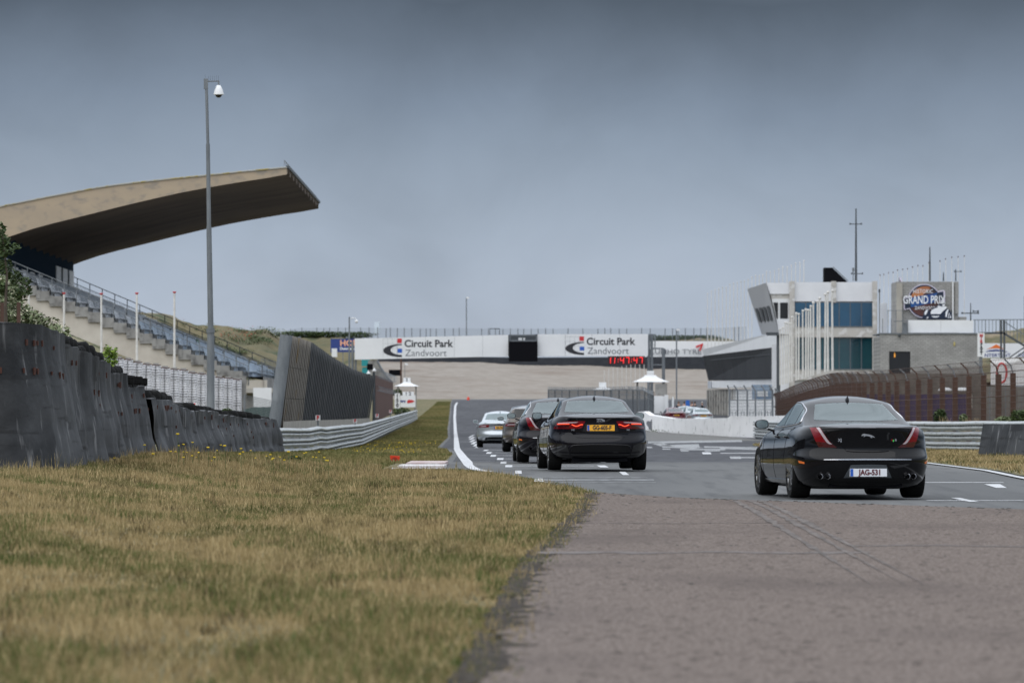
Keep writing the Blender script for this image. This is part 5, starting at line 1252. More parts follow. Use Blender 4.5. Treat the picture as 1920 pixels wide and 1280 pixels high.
scrub('ridge_scrub', it, 9000, .14, M['leaf_dark'], 'line of scrub along the ridge below the far fence', 8)
# ---------------- banking, tyre band, far boards ----------------
q = MB(); rows = []
for j in range(25):
    t = j/24; row = []
    for i in range(61):
        px = 640+i*(1420-640)/60; d = 650+75*t
        lo_ = line_at([(640, 770), (760, 762), (1420, 760)], px); hi_ = line_at([(640, 676), (760, 677), (900, 678), (1000, 684), (1100, 684), (1215, 690), (1420, 692)], px)
        py = lo_+(hi_-lo_)*t**.9
        row.append((X(px, d), d, Z(py, d)+.12*noise.noise(Vector((px*.06, d*.25, 1)))))
    rows.append(row)
q.grid(rows); tag(q.build('gravel_bank', M['gravel'], smooth=True, fix=False), kind='structure')
def band(name, pts_t, pts_b, d, dep, m, label, cat, x0, x1, n=40, parts=None):
    r_ = empty(name, at((x0+x1)/2, line_at(pts_b, (x0+x1)/2), d), label, cat); o_ = r_.location
    q = MB(); A = []; B = []
    for i in range(n+1):
        px = x0+(x1-x0)*i/n; A.append(Vector((X(px, d), d, Z(line_at(pts_t, px), d)))-o_); B.append(Vector((X(px, d), d, Z(line_at(pts_b, px), d)-.3))-o_)
    w = Vector((0, dep, 0)); q.grid([B, A, [p+w for p in A]]); q.build('face', m, r_, fix=False); return r_, o_
band('tyre_wall', [(640, 672), (760, 668), (1000, 670), (1420, 668)], [(640, 676), (760, 679), (900, 680), (1000, 686), (1215, 690), (1420, 692)], 724, 1.2, mat('tyre_band', (.018,.022,.03), .8, c2=(.03,.034,.042), sc=.8, stretch=(1,1,2)), 'long dark tyre wall at the top of the gravel bank', 'tyre wall', 640, 1420)
r_, o_ = band('advert_board', [(640, 636), (1420, 640)], [(640, 668), (1420, 668)], 726, .2, M['white_board'], 'long white advertising wall behind the gantry with tyre lettering and red arrow', 'board', 1150, 1420)
dd = 725.8
put_text('KUMHO TYRE', (X(1266, dd)-o_.x, dd-o_.y-.06, Z(659.5, dd)-o_.z), 12.8*dd/F, M['ink_grey'], r_, bold=.004, ext=.01, sx=1.22)
q = MB(); q.prism([(X(a, dd)-o_.x, Z(b_, dd)-o_.z) for a, b_ in ((1304, 649), (1317, 643.5), (1318.5, 645), (1313.5, 657.5), (1310.5, 657), (1314, 648), (1306, 652))], dd-o_.y-.08, dd-o_.y-.02); q.build('arrow_logo', M['red'], r_)
# far fence on the ridge
q0 = empty('ridge_fence', (X(900, 760), 760, 12), 'long tall mesh fence along the ridge on the skyline', 'fence'); o_ = q0.location
ftop = [(520, 622), (560, 615), (640, 614), (760, 615), (1000, 616), (1330, 615), (1400, 612)]; fbot = [(520, 640), (560, 634), (640, 636), (760, 640), (1000, 640), (1400, 642)]
q = MB(); proto = None; rr = random.Random(2); px = 545
while px < 1400:
    p = at(px, line_at(fbot, px), 760)-o_; t_ = at(px, line_at(ftop, px)-rr.uniform(-1, 1), 760)-o_
    o = MB().tube([p, t_], .06, 5).build('fence_post', M['galv'], q0); px += rr.choice((8, 11, 13, 14, 16, 28))
M['far_mesh'] = None
fm = bpy.data.materials.new('far_mesh'); fm.use_nodes = True; t = fm.node_tree; t.nodes.clear(); oo = t.nodes.new('ShaderNodeOutputMaterial'); xx = t.nodes.new('ShaderNodeMixShader'); xx.inputs[0].default_value = .2
t.links.new(t.nodes.new('ShaderNodeBsdfTransparent').outputs[0], xx.inputs[1]); df = t.nodes.new('ShaderNodeBsdfDiffuse'); df.inputs[0].default_value = (.2, .23, .26, 1); t.links.new(df.outputs[0], xx.inputs[2]); t.links.new(xx.outputs[0], oo.inputs[0])
q = MB(); q.grid([[at(px, line_at(f_, px), 760.2)-o_ for px in range(520, 1401, 20)] for f_ in (fbot, ftop)]); q.build('mesh', fm, q0, fix=False)
d = 1500; o = px_box(MB(), 702, 711, 603, 625, d, 8, at(706, 640, d)).build('tower_block', mat('hazed_block', (.62,.70,.80), .9), loc=at(706, 640, d)); tag(o, 'faint tower block paled by painted haze far beyond the ridge left of the gantry', 'building')  # distance haze painted into the block's colour, pulled towards the sky tone
# HO.. board
d = 640; r_ = empty('advert_board', at(645, 690, d), 'blue board with orange letters half hidden behind the left end of the gantry', 'board'); o_ = r_.location
px_box(MB(), 620, 668, 635, 660, d, .15, o_).build('board', M['navy'], r_); px_box(MB(), 622, 632, 653, 669, d-.3, .1, o_).build('side_panel', M['white_board'], r_)
put_text('HOF', (X(653, d)-o_.x, -.03, Z(643.5, d)-o_.z), 15*d/F, M['salmon'], r_, bold=.03, ext=.01, sx=1.05); put_text('Dunresoo', (X(652, d)-o_.x, -.03, Z(653.5, d)-o_.z), 6.5*d/F, M['white_board'], r_, bold=.02, ext=.01, sx=1.1)
for x in (628, 643, 660): px_box(MB(), x-.7, x+.7, 660, 692, d+.1, .15, o_).build('post', M['galv'], r_)
# ---------------- gantry ----------------
GD = 478.0
r_ = empty('gantry', (X(940, GD), GD, gz(GD)), 'white track gantry reading Circuit Park Zandvoort twice', 'gantry'); o_ = r_.location
top = [(665, 634.5), (1005, 626.5), (1215, 626)]; bot = [(665, 674), (940, 668), (1215, 667)]
def gq(x0, x1, m, name, y=0, dep=.35):
    q = MB(); n = 8; A = []; B = []
    for i in range(n+1): px = x0+(x1-x0)*i/n; A.append(Vector((X(px, GD)-o_.x, y, Z(line_at(top, px), GD)-o_.z))); B.append(Vector((X(px, GD)-o_.x, y, Z(line_at(bot, px), GD)-o_.z)))
    w = Vector((0, dep, 0)); q.grid([B, A, [p+w for p in A], [p+w for p in B], B]); q.f += []; q.quad(B[0], A[0], A[0]+w, B[0]+w); q.quad(B[-1], B[-1]+w, A[-1]+w, A[-1]); return q.build(name, m, r_, fix=False)
gq(665, 953, M['white_board'], 'banner'); gq(1008, 1215, M['white_board'], 'banner')
q = MB()
for px in (745, 798, 852, 905, 1060, 1110, 1162): q.box(X(px, GD)-o_.x-.008, X(px, GD)-o_.x+.008, -.004, .01, Z(line_at(bot, px), GD)-o_.z, Z(line_at(top, px), GD)-o_.z)
q.build('banner_joint', M['ink_grey'], r_)
gq(953, 1008, M['steel_dark'], 'walkway', .2, .3)
px_box(MB(), 954, 1008, 640, 677.5, GD-.5, .5, o_).build('black_screen', M['black_matt'], r_)
q = px_box(MB(), 955, 1007, 627, 629, GD-.3, .1, o_); px_box(q, 955, 957, 627, 640, GD-.3, .1, o_); px_box(q, 1005, 1007, 627, 640, GD-.3, .1, o_); px_box(q, 958, 1005, 637.6, 639.6, GD-.4, .1, o_)
q.build('walkway_frame', M['galv'], r_)
q = px_box(MB(), 972, 979, 633, 638.5, GD-.1, .2, o_); px_box(q, 981, 984.5, 633, 638.5, GD-.1, .2, o_); build_pieces(q, 'white_cabinet', M['white_board'], r_)
q = MB(); q.tube([at(918.5, 627, GD)-o_, at(918.5, 616, GD)-o_, at(936.5, 616, GD)-o_, at(936.5, 627, GD)-o_], .05, 5); q.build('roof_hoop', M['steel_dark'], r_)
def logo(px0, py0):
    s = GD/F; ox = X(px0, GD)-o_.x; oz = Z(py0, GD)-o_.z
    P = lambda x, y: (ox+x*s, oz-y*s)
    out = []; inn = []
    for i in range(21):
        a = math.pi*(.5+i/20); out.append(P(34+35*math.cos(a)*(1 if 1 else 0), 24-12*math.sin(a)*1.02)); 
    for i in range(21):
        a = math.pi*(1.5-i/20); inn.append(P(34+21*math.cos(a), 23-9.2*math.sin(a)))
    q = MB()
    for i in range(20):
        j = 20-i; a, b_, c_, e = out[i], out[i+1], inn[j-1], inn[j]; q.add([(a[0], -.012, a[1]), (b_[0], -.012, b_[1]), (c_[0], -.012, c_[1]), (e[0], -.012, e[1])], [(0, 1, 2, 3)])
    q.build('emblem_swoosh', M['ink'], r_)
    q = MB(); a = P(25.5, 10); b_ = P(34, 1.5); q.box(a[0], b_[0], -.012, 0, a[1], b_[1]); q.build('emblem_red_square', M['red'], r_)
    q = MB(); a = P(26, 28); b_ = P(34.5, 20.5); q.box(a[0], b_[0], -.012, 0, a[1], b_[1]); q.build('emblem_blue_square', M['blue'], r_)
    q = MB()
    for gx in (-1.5, 7.5, 16.5, 25): q.box(P(gx, 0)[0]-.006, P(gx, 0)[0]+.006, -.006, 0, P(0, 36)[1], P(0, 2)[1])
    for gy in (2, 11, 20, 29): q.box(P(-1.5, 0)[0], P(25, 0)[0], -.006, 0, P(0, gy)[1]-.006, P(0, gy)[1]+.006)
    q.build('emblem_grid', M['ink_grey'], r_)
    a = P(38.5, 11.5); me = put_text('Circuit Park', (a[0], -.012, a[1]), 18.6*s, M['ink'], r_, 'banner_lettering', bold=.022, ext=.004, cx='LEFT', sx=.99)
    a = P(40, 29); put_text('Zandvoort', (a[0], -.012, a[1]), 17.6*s, M['ink_grey'], r_, 'banner_lettering', bold=-.001, ext=.004, cx='LEFT', sx=1.02)
logo(719.5, 633); logo(1061, 629)
# red timing clock
px_box(MB(), 1140, 1209, 667.5, 683, GD-.35, .3, o_).build('clock_board', mat('clock_back', (.03,.008,.012), .6), r_)
SEG = {'1': 'bc', '4': 'bcfg', '7': 'abc'}
def segd(ch, px, py, w, h):
    s = GD/F; q = MB(); y = GD-.36-o_.y
    def L(x0, y0, x1, y1):
        sk = .12
        a = Vector((X(px+x0*w-sk*(y0)*w, GD)-o_.x, y, Z(py+y0*h, GD)-o_.z)); b_ = Vector((X(px+x1*w-sk*y1*w, GD)-o_.x, y, Z(py+y1*h, GD)-o_.z)); q.bar(a, b_, .05, .06)
    for c_ in SEG.get(ch, ''):
        {'a': lambda: L(0, 0, 1, 0), 'b': lambda: L(1, 0, 1, .5), 'c': lambda: L(1, .5, 1, 1), 'f': lambda: L(0, 0, 0, .5), 'g': lambda: L(0, .5, 1, .5)}[c_]()
    if ch == ':': L(0, .25, 0, .38); L(0, .65, 0, .78)
    q.build('clock_digit', M['led'], r_)
for ch, px in (('1', 1139), ('1', 1147), (':', 1159.5), ('4', 1163.5), ('7', 1173.5), (':', 1184.5), ('4', 1188.5), ('7', 1198.5)): segd(ch, px, 670, 6.0, 11)
# supports
q = MB()
for (x0, x1, yt, yb, w) in ((1216, 1216, 626, 790, .14), (1222, 1222, 626, 790, .14), (1228, 1228, 626, 655, .06), (1244, 1244, 653, 792, .16)): q.tube([at(x0, yt, GD+.6)-o_, at(x1, yb, GD+.6)-o_], w, 8)
for i in range(9): y = 634+i*18; q.tube([at(1216, y, GD+.6)-o_, at(1222, y+9, GD+.6)-o_, at(1216, y+18, GD+.6)-o_], .03, 4)
q.tube([at(1222, 653, GD+.6)-o_, at(1244, 653, GD+.6)-o_], .07, 6); q.tube([at(1222, 684, GD+.6)-o_, at(1244, 684, GD+.6)-o_], .05, 6); q.tube([at(1216, 627, GD+.6)-o_, at(1229, 627, GD+.6)-o_], .05, 6); q.build('right_support', M['galv'], r_)
q = MB(); q.tube([at(661, 640, GD+.4)-o_, at(661, 790, GD+.4)-o_], .13, 8); q.tube([at(667, 672, GD+.4)-o_, at(667, 790, GD+.4)-o_], .1, 8); q.build('left_support', M['galv'], r_)
# camera mast left of gantry, thin masts
d = 440; r_ = empty('camera_mast', at(655, 790, d), 'grey mast with a curved arm and white camera at the left end of the gantry', 'camera pole'); o_ = r_.location
q = MB(); q.tube([at(655, 790, d)-o_, at(655, 690, d)-o_, at(655, 594, d)-o_], [.11, .085, .065], 8); q.build('mast', M['galv'], r_); q = MB(); q.tube([at(657, 598, d)-o_, at(661, 596, d)-o_, at(666, 596.5, d)-o_, at(668.5, 600, d)-o_], .04, 6)
q.build('arm', M['white_paint'], r_); MB().lathe([(.02, .05), (.13, .0), (.14, -.15), (.08, -.22), (.01, -.23)], tuple(at(668.5, 600.5, d)-o_), 'z', 12).build('camera_housing', M['white_paint'], r_, smooth=True)
for (px, yt, yb, d, w, lab) in ((874.5, 558, 632, 700, .07, 'thin lamp mast rising above the gantry banner'), (1268.5, 618, 775, 560, .08, 'thin grey mast in front of the tyre advert wall'), (752, 672, 722, 560, .09, 'thin dark red post on the gravel bank'), (759, 682, 716, 600, .03, 'very thin pole with white lamp beside the dark red post')):
    r_ = empty('mast', at(px, yb, d), lab, 'mast'); o_ = r_.location; MB().tube([(0, 0, 0), at(px, yt, d)-o_], w, 6).build('pole', M['rust_post'] if px == 752 else M['galv'], r_)
    if px in (874.5, 1268.5, 759):
        z = (at(px, yt, d)-o_).z; MB().box(0, .35, -.12, .12, z-.12, z+.1).build('lamp_head', M['white_paint'], r_)
d = 560; r_ = empty('black_board', at(745, 716, d), 'small black message board in front of the gravel bank', 'board'); px_box(MB(), 729, 751, 693, 704, d, .3, r_.location).build('board', M['black_matt'], r_); px_box(MB(), 739, 740, 704, 716, d+.1, .1, r_.location).build('post', M['galv'], r_)
d = 640; r_ = empty('red_marker', at(878, 750, d), 'tiny red marker at the outer edge of the bend', 'marker'); MB().lathe([(.2, 0), (.15, .3), (.02, .45)], (0, 0, 0), 'z', 8).build('marker', M['cone'], r_)
# thin pale poles on the gravel bank
proto = None
for i in range(11):
    px = 1133+i*8.3; d = 600
    if not proto: proto = empty('thin_pole', at(px, 745, d), 'thin pale pole among the row standing before the gravel bank', 'pole', 'thin pale poles before the gravel bank'); MB().tube([(0, 0, 0), (0, 0, (745-694)*d/F)], .035, 5).build('pole', M['pole_white'], proto); o = proto
    else: o = copy_tree(proto)
    o.location = at(px, 745, d); o.scale = (1, 1, 1+.012*i*3)
# ---------------- pit wall ----------------
r_ = empty('pit_wall', (X(1330, 330), 330, gz(330)), 'long white painted concrete pit wall right of the track', 'wall'); o_ = r_.location
path = [(1196, 772, 812.5, 405), (1207, 771, 812.5, 400), (1218, 778, 812.8, 392), (1260, 784, 814, 365), (1320, 784.5, 816.5, 335), (1365, 783, 818.5, 312), (1369, 779, 818.7, 310), (1450, 779, 821.5, 286), (1500, 779, 823, 272)]
q = MB(); A = []; B = []
for (px, yt, yb, d) in path: A.append(Vector((X(px, d), d, Z(yt, d)))-o_); B.append(Vector((X(px, d), d, gz(d)-.05))-o_)
n_ = Vector((.45, .25, 0)); q.grid([B, A, [p+n_ for p in A], [p+n_ for p in B]]); q.build('wall', M['white_wall'], r_, fix=False)
q = MB(); c_ = at(1221, 797, 389)-o_; q.add([(c_.x+.32*math.cos(a)*(1+.3*math.sin(3*a)), -14+c_.y+14-.15, c_.z+.42*math.sin(a)*(1+.25*math.cos(5*a))) for a in [2*math.pi*i/20 for i in range(20)]], [tuple(range(20))]); q.build('scuff_mark', M['ink_grey'], r_)
b = leaves('weeds', [(X(px, d), d-.3, gz(d)+.1, .9, .15, .12) for px, d in [(1225+i*11, 385-i*4.6) for i in range(21)]], 900, .07, M['leaf_dark'], None, 5); tag(b, 'thin line of weeds at the foot of the white pit wall', 'weeds', kind='stuff')
# debris fence over the pit wall (dark mesh)
M['mesh_dark'] = bpy.data.materials.new('mesh_dark'); m = M['mesh_dark']; m.use_nodes = True; t = m.node_tree; t.nodes.clear(); oo = t.nodes.new('ShaderNodeOutputMaterial'); xx = t.nodes.new('ShaderNodeMixShader'); xx.inputs[0].default_value = .72
t.links.new(t.nodes.new('ShaderNodeBsdfTransparent').outputs[0], xx.inputs[1]); df = t.nodes.new('ShaderNodeBsdfDiffuse'); df.inputs[0].default_value = (.115, .125, .135, 1); t.links.new(df.outputs[0], xx.inputs[2]); t.links.new(xx.outputs[0], oo.inputs[0])
r_ = empty('debris_fence', at(1130, 790, 460), 'dark grey mesh debris fence above the pit wall behind the cars', 'fence'); o_ = r_.location
pts = [(1028, 730, 520), (1060, 731, 505), (1100, 731, 487), (1140, 731, 468), (1175, 730, 452), (1205, 731, 436), (1225, 740, 425)]
q = MB(); A = [Vector((X(a, c), c, Z(b_, c)))-o_ for a, b_, c in pts]; B = [Vector((X(a, c), c, gz(c)+.1))-o_ for a, b_, c in pts]; q.grid([B, A]); q.build('mesh', M['mesh_dark'], r_, fix=False)
q = MB(); rr = random.Random(8); pp = []
for i in range(260): t = i/259*(len(A)-1); j = min(int(t), len(A)-2); p = A[j].lerp(A[j+1], t-j); pp.append(p+Vector((.15*math.cos(i*1.3), 0, .12+.16*math.sin(i*1.3))))
q.tube(pp, .03, 3, False); q.tube(A, .05, 4); q.tube([p-Vector((0, 0, .45)) for p in A], .03, 4); q.build('razor_wire', M['galv'], r_)
for k in range(16): t = k/15*(len(A)-1); j = min(int(t), len(A)-2); MB().tube([B[j].lerp(B[j+1], t-j)+Vector((0, -.05, 0)), A[j].lerp(A[j+1], t-j)+Vector((0, -.05, 0))], .06, 5).build('fence_post', M['steel_dark'] if k % 2 else M['galv'], r_)
# marshal posts beyond
hut(1219.5, 455, 716, 703, 70, 790, None, 'large white roofed marshal post behind the gantry support')
hut(1130, 520, 731, 724.5, 42, 780, None, 'small white roofed marshal post peeping over the dark debris fence', posts=True)
d = 452; r_ = empty('marshal_cabin', at(1238, 800, d), 'white marshal cabin with dark upper opening beside the gantry support', 'cabin'); o_ = r_.location
px_box(MB(), 1226, 1252, 742, 800, d, 1.3, o_).build('cabin_wall', M['white_paint'], r_); px_box(MB(), 1229, 1251, 719, 741, d+.5, .8, o_).build('shaded_opening', M['concrete_step'], r_); px_box(MB(), 1246, 1253, 740, 806, d-.4, .3, o_).build('corner_post', M['white_paint'], r_)
q = MB(); 
for x in range(1227, 1246, 3): px_box(q, x, x+.8, 776, 788, d-.6, .05, o_)
px_box(q, 1226, 1246, 775, 776.5, d-.6, .05, o_); q.build('railing', M['steel_dark'], r_)
d = 448; r_ = empty('feather_flag', at(1261, 790, d), 'white feather flag standing right of the marshal cabin', 'flag'); s = d/F
q = MB(); q.prism([(-1.2*s, 10*s), (1.6*s, 10*s), (2.4*s, 30*s), (2.6*s, 42*s), (1*s, 47*s), (-1*s, 44*s), (-1.6*s, 30*s)], 0, .03); q.build('flag_cloth', M['white_paint'], r_); MB().tube([(-1.4*s, .02, 0), (-1.4*s, .02, 44*s)], .03, 5).build('pole', M['galv'], r_)
d = 488; r_ = empty('blue_cabinet', at(1290, 795, d), 'blue upright cabinet between the people in the pit lane', 'cabinet'); px_box(MB(), 1286, 1293, 750, 795, d, .5, r_.location).build('cabinet', mat('blue_cab', (.02,.13,.5), .5), r_)
# ---------------- people ----------------
def make_person(name, label, loc, rz, jacket, trousers, hair, pose=0):
    root = empty(name, loc, label, 'person', 'people standing in the pit lane', rz)
    def skin(nm, pts, edges, rad, m, lv=1):
        me = bpy.data.meshes.new(nm); me.from_pydata(pts, edges, []); o = bpy.data.objects.new(nm, me); COL.objects.link(o)
        md = o.modifiers.new('s', 'SKIN'); sv = me.skin_vertices[0].data
        for v, r_ in zip(sv, rad): v.radius = r_ if isinstance(r_, tuple) else (r_, r_)
        sv[0].use_root = True; o.modifiers.new('u', 'SUBSURF').levels = lv
        dg = bpy.context.evaluated_depsgraph_get(); m2 = bpy.data.meshes.new_from_object(o.evaluated_get(dg)); bpy.data.objects.remove(o)
        m2.shade_smooth(); return mesh_obj(nm, m2, m, root)
    a = .16 if pose else .0
    P = [(0,0,.95),(0,0,1.15),(0,.0,1.38),(0,0,1.50),(0,-.01,1.58),(0,-.02,1.70),(-.19,0,1.42),(-.25,.02,1.15),(-.22,-.12-a,.98+a),(.19,0,1.42),(.25,.02,1.15),(.22,-.12-a,.98+a*1.5),(-.10,0,.90),(-.11,.0,.50),(-.12,.02,.09),(-.13,-.12,.04),(.10,0,.90),(.12,0,.50),(.13,.02,.09),(.14,-.12,.04),(-.2,-.18-a,.93+a),(.2,-.18-a,.93+a*1.5)]
    E = [(0,1),(1,2),(2,3),(3,4),(4,5),(2,6),(6,7),(7,8),(2,9),(9,10),(10,11),(0,12),(12,13),(13,14),(14,15),(0,16),(16,17),(17,18),(18,19),(8,20),(11,21)]
    Rr = [(.15,.11),(.145,.1),(.16,.11),.06,.08,.09,.065,.045,.033,.065,.045,.033,.095,.065,.045,.035,.095,.065,.045,.035,.035,.035]
    skin('body', P, E, Rr, M['skin'], 1)
    J = [P[i] for i in (1,0,2,6,7,8,9,10,11)]; skin('jacket', J, [(0,1),(0,2),(2,3),(3,4),(4,5),(2,6),(6,7),(7,8)], [(.17,.13),(.175,.13),(.18,.13),.08,.06,.05,.08,.06,.05], jacket, 1)
    T = [P[i] for i in (0,12,13,14,16,17,18)]; skin('trousers', T, [(0,1),(1,2),(2,3),(0,4),(4,5),(5,6)], [(.155,.115),.105,.08,.065,.105,.08,.065], trousers, 1)
    MB().lathe([(.02,.0),(.085,.02),(.10,.08),(.085,.14),(.04,.17),(.001,.175)], (0, .0, 1.615), 'z', 14).build('hair', hair, root, smooth=True)
    return root
M['skin'] = mat('skin', (.45,.27,.20), .6); M['cloth_navy'] = mat('cloth_navy', (.012,.018,.035), .9); M['cloth_black'] = mat('cloth_black', (.01,.01,.012), .9); M['denim'] = mat('denim', (.03,.05,.09), .9)
M['hair_dark'] = mat('hair_dark', (.03,.02,.015), .8); M['hair_brown'] = mat('hair_brown', (.12,.06,.03), .8); M['hair_grey'] = mat('hair_grey', (.4,.38,.35), .8)
for i, (px, lab, rz, j, h, po) in enumerate(((1272.5, 'person in dark navy jacket, leftmost of the group behind the parked cars', .3, 'cloth_navy', 'hair_brown', 1), (1283, 'person in dark jacket directly left of the blue cabinet', -.5, 'cloth_black', 'hair_dark', 0), (1297.5, 'person in dark jacket just right of the blue cabinet', 2.6, 'cloth_navy', 'hair_brown', 1), (1303, 'person in black jacket, fourth from the left of the group', -1.2, 'cloth_black', 'hair_dark', 0), (1316.5, 'person with grey hair and raised arms, rightmost of the group', 1.4, 'cloth_black', 'hair_grey', 1))):
    d = 492+i*.7; make_person('person', lab, (X(px, d), d, Z(752.5, d)-1.79), rz, M[j], M['denim'], M[h], po)
# ---------------- garages ----------------
d0, d1 = 462, 520
r_ = empty('pit_building', (X(1400, 480), 480, gz(480)), 'long pit building with white fascia and dark slanted glazing above the garages', 'building'); o_ = r_.location
def bq(a, b_, c_, e, back=(1.5, 0, 0)):
    q = MB(); v = [Vector(p)-o_ for p in (a, b_, c_, e)]; w = Vector(back); q.add(v+[p+w for p in v], [(0,1,2,3), (7,6,5,4), (0,4,5,1), (1,5,6,2), (2,6,7,3), (3,7,4,0)]); return q
W0, W1 = d1, d0
bq(at(1320, 667, W0), at(1457, 651, W1), at(1457, 622, W1), at(1316, 655, W0), (9, 0, 0)).build('fascia', M['white_board'], r_)
M['dark_glazing'] = mat('dark_glazing', (.016,.017,.021), .6, spec=.2, c2=(.03,.032,.036), sc=.6, stretch=(1,1,.2))
bq(at(1329, 713, W0), at(1446, 709, W1), at(1446, 651.5, W1), at(1318, 667, W0), (7, 0, 0)).build('glazing', M['dark_glazing'], r_)
q = MB()
for i in range(9):
    u = i/8; a = at(1329+(1446-1329)*u, 713-4*u, W0+(W1-W0)*u)-o_; b_ = at(1318+(1446-1318)*u, 667-15.5*u, W0+(W1-W0)*u)-o_; q.tube([a+Vector((-.03, -.03, 0)), b_+Vector((-.03, -.03, 0))], .03, 4)
a = at(1321, 676, W0)-o_; b_ = at(1446, 664, W1)-o_; q.tube([a, b_], .035, 4); q.build('glazing_bar', M['steel_dark'], r_)
bq(at(1329, 727, W0), at(1452, 727, W1), at(1452, 709.5, W1), at(1329, 714, W0), (6, 0, 0)).build('lower_fascia', M['white_board'], r_)
bq(at(1447, 730, W1-.5), at(1457, 730, W1-.5), at(1457, 644, W1-.5), at(1447, 645, W1-.5), (.5, .4, 0)).build('white_end_panel', M['white_paint'], r_)
bq(at(1326, 790, W0), at(1366, 790, W0-14), at(1366, 729, W0-14), at(1326, 729, W0), (5, 1, 0)).build('garage_wall', M['concrete'], r_)
q = MB()
for i in range(8): p = at(1329+i*5, 790, W0-1-i*1.7)-o_; q.tube([p+Vector((-.1, -.1, 0)), p+Vector((-.1, -.1, 60*505/F))], .12, 6)
q.tube([at(1326, 753, W0)-o_, at(1367, 753, W0-14.5)-o_], .07, 4); q.build('garage_pillar', M['concrete_step'], r_)
bq(at(1366, 790, W0-14), at(1452, 790, W1), at(1452, 729, W1), at(1366, 729, W0-14), (3, 2, 0)).build('garage_front', M['white_wall'], r_)
q = MB()
for i in range(9): px = 1366+i*5; p0, p1 = at(px, 750, 504-i*2)-o_, at(px+3.8, 729.5, 504-i*2)-o_; q.box(p0.x, p1.x, -26+p0.y*0+504-i*2-o_.y-1.2+26, 504-i*2-o_.y-1, p0.z, p1.z)
build_pieces(q, 'timber_panel', M['concrete'], r_)
for (a, b_, c_, e, m, nm) in ((1327, 1345, 714, 728, 'seat_pale', 'poster'), (1334, 1340, 715, 727, 'hoard_purple', 'poster'), (1410, 1447, 721, 748, 'blue_banner', 'blue_banner'), (1420, 1440, 733, 743, 'white_board', 'banner_panel')):
    if m == 'hoard_purple' and m not in M: M[m] = mat(m, (.06,.03,.16), .6)
    if m == 'blue_banner' and m not in M: M[m] = mat(m, (.08,.2,.38), .6, c2=(.35,.42,.5), sc=.9)
    dd = 518 if a < 1400 else 458-(1 if 'panel' in nm else 0); px_box(MB(), a, b_, c_, e, dd-1.0, .1, o_).build(nm, M[m], r_)
# grey catch fence in front of the garages
r_ = empty('catch_fence', at(1400, 780, 320), 'pale grey steel catch fence with wires on top of the pit wall', 'fence'); o_ = r_.location
for px in (1368, 1383, 1401, 1416.5, 1434, 1449):
    dd = 308-(px-1368)*.28; a = at(px, 780, dd)-o_; b_ = at(px, 732, dd)-o_; c_ = at(px-7 if px > 1380 else px-4, 722, dd)-o_; MB().tube([a, b_, c_], .045, 6).build('fence_post', M['galv'], r_)
q = MB()
for y in (726, 732, 738, 744, 750, 756, 762, 768, 774): q.tube([at(1366, y, 308.5)-o_, at(1450, y-.5, 285)-o_], .012 if y not in (750,) else .03, 3)
for i in range(60): px = 1366+i*1.42; dd = 308.5-i*.4; q.tube([at(px, 779, dd)-o_, at(px, 731, dd)-o_], .006, 3)
q.build('wires', M['galv'], r_)
q = MB()
for i in range(8): px = 1371+i*11; dd = 309; q.tube([at(px-3, 779, dd)-o_, at(px-3, 771, dd)-o_, at(px+2, 771, dd)-o_, at(px+2, 779, dd)-o_], .03, 4)
build_pieces(q, 'hoop', M['galv'], r_)
# ---------------- control tower ----------------
TD = 445.0
M['white_clad'] = mat('white_clad', (.74,.75,.78), .5, c2=(.66,.67,.70), sc=.5)
M['conc_spall'] = layered('conc_spall', [(.50,.48,.45), (.36,.34,.315), (.62,.61,.6)], .9, 1.8, .9, (1,1,1), (1,1,1), r1=(.45,.6), r2=(.5,.6))
r_ = empty('control_tower', (X(1560, TD), TD, gz(TD)), 'white race control tower with teal windows and slanted corner', 'building'); o_ = r_.location
def tb(x0, x1, y0, y1, dy, dep, m, nm, p=None): return px_box(MB(), x0, x1, y0, y1, TD+dy, dep, o_).build(nm, M[m], p or r_)
tb(1480, 1645, 530, 800, .6, 9, 'conc_spall', 'core')
tb(1490, 1559, 529, 565, .30, .45, 'white_clad', 'cladding_panel'); tb(1568, 1636, 529, 565, .30, .45, 'white_clad', 'cladding_panel')
for a, b_ in ((1480, 1490), (1636, 1645)): tb(a, b_, 527, 800, 0, .7, 'conc_spall', 'pillar')
tb(1559, 1568, 527, 567, .1, .6, 'conc_spall', 'pillar'); tb(1490, 1636, 613, 632, .05, .8, 'conc_spall', 'floor_band'); tb(1490, 1636, 693, 712, .05, .8, 'conc_spall', 'floor_band'); tb(1490, 1636, 712, 800, .4, .3, 'white_clad', 'ground_wall')
for (y0, y1, mm) in ((566.5, 613, 'teal_glass'), (632, 693, 'teal_glass2')):
    xs_w = [1490+i*(1636-1490)/7 for i in range(8)]
    for a, b_ in zip(xs_w, xs_w[1:]):
        f = tb(a, b_, y0, y1, .35, .2, 'ink_grey', 'window'); tb(a+.9, b_-.9, y0+1, y1-1.6, .30, .04, mm, 'pane', f)
q = MB()
for s_ in ((1490, 1636, 611.5, 613), (1490, 1636, 691.5, 693)): px_box(q, *s_, TD-.02, .2, o_)
q.build('window_sill', M['galv'], r_)
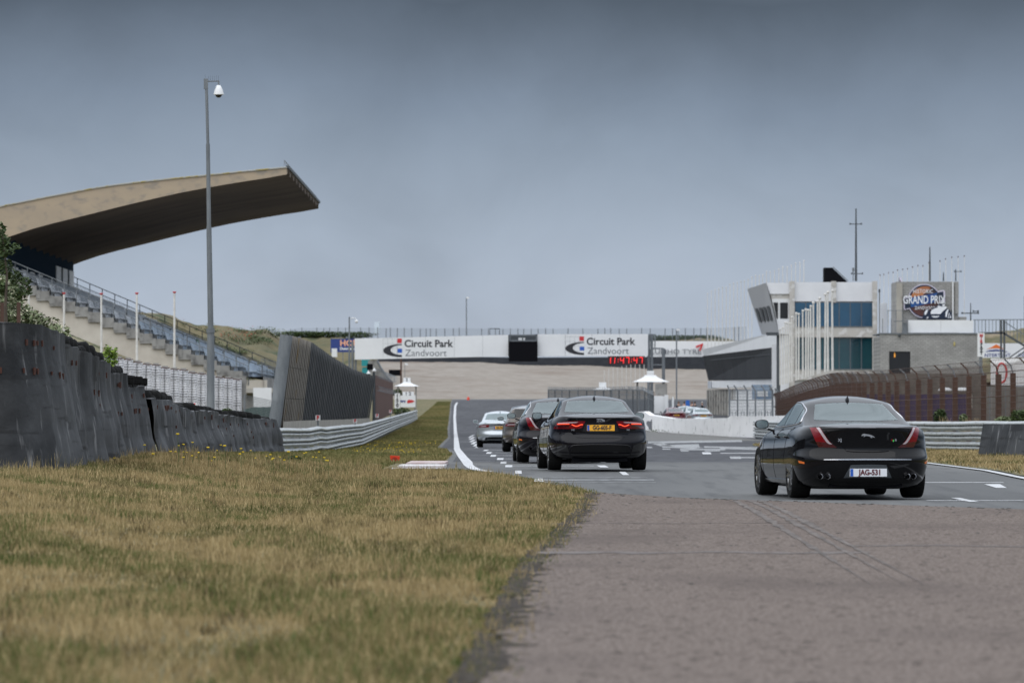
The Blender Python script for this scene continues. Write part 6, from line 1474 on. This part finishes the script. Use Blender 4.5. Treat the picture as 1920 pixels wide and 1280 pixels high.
# left slanted bay
def tp(lst, dy, dep, m, nm): q = MB(); q.prism([(X(a, TD)-o_.x, Z(b_, TD)-o_.z) for a, b_ in lst], dy, dy+dep); return q.build(nm, M[m], r_)
tp([(1437, 530), (1480, 530), (1480, 551), (1444, 551)], .2, 6, 'white_clad', 'upper_bay'); tp([(1444, 551), (1480, 551), (1480, 560), (1447, 560)], .35, 5, 'conc_spall', 'bay_beam')
tp([(1447, 560), (1480, 560), (1480, 599), (1456, 599)], .3, 5, 'white_paint', 'bay_window_frame'); tp([(1450.5, 567), (1459, 567), (1459, 597), (1456.5, 597)], .25, .06, 'dark_glazing', 'pane'); tp([(1463, 567), (1477.5, 567), (1477.5, 597), (1463, 597)], .25, .06, 'dark_glazing', 'pane')
tp([(1456, 599), (1480, 599), (1480, 626), (1461, 626)], .2, 6, 'white_clad', 'lower_bay')
q = MB(); fr_ = [at(1437, 530, TD)-o_, at(1461, 626, TD)-o_]; bk = [at(1415, 534.5, TD+17)-o_, at(1445, 622, TD+17)-o_]; bk = [Vector((X(1415, TD)-o_.x, 14, Z(534, TD)-o_.z)), Vector((X(1443, TD)-o_.x, 14, Z(622, TD)-o_.z))]
q.add([fr_[0], fr_[1], bk[1], bk[0]], [(0, 1, 2, 3)]); q.build('slanted_side', mat('clad_grey', (.42,.43,.45), .5), r_)
q = MB()
for k in range(4):
    u = .14+k*.21
    def sp(u_, v_): return fr_[0].lerp(fr_[1], v_).lerp(bk[0].lerp(bk[1], v_), u_)+Vector((-.05, -.02, 0))
    q.add([sp(u, .44), sp(u+.13, .44), sp(u+.13, .73), sp(u, .73)], [(0, 1, 2, 3)])
build_pieces(q, 'side_louvre', M['steel_dark'], r_, fix=False)
tp([(1437, 623), (1458, 623), (1458, 628.5), (1439, 628.5)], -.3, 1.6, 'steel_dark', 'bracket'); tb(1457, 1463, 628, 790, .5, 1, 'steel_dark', 'shadow_gap')
tb(1463, 1480, 628, 800, .5, 4, 'white_clad', 'stair_wall')
q = MB(); q.prism([(X(a, TD)-o_.x, Z(b_, TD)-o_.z) for a, b_ in ((1547, 501), (1562, 501), (1590, 527.5), (1547, 527.5))], 1, 3); q.build('roof_vent', M['black_matt'], r_)
MB().tube([at(1562, 500.5, TD+1)-o_, at(1590, 527, TD+1)-o_], .06, 4).build('vent_trim', M['galv'], r_)
q = MB(); q.tube([at(1649, 545, TD-.2)-o_, at(1649, 790, TD-.2)-o_], .05, 5); q.build('downpipe', M['galv'], r_)
q = MB(); q.box(X(1647, TD)-o_.x, X(1650, TD)-o_.x, -.4, 0, Z(548, TD)-o_.z, Z(542, TD)-o_.z); q.build('floodlight', M['steel_dark'], r_)
def mast(px, yt, yb, d, r, lab, arms=(), name='antenna_mast'):
    z = empty(name, at(px, yb, d), lab, 'antenna'); o1 = z.location; MB().tube([(0, 0, 0), at(px, (yt+yb)/2, d)-o1, at(px-.0, yt, d)-o1], [r, r*.8, r*.5], 6).build('pole', M['steel_dark'], z)
    for (a, b_, y, rr_) in arms:
        q = MB().tube([at(a, y, d)-o1, at(b_, y, d)-o1], rr_, 5)
        for x in (a, b_): q.tube([at(x, y-2, d)-o1, at(x, y+1.5, d)-o1], rr_*1.6, 5)
        q.build('cross_arm', M['steel_dark'], z)
    return z
mast(1605, 391, 527, TD+3, .11, 'tall antenna mast with cross arm on the control tower roof', ((1594, 1615, 420, .045), (1597, 1617, 513, .04)))
q = px_box(MB(), 1598, 1602, 502, 509, TD+3, .3, at(1603, 527, TD+3)); o = q.build('dish_antenna', M['galv'], loc=at(1603, 527, TD+3)); MB().tube([(-.15, .1, 0), (-.15, .1, 24*TD/F)], .04, 4).build('bracket', M['steel_dark'], o); tag(o, 'small panel antenna beside the foot of the tall roof mast', 'antenna')
mast(1743.5, 463, 527, 432, .09, 'shorter antenna mast on the brick block behind the event logo'); mast(1769, 510, 527, 432, .07, 'short stub antenna at the right on the brick block roof'); mast(1792, 504, 527, 432, .06, 'wind gauge with side arm at the right end of the brick block roof', ((1790, 1802, 509, .03),))
mast(1820, 568, 601, 426, .06, 'weather mast with wide flat arms right of the brick block', ((1804, 1834, 587, .05), (1825, 1834, 583.5, .04)))
# ---------------- brick block ----------------
def brickmat():
    m = bpy.data.materials.new('grey_brick'); m.use_nodes = True; t = m.node_tree; p = t.nodes['Principled BSDF']; p.inputs['Roughness'].default_value = .9
    tc = t.nodes.new('ShaderNodeTexCoord'); mp = t.nodes.new('ShaderNodeMapping'); mp.inputs['Rotation'].default_value = (R(90), 0, 0); t.links.new(tc.outputs['Object'], mp.inputs[0])
    b = t.nodes.new('ShaderNodeTexBrick'); b.inputs['Color1'].default_value = (.33,.325,.315,1); b.inputs['Color2'].default_value = (.27,.266,.257,1); b.inputs['Mortar'].default_value = (.21,.207,.2,1); b.inputs['Scale'].default_value = 1; b.inputs['Brick Width'].default_value = .42; b.inputs['Row Height'].default_value = .16; b.inputs['Mortar Size'].default_value = .022
    t.links.new(mp.outputs[0], b.inputs['Vector']); n = t.nodes.new('ShaderNodeTexNoise'); n.inputs['Scale'].default_value = .5; n.inputs['Detail'].default_value = 5; t.links.new(tc.outputs['Object'], n.inputs['Vector'])
    mr = t.nodes.new('ShaderNodeMapRange'); mr.inputs[1].default_value = .3; mr.inputs[2].default_value = .7; mr.inputs[3].default_value = .82; mr.inputs[4].default_value = 1.25; t.links.new(n.outputs[0], mr.inputs[0])
    v = t.nodes.new('ShaderNodeVectorMath'); v.operation = 'SCALE'; t.links.new(b.outputs[0], v.inputs[0]); t.links.new(mr.outputs[0], v.inputs['Scale']); t.links.new(v.outputs[0], p.inputs['Base Color']); return m
M['brick_grey'] = brickmat()
BD = 428.0
r_ = empty('brick_building', (X(1740, BD), BD, gz(BD)), 'grey brick building with dark doorway, roof block and white parapet panel', 'building'); o_ = r_.location
def bb(x0, x1, y0, y1, dy, dep, m, nm, p=None): return px_box(MB(), x0, x1, y0, y1, BD+dy, dep, o_).build(nm, M[m], p or r_)
bb(1650, 1667, 626, 800, 0, .5, 'brick_grey', 'wall'); bb(1707, 1836, 626, 800, 0, .5, 'brick_grey', 'wall'); bb(1667, 1707, 626, 658.5, 0, .5, 'brick_grey', 'wall'); bb(1650, 1836, 630, 800, .52, 8, 'brick_grey', 'inner_wall')
bb(1668, 1706.5, 659, 800, .3, .2, 'black_gloss', 'doorway'); bb(1650, 1836, 624, 626.4, -.1, 9, 'galv', 'roof_trim')
q = MB(); q.lathe([(.02, -.22), (.07, -.14), (.06, .06), (.02, .22)], tuple(at(1677.5, 665.5, BD+.2)-o_), 'z', 8); q.build('lamp', mat('warm_lamp', (.8,.35,.05), .5, emit=(1,.4,.05), es=.35), r_)
bb(1681, 1797, 528, 626, 2.2, 6, 'brick_grey', 'roof_block'); bb(1681, 1692, 531, 626, 1.9, .3, 'concrete', 'pale_edge'); bb(1785.5, 1788, 528, 600, 1.9, .15, 'white_paint', 'downpipe'); bb(1791, 1797.5, 528, 588, 1.95, .2, 'brick_grey', 'corner_pier')
bb(1703, 1764, 600, 623.5, .8, .12, 'white_board', 'parapet_panel'); bb(1764.4, 1825, 600, 623.5, .8, .12, 'white_board', 'parapet_panel')
q = MB(); q.box(X(1788, BD)-o_.x, X(1790.5, BD)-o_.x, -.2, .0, Z(648, BD)-o_.z, Z(641, BD)-o_.z); q.build('wall_lamp', mat('wlamp', (.5,.42,.15), .5), r_)
q = MB(); q.lathe([(.02, 0), (.14, -.05), (.1, -.2), (.02, -.22)], tuple(at(1686.5, 627, BD-.2)-o_), 'z', 8); q.build('dome_camera', M['steel_dark'], r_)
q = MB()
for (a, y0, y1) in ((1665, 582, 624), (1680, 582, 624), (1655, 597, 624), (1671, 597, 624), (1692, 575, 624), (1701, 598, 624)): q.tube([at(a, y0, BD+.4)-o_, at(a, y1, BD+.4)-o_], .035, 4)
q.tube([at(1663, 582, BD+.4)-o_, at(1692, 582, BD+.4)-o_], .035, 4); q.tube([at(1676, 602, BD+.4)-o_, at(1702, 602, BD+.4)-o_], .05, 4); q.build('roof_railing', M['galv'], r_)
bb(1693, 1702, 605, 624, .5, .8, 'galv', 'roof_unit'); bb(1798, 1812, 594, 600, 2, 2, 'concrete_step', 'roof_ledge')
# white container & corrugated sheet between tower and block
r_ = empty('white_louvre_wall', at(1655, 624, 436), 'pale ribbed screen rising between the tower and the brick block', 'screen'); o_ = r_.location; q = MB()
for i in range(8): px_box(q, 1650+i*1.7, 1651.2+i*1.7, 568, 624, 436+(i % 2)*.1, .1, o_)
build_pieces(q, 'rib', M['white_clad'], r_)
# ---------------- event logo ----------------
LD = BD+2.0
r_ = empty('event_sign', at(1738, 600, LD), 'round Historic Grand Prix Zandvoort sign with old racing car on the brick block', 'sign'); o_ = r_.location
def L2(u, v): return (X(1680+u*120/1707, LD)-o_.x, Z(520+v*90/1280, LD)-o_.z)
def lp(pts, lay, m, nm): q = MB(); q.prism([L2(*p) for p in pts], -.03-lay*.012, -.02-lay*.012+.006); return q.build(nm, m, r_)
def circ(cx, cy, rx, ry, n=40, a0=0, a1=360): return [(cx+rx*math.cos(R(a0+(a1-a0)*i/n)), cy-ry*math.sin(R(a0+(a1-a0)*i/n))) for i in range(n+(0 if a1-a0 == 360 else 1))]
lilac = mat('sign_lilac', (.62,.58,.70), .5); snavy = mat('sign_navy', (.008,.018,.045), .4); sor = mat('sign_orange', (.55,.24,.09), .5, c2=(.28,.07,.035), sc=1.2, stretch=(.6,1,1)); sred = mat('sign_maroon', (.12,.03,.025), .5, c2=(.03,.02,.02), sc=1); swh = mat('sign_white', (.78,.80,.84), .4); sblue = mat('sign_blue', (.012,.04,.20), .4, c2=(.01,.10,.30), sc=.8)
lp(circ(755, 630, 445, 455), 0, lilac, 'sign_rim'); lp([(205, 545), (1270, 335), (1310, 370), (1310, 660), (240, 865), (205, 850)], .5, lilac, 'banner_rim')
lp(circ(755, 630, 425, 432), 1, snavy, 'sign_ring'); lp(circ(755, 640, 395, 392), 2, sred, 'sign_disc')
lp([(360, 560)]+circ(755, 640, 393, 388, 24, 165, 32)+[(1090, 420)], 3, sor, 'sign_upper_disc')
lp([(230, 570), (1262, 372), (1270, 590), (232, 838)], 4, snavy, 'banner'); lp([(360, 552), (1100, 408), (1010, 668), (400, 800)], 5, sblue, 'banner_glow')
def ltext(s_, u, v, size, lay, m, sx=1, rot=-10.5, bold=.01, sp=1.0):
    x, z = L2(u, v); put_text(s_, (x, -.03-lay*.012-.004, z), size*LD/F*120/1707, m, r_, 'lettering', rot=0, bold=bold, ext=.003, sx=sx, space=sp)
    o = r_.children[-1]; me = o.data; me.transform(Matrix.Translation((-x, 0, -z))); me.transform(Matrix.Rotation(R(rot), 4, 'Y')); me.transform(Matrix.Translation((x, 0, z)))
ltext('GRAND PRIX', 750, 605, 300, 6, swh, .64, bold=.016); ltext('HISTORIC', 715, 375, 150, 4.5, swh, .72, bold=.004, sp=1.15); ltext('ZANDVOORT', 800, 815, 120, 4.5, swh, .70, bold=.003, sp=1.2)
# old racing car: generic
lp([(505, 1110), (700, 1080), (760, 880), (850, 830), (900, 900), (960, 820), (1090, 760), (1160, 690), (1200, 640), (1290, 650), (1310, 760), (1380, 840), (1430, 860), (1460, 960), (1490, 800), (1500, 1105)], 7, snavy, 'car_shadow')
lp([(920, 930), (950, 870), (1040, 820), (1120, 800), (1230, 780), (1310, 765), (1360, 810), (1250, 900), (1180, 975), (1060, 985), (930, 975)], 8, swh, 'car_nose'); lp(circ(1050, 1000, 115, 28), 9, snavy, 'car_grille'); lp([(935, 1030), (1165, 1025), (1100, 1065), (1000, 1068)], 8, swh, 'car_chin')
lp([(750, 985), (760, 920), (800, 870), (855, 850), (830, 930), (790, 1000)], 8, swh, 'wheel_highlight'); lp([(1310, 1050), (1320, 930), (1360, 860), (1405, 850), (1370, 960), (1350, 1060)], 8, swh, 'wheel_highlight'); lp([(1385, 1085), (1410, 930), (1425, 960), (1405, 1080)], 8, swh, 'wheel_highlight'); lp([(1430, 1080), (1450, 990), (1470, 1080)], 8, swh, 'wheel_highlight'); lp([(805, 1100), (830, 1050), (865, 1045), (850, 1090)], 8, swh, 'wheel_highlight')
lp([(1170, 690), (1200, 650), (1275, 648), (1290, 680), (1230, 700)], 9, swh, 'helmet'); lp([(1220, 740), (1300, 700), (1300, 745), (1250, 770)], 9, swh, 'helmet'); lp([(1090, 780), (1130, 750), (1160, 760), (1240, 790), (1130, 800)], 9, swh, 'driver')
# feather flags
for (px, y0, y1, d, lab) in ((1676, 528, 582, 436, 'lilac white feather flag left of the event sign'), (1687.5, 518, 536, 434, 'tip of a second feather flag above the brick block corner')):
    z = empty('feather_flag', at(px, y1+12, d), lab, 'flag', 'feather flags'); o1 = z.location; s = d/F
    MB().prism([(-2.6*s, 12*s), (3.6*s, 12*s), (4.2*s, (y1-y0)*s), (2*s, (y1-y0+10)*s), (-1.2*s, (y1-y0+11)*s), (-2.0*s, (y1-y0)*s)], 0, .03).build('flag_cloth', lilac, z); MB().tube([(-2.6*s, 0, -.5), (-1.6*s, 0, (y1-y0+10)*s)], .03, 5).build('pole', M['galv'], z)
    MB().prism([(-.9*s, (y1-y0+1)*s), (1.2*s, (y1-y0)*s), (1.4*s, (y1-y0+4)*s), (0, (y1-y0+5)*s)], -.03, -.01).build('flag_emblem', M['rust'], z)
# ---------------- footbridge stairs ----------------
SD = 420.0
r_ = empty('steel_footbridge', at(1870, 680, SD), 'grey steel footbridge with railings and stairs at the right edge', 'footbridge'); o_ = r_.location
def sb(lst, w, nm, m='steel_dark'):
    q = MB()
    for a, b_ in lst: q.bar(at(*a, SD)-o_, at(*b_, SD)-o_, w)
    return q.build(nm, M[m], r_)
sb([((1836, 624.5), (1882, 624)), ((1882, 624.5), (1990, 690)), ((1990, 690-63), (1990, 690))], .16, 'deck_beam'); sb([((1825, 599.5), (1925, 599)), ((1882, 602), (1920, 627))], .07, 'handrail', 'galv')
sb([((1877, 600), (1877, 672)), ((1883, 600), (1883, 672)), ((1922, 555), (1922, 700))], .16, 'column'); sb([((1893, 670), (1925, 648)), ((1903, 671), (1925, 656))], .10, 'brace')
q = MB()
for i in range(15): px = 1828+i*6.6; q.tube([at(px, 599.5, SD)-o_, at(px, 624 if px < 1884 else 624+(px-1884)*.63, SD)-o_], .03 if i % 3 else .045, 4)
q.build('balusters', M['galv'], r_)
d = 418; r_ = empty('vertical_sign', at(1839.5, 690, d), 'tall narrow white sign with red and black letters beside the footbridge', 'sign'); o_ = r_.location
px_box(MB(), 1833, 1846, 624, 668.5, d, .15, o_).build('sign_board', M['white_board'], r_); px_box(MB(), 1836, 1842, 668, 700, d+.05, .1, o_).build('post', M['galv'], r_)
for i, (c_, mm) in enumerate((('M', 'red'), ('I', 'red'), ('R', 'red'), ('F', 'ink'), ('A', 'ink'), ('S', 'ink'), ('T', 'ink'))):
    put_text(c_, (X(1840, d)-o_.x, -.02, Z(629+i*5.6, d)-o_.z), 8*d/F, M[mm], r_, bold=.015, ext=.005, rot=R(0))
d = 470; r_ = empty('tent_advert', at(1875, 690, d), 'white advert reading intertent under an orange and blue roof emblem', 'sign'); o_ = r_.location
px_box(MB(), 1838, 1960, 643.5, 670.5, d, .15, o_).build('board', M['white_board'], r_); put_text('INTERTENT', (X(1869, d)-o_.x, -.02, Z(666, d)-o_.z), 8.6*d/F, M['navy'], r_, bold=.004, ext=.004, sx=1.15); put_text('INTERTENT', (X(1935, d)-o_.x, -.02, Z(666, d)-o_.z), 8.6*d/F, M['navy'], r_, bold=.004, ext=.004, sx=1.15)
def e2(l, m, nm): q = MB(); q.prism([(X(a, d)-o_.x, Z(b_, d)-o_.z) for a, b_ in l], -.03, -.005); q.build(nm, m, r_)
e2([(1850, 654.5), (1860, 650), (1868, 645.2), (1875, 649), (1882, 654.5), (1870, 652.5), (1860, 652.8)], M['orange'], 'emblem_peak'); e2([(1847, 659.5), (1856, 656.3), (1868, 655), (1880, 656.5), (1891, 660), (1880, 659), (1868, 658), (1856, 658.6)], M['navy'], 'emblem_arc')
# ---------------- pole rows ----------------
rr = random.Random(31)
def pole_row(items, d_of, r, grp, labf, cap=False, base=700):
    for i, (px, yt, yb) in enumerate(items):
        d = d_of(i, px); z = empty('flag_pole', at(px, yb, d), labf, 'pole', grp); h = (yb-yt)*d/F
        MB().tube([(0, 0, 0), (rr.uniform(-.03, .03), 0, h)], [r, r*.75], 7).build('pole', M['pole_white'], z, smooth=40)
        MB().lathe([(r*.8, 0), (r*1.5, .05), (r*1.2, .14), (.01, .16)], (0, 0, h), 'z', 7).build('cap', M['rust'] if cap else M['pole_white'], z)
near = [(1463, 619), (1468, 616), (1472.5, 606.5), (1476, 607), (1480.5, 608), (1485, 596), (1493, 589), (1497.5, 590.5), (1505.5, 584.5), (1511, 582), (1515.5, 583), (1520.5, 576), (1525, 569.5), (1533, 567), (1537, 561), (1547, 554), (1552.5, 550), (1561, 547.5)]
pole_row([(px, yt, 722-(px-1463)*.28) for px, yt in near], lambda i, px: 432-(px-1463)*1.25, .075, 'white flag poles in front of the control tower', 'tall white flag pole among the close row before the control tower')
leftr = [(1327+i*6.9-(i > 17)*(i-17)*-1.0, 550-i*2.35+rr.uniform(-2, 2)) for i in range(26)]
pole_row([(px, yt, 655-(px-1327)*.16 if px < 1410 else 560) for px, yt in leftr], lambda i, px: 560-(i*1.5), .05, 'thin poles on the pit building roof', 'thin pale pole in the long row above the pit building roof', False)
rightr = [(1650, 517), (1657, 516), (1666, 513), (1674.5, 512), (1683, 508), (1692.5, 506.5), (1701.5, 505.5), (1711, 502), (1721, 499.5), (1730.5, 500), (1741.5, 494), (1762.5, 491), (1773, 487), (1784.5, 484), (1796.5, 483), (1808, 481.5)]
pole_row([(px, yt, 610) for px, yt in rightr], lambda i, px: 520-i*2, .035, 'thin capped poles behind the brick block', 'thin pole with small cap in the row behind the brick block', True)
# ---------------- purple hoarding and clutter behind the brown fence ----------------
d = 300; r_ = empty('purple_hoarding', at(1755, 795, d), 'dark purple hoarding behind the brown fence', 'hoarding'); o_ = r_.location
M['purple'] = mat('purple', (.032,.024,.075), .7, c2=(.045,.034,.10), sc=1)
px_box(MB(), 1600, 1813, 739, 800, d, .2, o_).build('panel', M['purple'], r_)
for px, y0 in ((1742, 738), (1819, 738)): px_box(MB(), px, px+3.5, y0, 765, d-.3, .1, o_).build('white_post', M['pole_white'], r_)
d = 330; r_ = empty('grey_shed', at(1780, 790, d), 'low grey brown shed wall with two white roof lights behind the fence', 'shed'); o_ = r_.location
px_box(MB(), 1560, 1850, 700, 800, d, 3, o_).build('wall', mat('shed', (.17,.155,.14), .9, c2=(.11,.10,.09), sc=1.5), r_)
for px in (1763, 1795): q = MB().lathe([(.45, 0), (.42, .1), (.25, .18), (.01, .2)], tuple(at(px+9, 732, d-1)-o_), 'z', 12); q.build('roof_light', M['white_paint'], r_)
d = 345; r_ = empty('white_hoarding', at(1880, 700, d), 'white hoarding with red oval emblem behind the fence at the right edge', 'hoarding'); o_ = r_.location
px_box(MB(), 1858, 1990, 672, 722, d-18, .2, o_).build('board', M['white_wall'], r_); q = MB()
q.tube([(X(1878+9*math.cos(a), d-19)-o_.x, -19.1, Z(699+18*math.sin(a), d-19)-o_.z) for a in [2*math.pi*i/24 for i in range(25)]], .07, 5); q.build('emblem', M['red'], r_)
d = 322; r_ = empty('grey_cabins', at(1890, 800, d), 'pale grey cabins and slim posts behind the fence at the right edge', 'cabin'); o_ = r_.location
px_box(MB(), 1852, 1990, 724, 800, d, 2, o_).build('wall', mat('cabin_grey', (.16,.15,.135), .8, c2=(.25,.245,.235), sc=2.5, stretch=(1,1,.15)), r_)
for i in range(8): px_box(MB(), 1855+i*15, 1857+i*15, 724, 800, d-.5, .1, o_).build('post', M['galv'], r_)
# ---------------- brown fence ----------------
fp = [(2500, 652, 181), (2200, 658, 192), (1990, 664, 207), (1920, 671, 214), (1870, 676, 219), (1800, 682, 226), (1740, 687.5, 233), (1680, 694, 241), (1620, 697, 252), (1585, 698, 262), (1566, 701, 270), (1545, 707, 280), (1520, 715, 294), (1495, 725, 310), (1475, 734, 325), (1460, 738, 338)]
r_ = empty('brown_fence', at(1700, 800, 265), 'long rust brown debris fence with wide posts curving behind the right guard rail', 'fence'); o_ = r_.location
A = [Vector((X(a, c), c, Z(b_, c)))-o_ for a, b_, c in fp]; B = [Vector((X(a, c), c, gz(c)+.05))-o_ for a, b_, c in fp]
Lc = [0]
for a, b_ in zip(A, A[1:]): Lc.append(Lc[-1]+(b_-a).length)
def al(Lst, s):
    for i in range(len(Lst)-1):
        if s <= Lc[i+1] or i == len(Lst)-2: return Lst[i].lerp(Lst[i+1], (s-Lc[i])/(Lc[i+1]-Lc[i]))
n = int(Lc[-1]/2.75); back = Vector((.75, .3, 0))
for i in range(n+1):
    s = Lc[-1]*i/n; t_ = al(A, s); b_ = al(B, s); top_ = b_.lerp(t_, .84)
    q = MB(); w = .115; q.add([(p.x+sx*w, p.y+sy*.10, p.z) for p in (b_, top_) for sx, sy in ((-1, -1), (1, -1), (1, 1), (-1, 1))], [(0,3,2,1), (4,5,6,7), (0,1,5,4), (1,2,6,5), (2,3,7,6), (3,0,4,7)]); q.build('fence_post', M['rust_post'], r_)
    q = MB(); q.tube([top_+Vector((.05, 0, -.2)), b_.lerp(t_, .93)+Vector((-.1, 0, 0)), t_+Vector((-.38, -.1, .0))], .035, 5); q.build('post_arm', M['galv'] if i % 2 else M['rust_post'], r_)
q = MB(); N = 90
for k in range(15):
    f_ = k/14
    q.tube([al(B, Lc[-1]*i/N).lerp(al(A, Lc[-1]*i/N), f_)+Vector((-.25-(.15 if f_ > .9 else 0), -.1, 0)) for i in range(N+1)], .011 if k % 4 else .022, 3, False)
for i in range(int(Lc[-1]/.3)):
    s = i*.3; q.tube([al(B, s)+Vector((-.25, -.1, 0)), al(B, s).lerp(al(A, s), .86)+Vector((-.25, -.1, 0)), al(A, s)+Vector((-.4, -.1, 0))], .006, 3, False)
q.build('mesh', M['brown_mesh'], r_)
bm_ = bpy.data.materials.new('mesh_haze'); bm_.use_nodes = True; t = bm_.node_tree; t.nodes.clear(); oo = t.nodes.new('ShaderNodeOutputMaterial'); xx = t.nodes.new('ShaderNodeMixShader'); xx.inputs[0].default_value = .36
t.links.new(t.nodes.new('ShaderNodeBsdfTransparent').outputs[0], xx.inputs[1]); df = t.nodes.new('ShaderNodeBsdfDiffuse'); df.inputs[0].default_value = (.085, .055, .042, 1); t.links.new(df.outputs[0], xx.inputs[2]); t.links.new(xx.outputs[0], oo.inputs[0])
q = MB(); q.grid([[p+Vector((.2, .15, 0)) for p in B], [b_.lerp(a, .97)+Vector((.2, .15, 0)) for a, b_ in zip(A, B)]]); q.build('fine_netting', bm_, r_, fix=False)
d = 352; z = empty('gate_frame', at(1452, 800, d), 'grey tubular gate frame at the far end of the brown fence', 'gate'); o1 = z.location; q = MB()
for x in (1448, 1458): q.tube([at(x, 800, d)-o1, at(x, 733, d)-o1, at(x-5, 728, d)-o1], .06, 6)
for y in (740, 762, 784): q.tube([at(1448, y, d)-o1, at(1458, y, d)-o1], .05, 6)
q.build('frame', M['galv'], z)
# ---------------- right guard rail, rubber barrier, verge plants ----------------
rp_ = [(X(1416, 286), 286, .02), (13.6, 260, 0), (13.3, 225, 0), (13.2, 200, .02), (13.4, 185, .02), (14.2, 170, .03), (15.4, 160, .05), (16.2, 154, .05)]
guard_rail(rp_, 'silver three beam guard rail on the right verge behind the nearest car', 1, th=.98, mm='galv_rail')
rb = empty('rubber_barrier', (X(1885, 137), 137, 0), 'dark rubber faced barrier at the right edge by the end of the guard rail', 'barrier'); o1 = rb.location
rows = []
for j in range(9):
    t = j/8; rows.append([])
    for i in range(110):
        u = i/39; px = 1843+u*170; d = 139-u*8; x = X(px, d); f = .05*noise.noise(Vector((u*14, t, 5)))+.02*noise.noise(Vector((u*50, t*2, 5)))+.12*(1-t); rows[-1].append((x-f*.3-.12*(1-t)-o1.x, d-f-o1.y, gz(d)-.05+(Z(791, d)-gz(d))*t))
rows.append([(x, y+.7, z) for x, y, z in rows[-1]])
q = MB().grid(rows); q.build('rubber_sheet', M['rubber'], rb, smooth=60, fix=False)
M['straw'] = mat('straw', (.36,.27,.15), .8)
def tuft(name, px, py, w, h, d, m, lab, n=40):
    z = empty(name, at(px, py, d), lab, 'plant'); q = MB(); r3 = random.Random(int(px))
    for i in range(n):
        x = r3.uniform(-w, w)*d/F; hh_ = h*d/F*r3.uniform(.5, 1); b2 = r3.uniform(-.35, .35)*hh_; q.tube([(x, 0, -.3), (x+b2*.4, r3.uniform(-.1, .1), hh_*.6), (x+b2, r3.uniform(-.15, .15), hh_)], [.007, .006, .002], 3)
    q.build('stalks', m, z)
tuft('dry_grass_tuft', 1822, 798, 16, 16, 178, M['straw'], 'dry straw coloured grass tuft above the right guard rail'); tuft('dry_grass_tuft', 1770, 796, 10, 18, 182, M['straw'], 'thin dry stalks above the guard rail left of the straw tuft', 20)
for (px, py, w, h, d, m, lab) in ((1762, 782, 13, 15, 200, 'leaf_dark', 'dark green bush between fence posts above the guard rail'), (1806, 786, 7, 9, 196, 'leaf_grey', 'small blue green bush beside the dark bush'), (1912, 782, 20, 14, 190, 'leaf_dark', 'green bush above the rubber barrier at the right edge'), (1880, 788, 14, 7, 188, 'leaf_grey', 'low green weeds behind the rubber barrier')):
    b = empty('bush', at(px, py+h, d), lab, 'bush'); leaves('foliage', [(0, 0, h*d/F, w*d/F, .4, h*d/F), (w*.4*d/F, 0, h*1.4*d/F, w*.5*d/F, .3, h*.6*d/F)], 700, .07, M[m], b, int(px)); MB().tube([(0, 0, -.6), (0, 0, h*d/F)], .02, 4).build('stem', M['bark'], b)
build_cars()
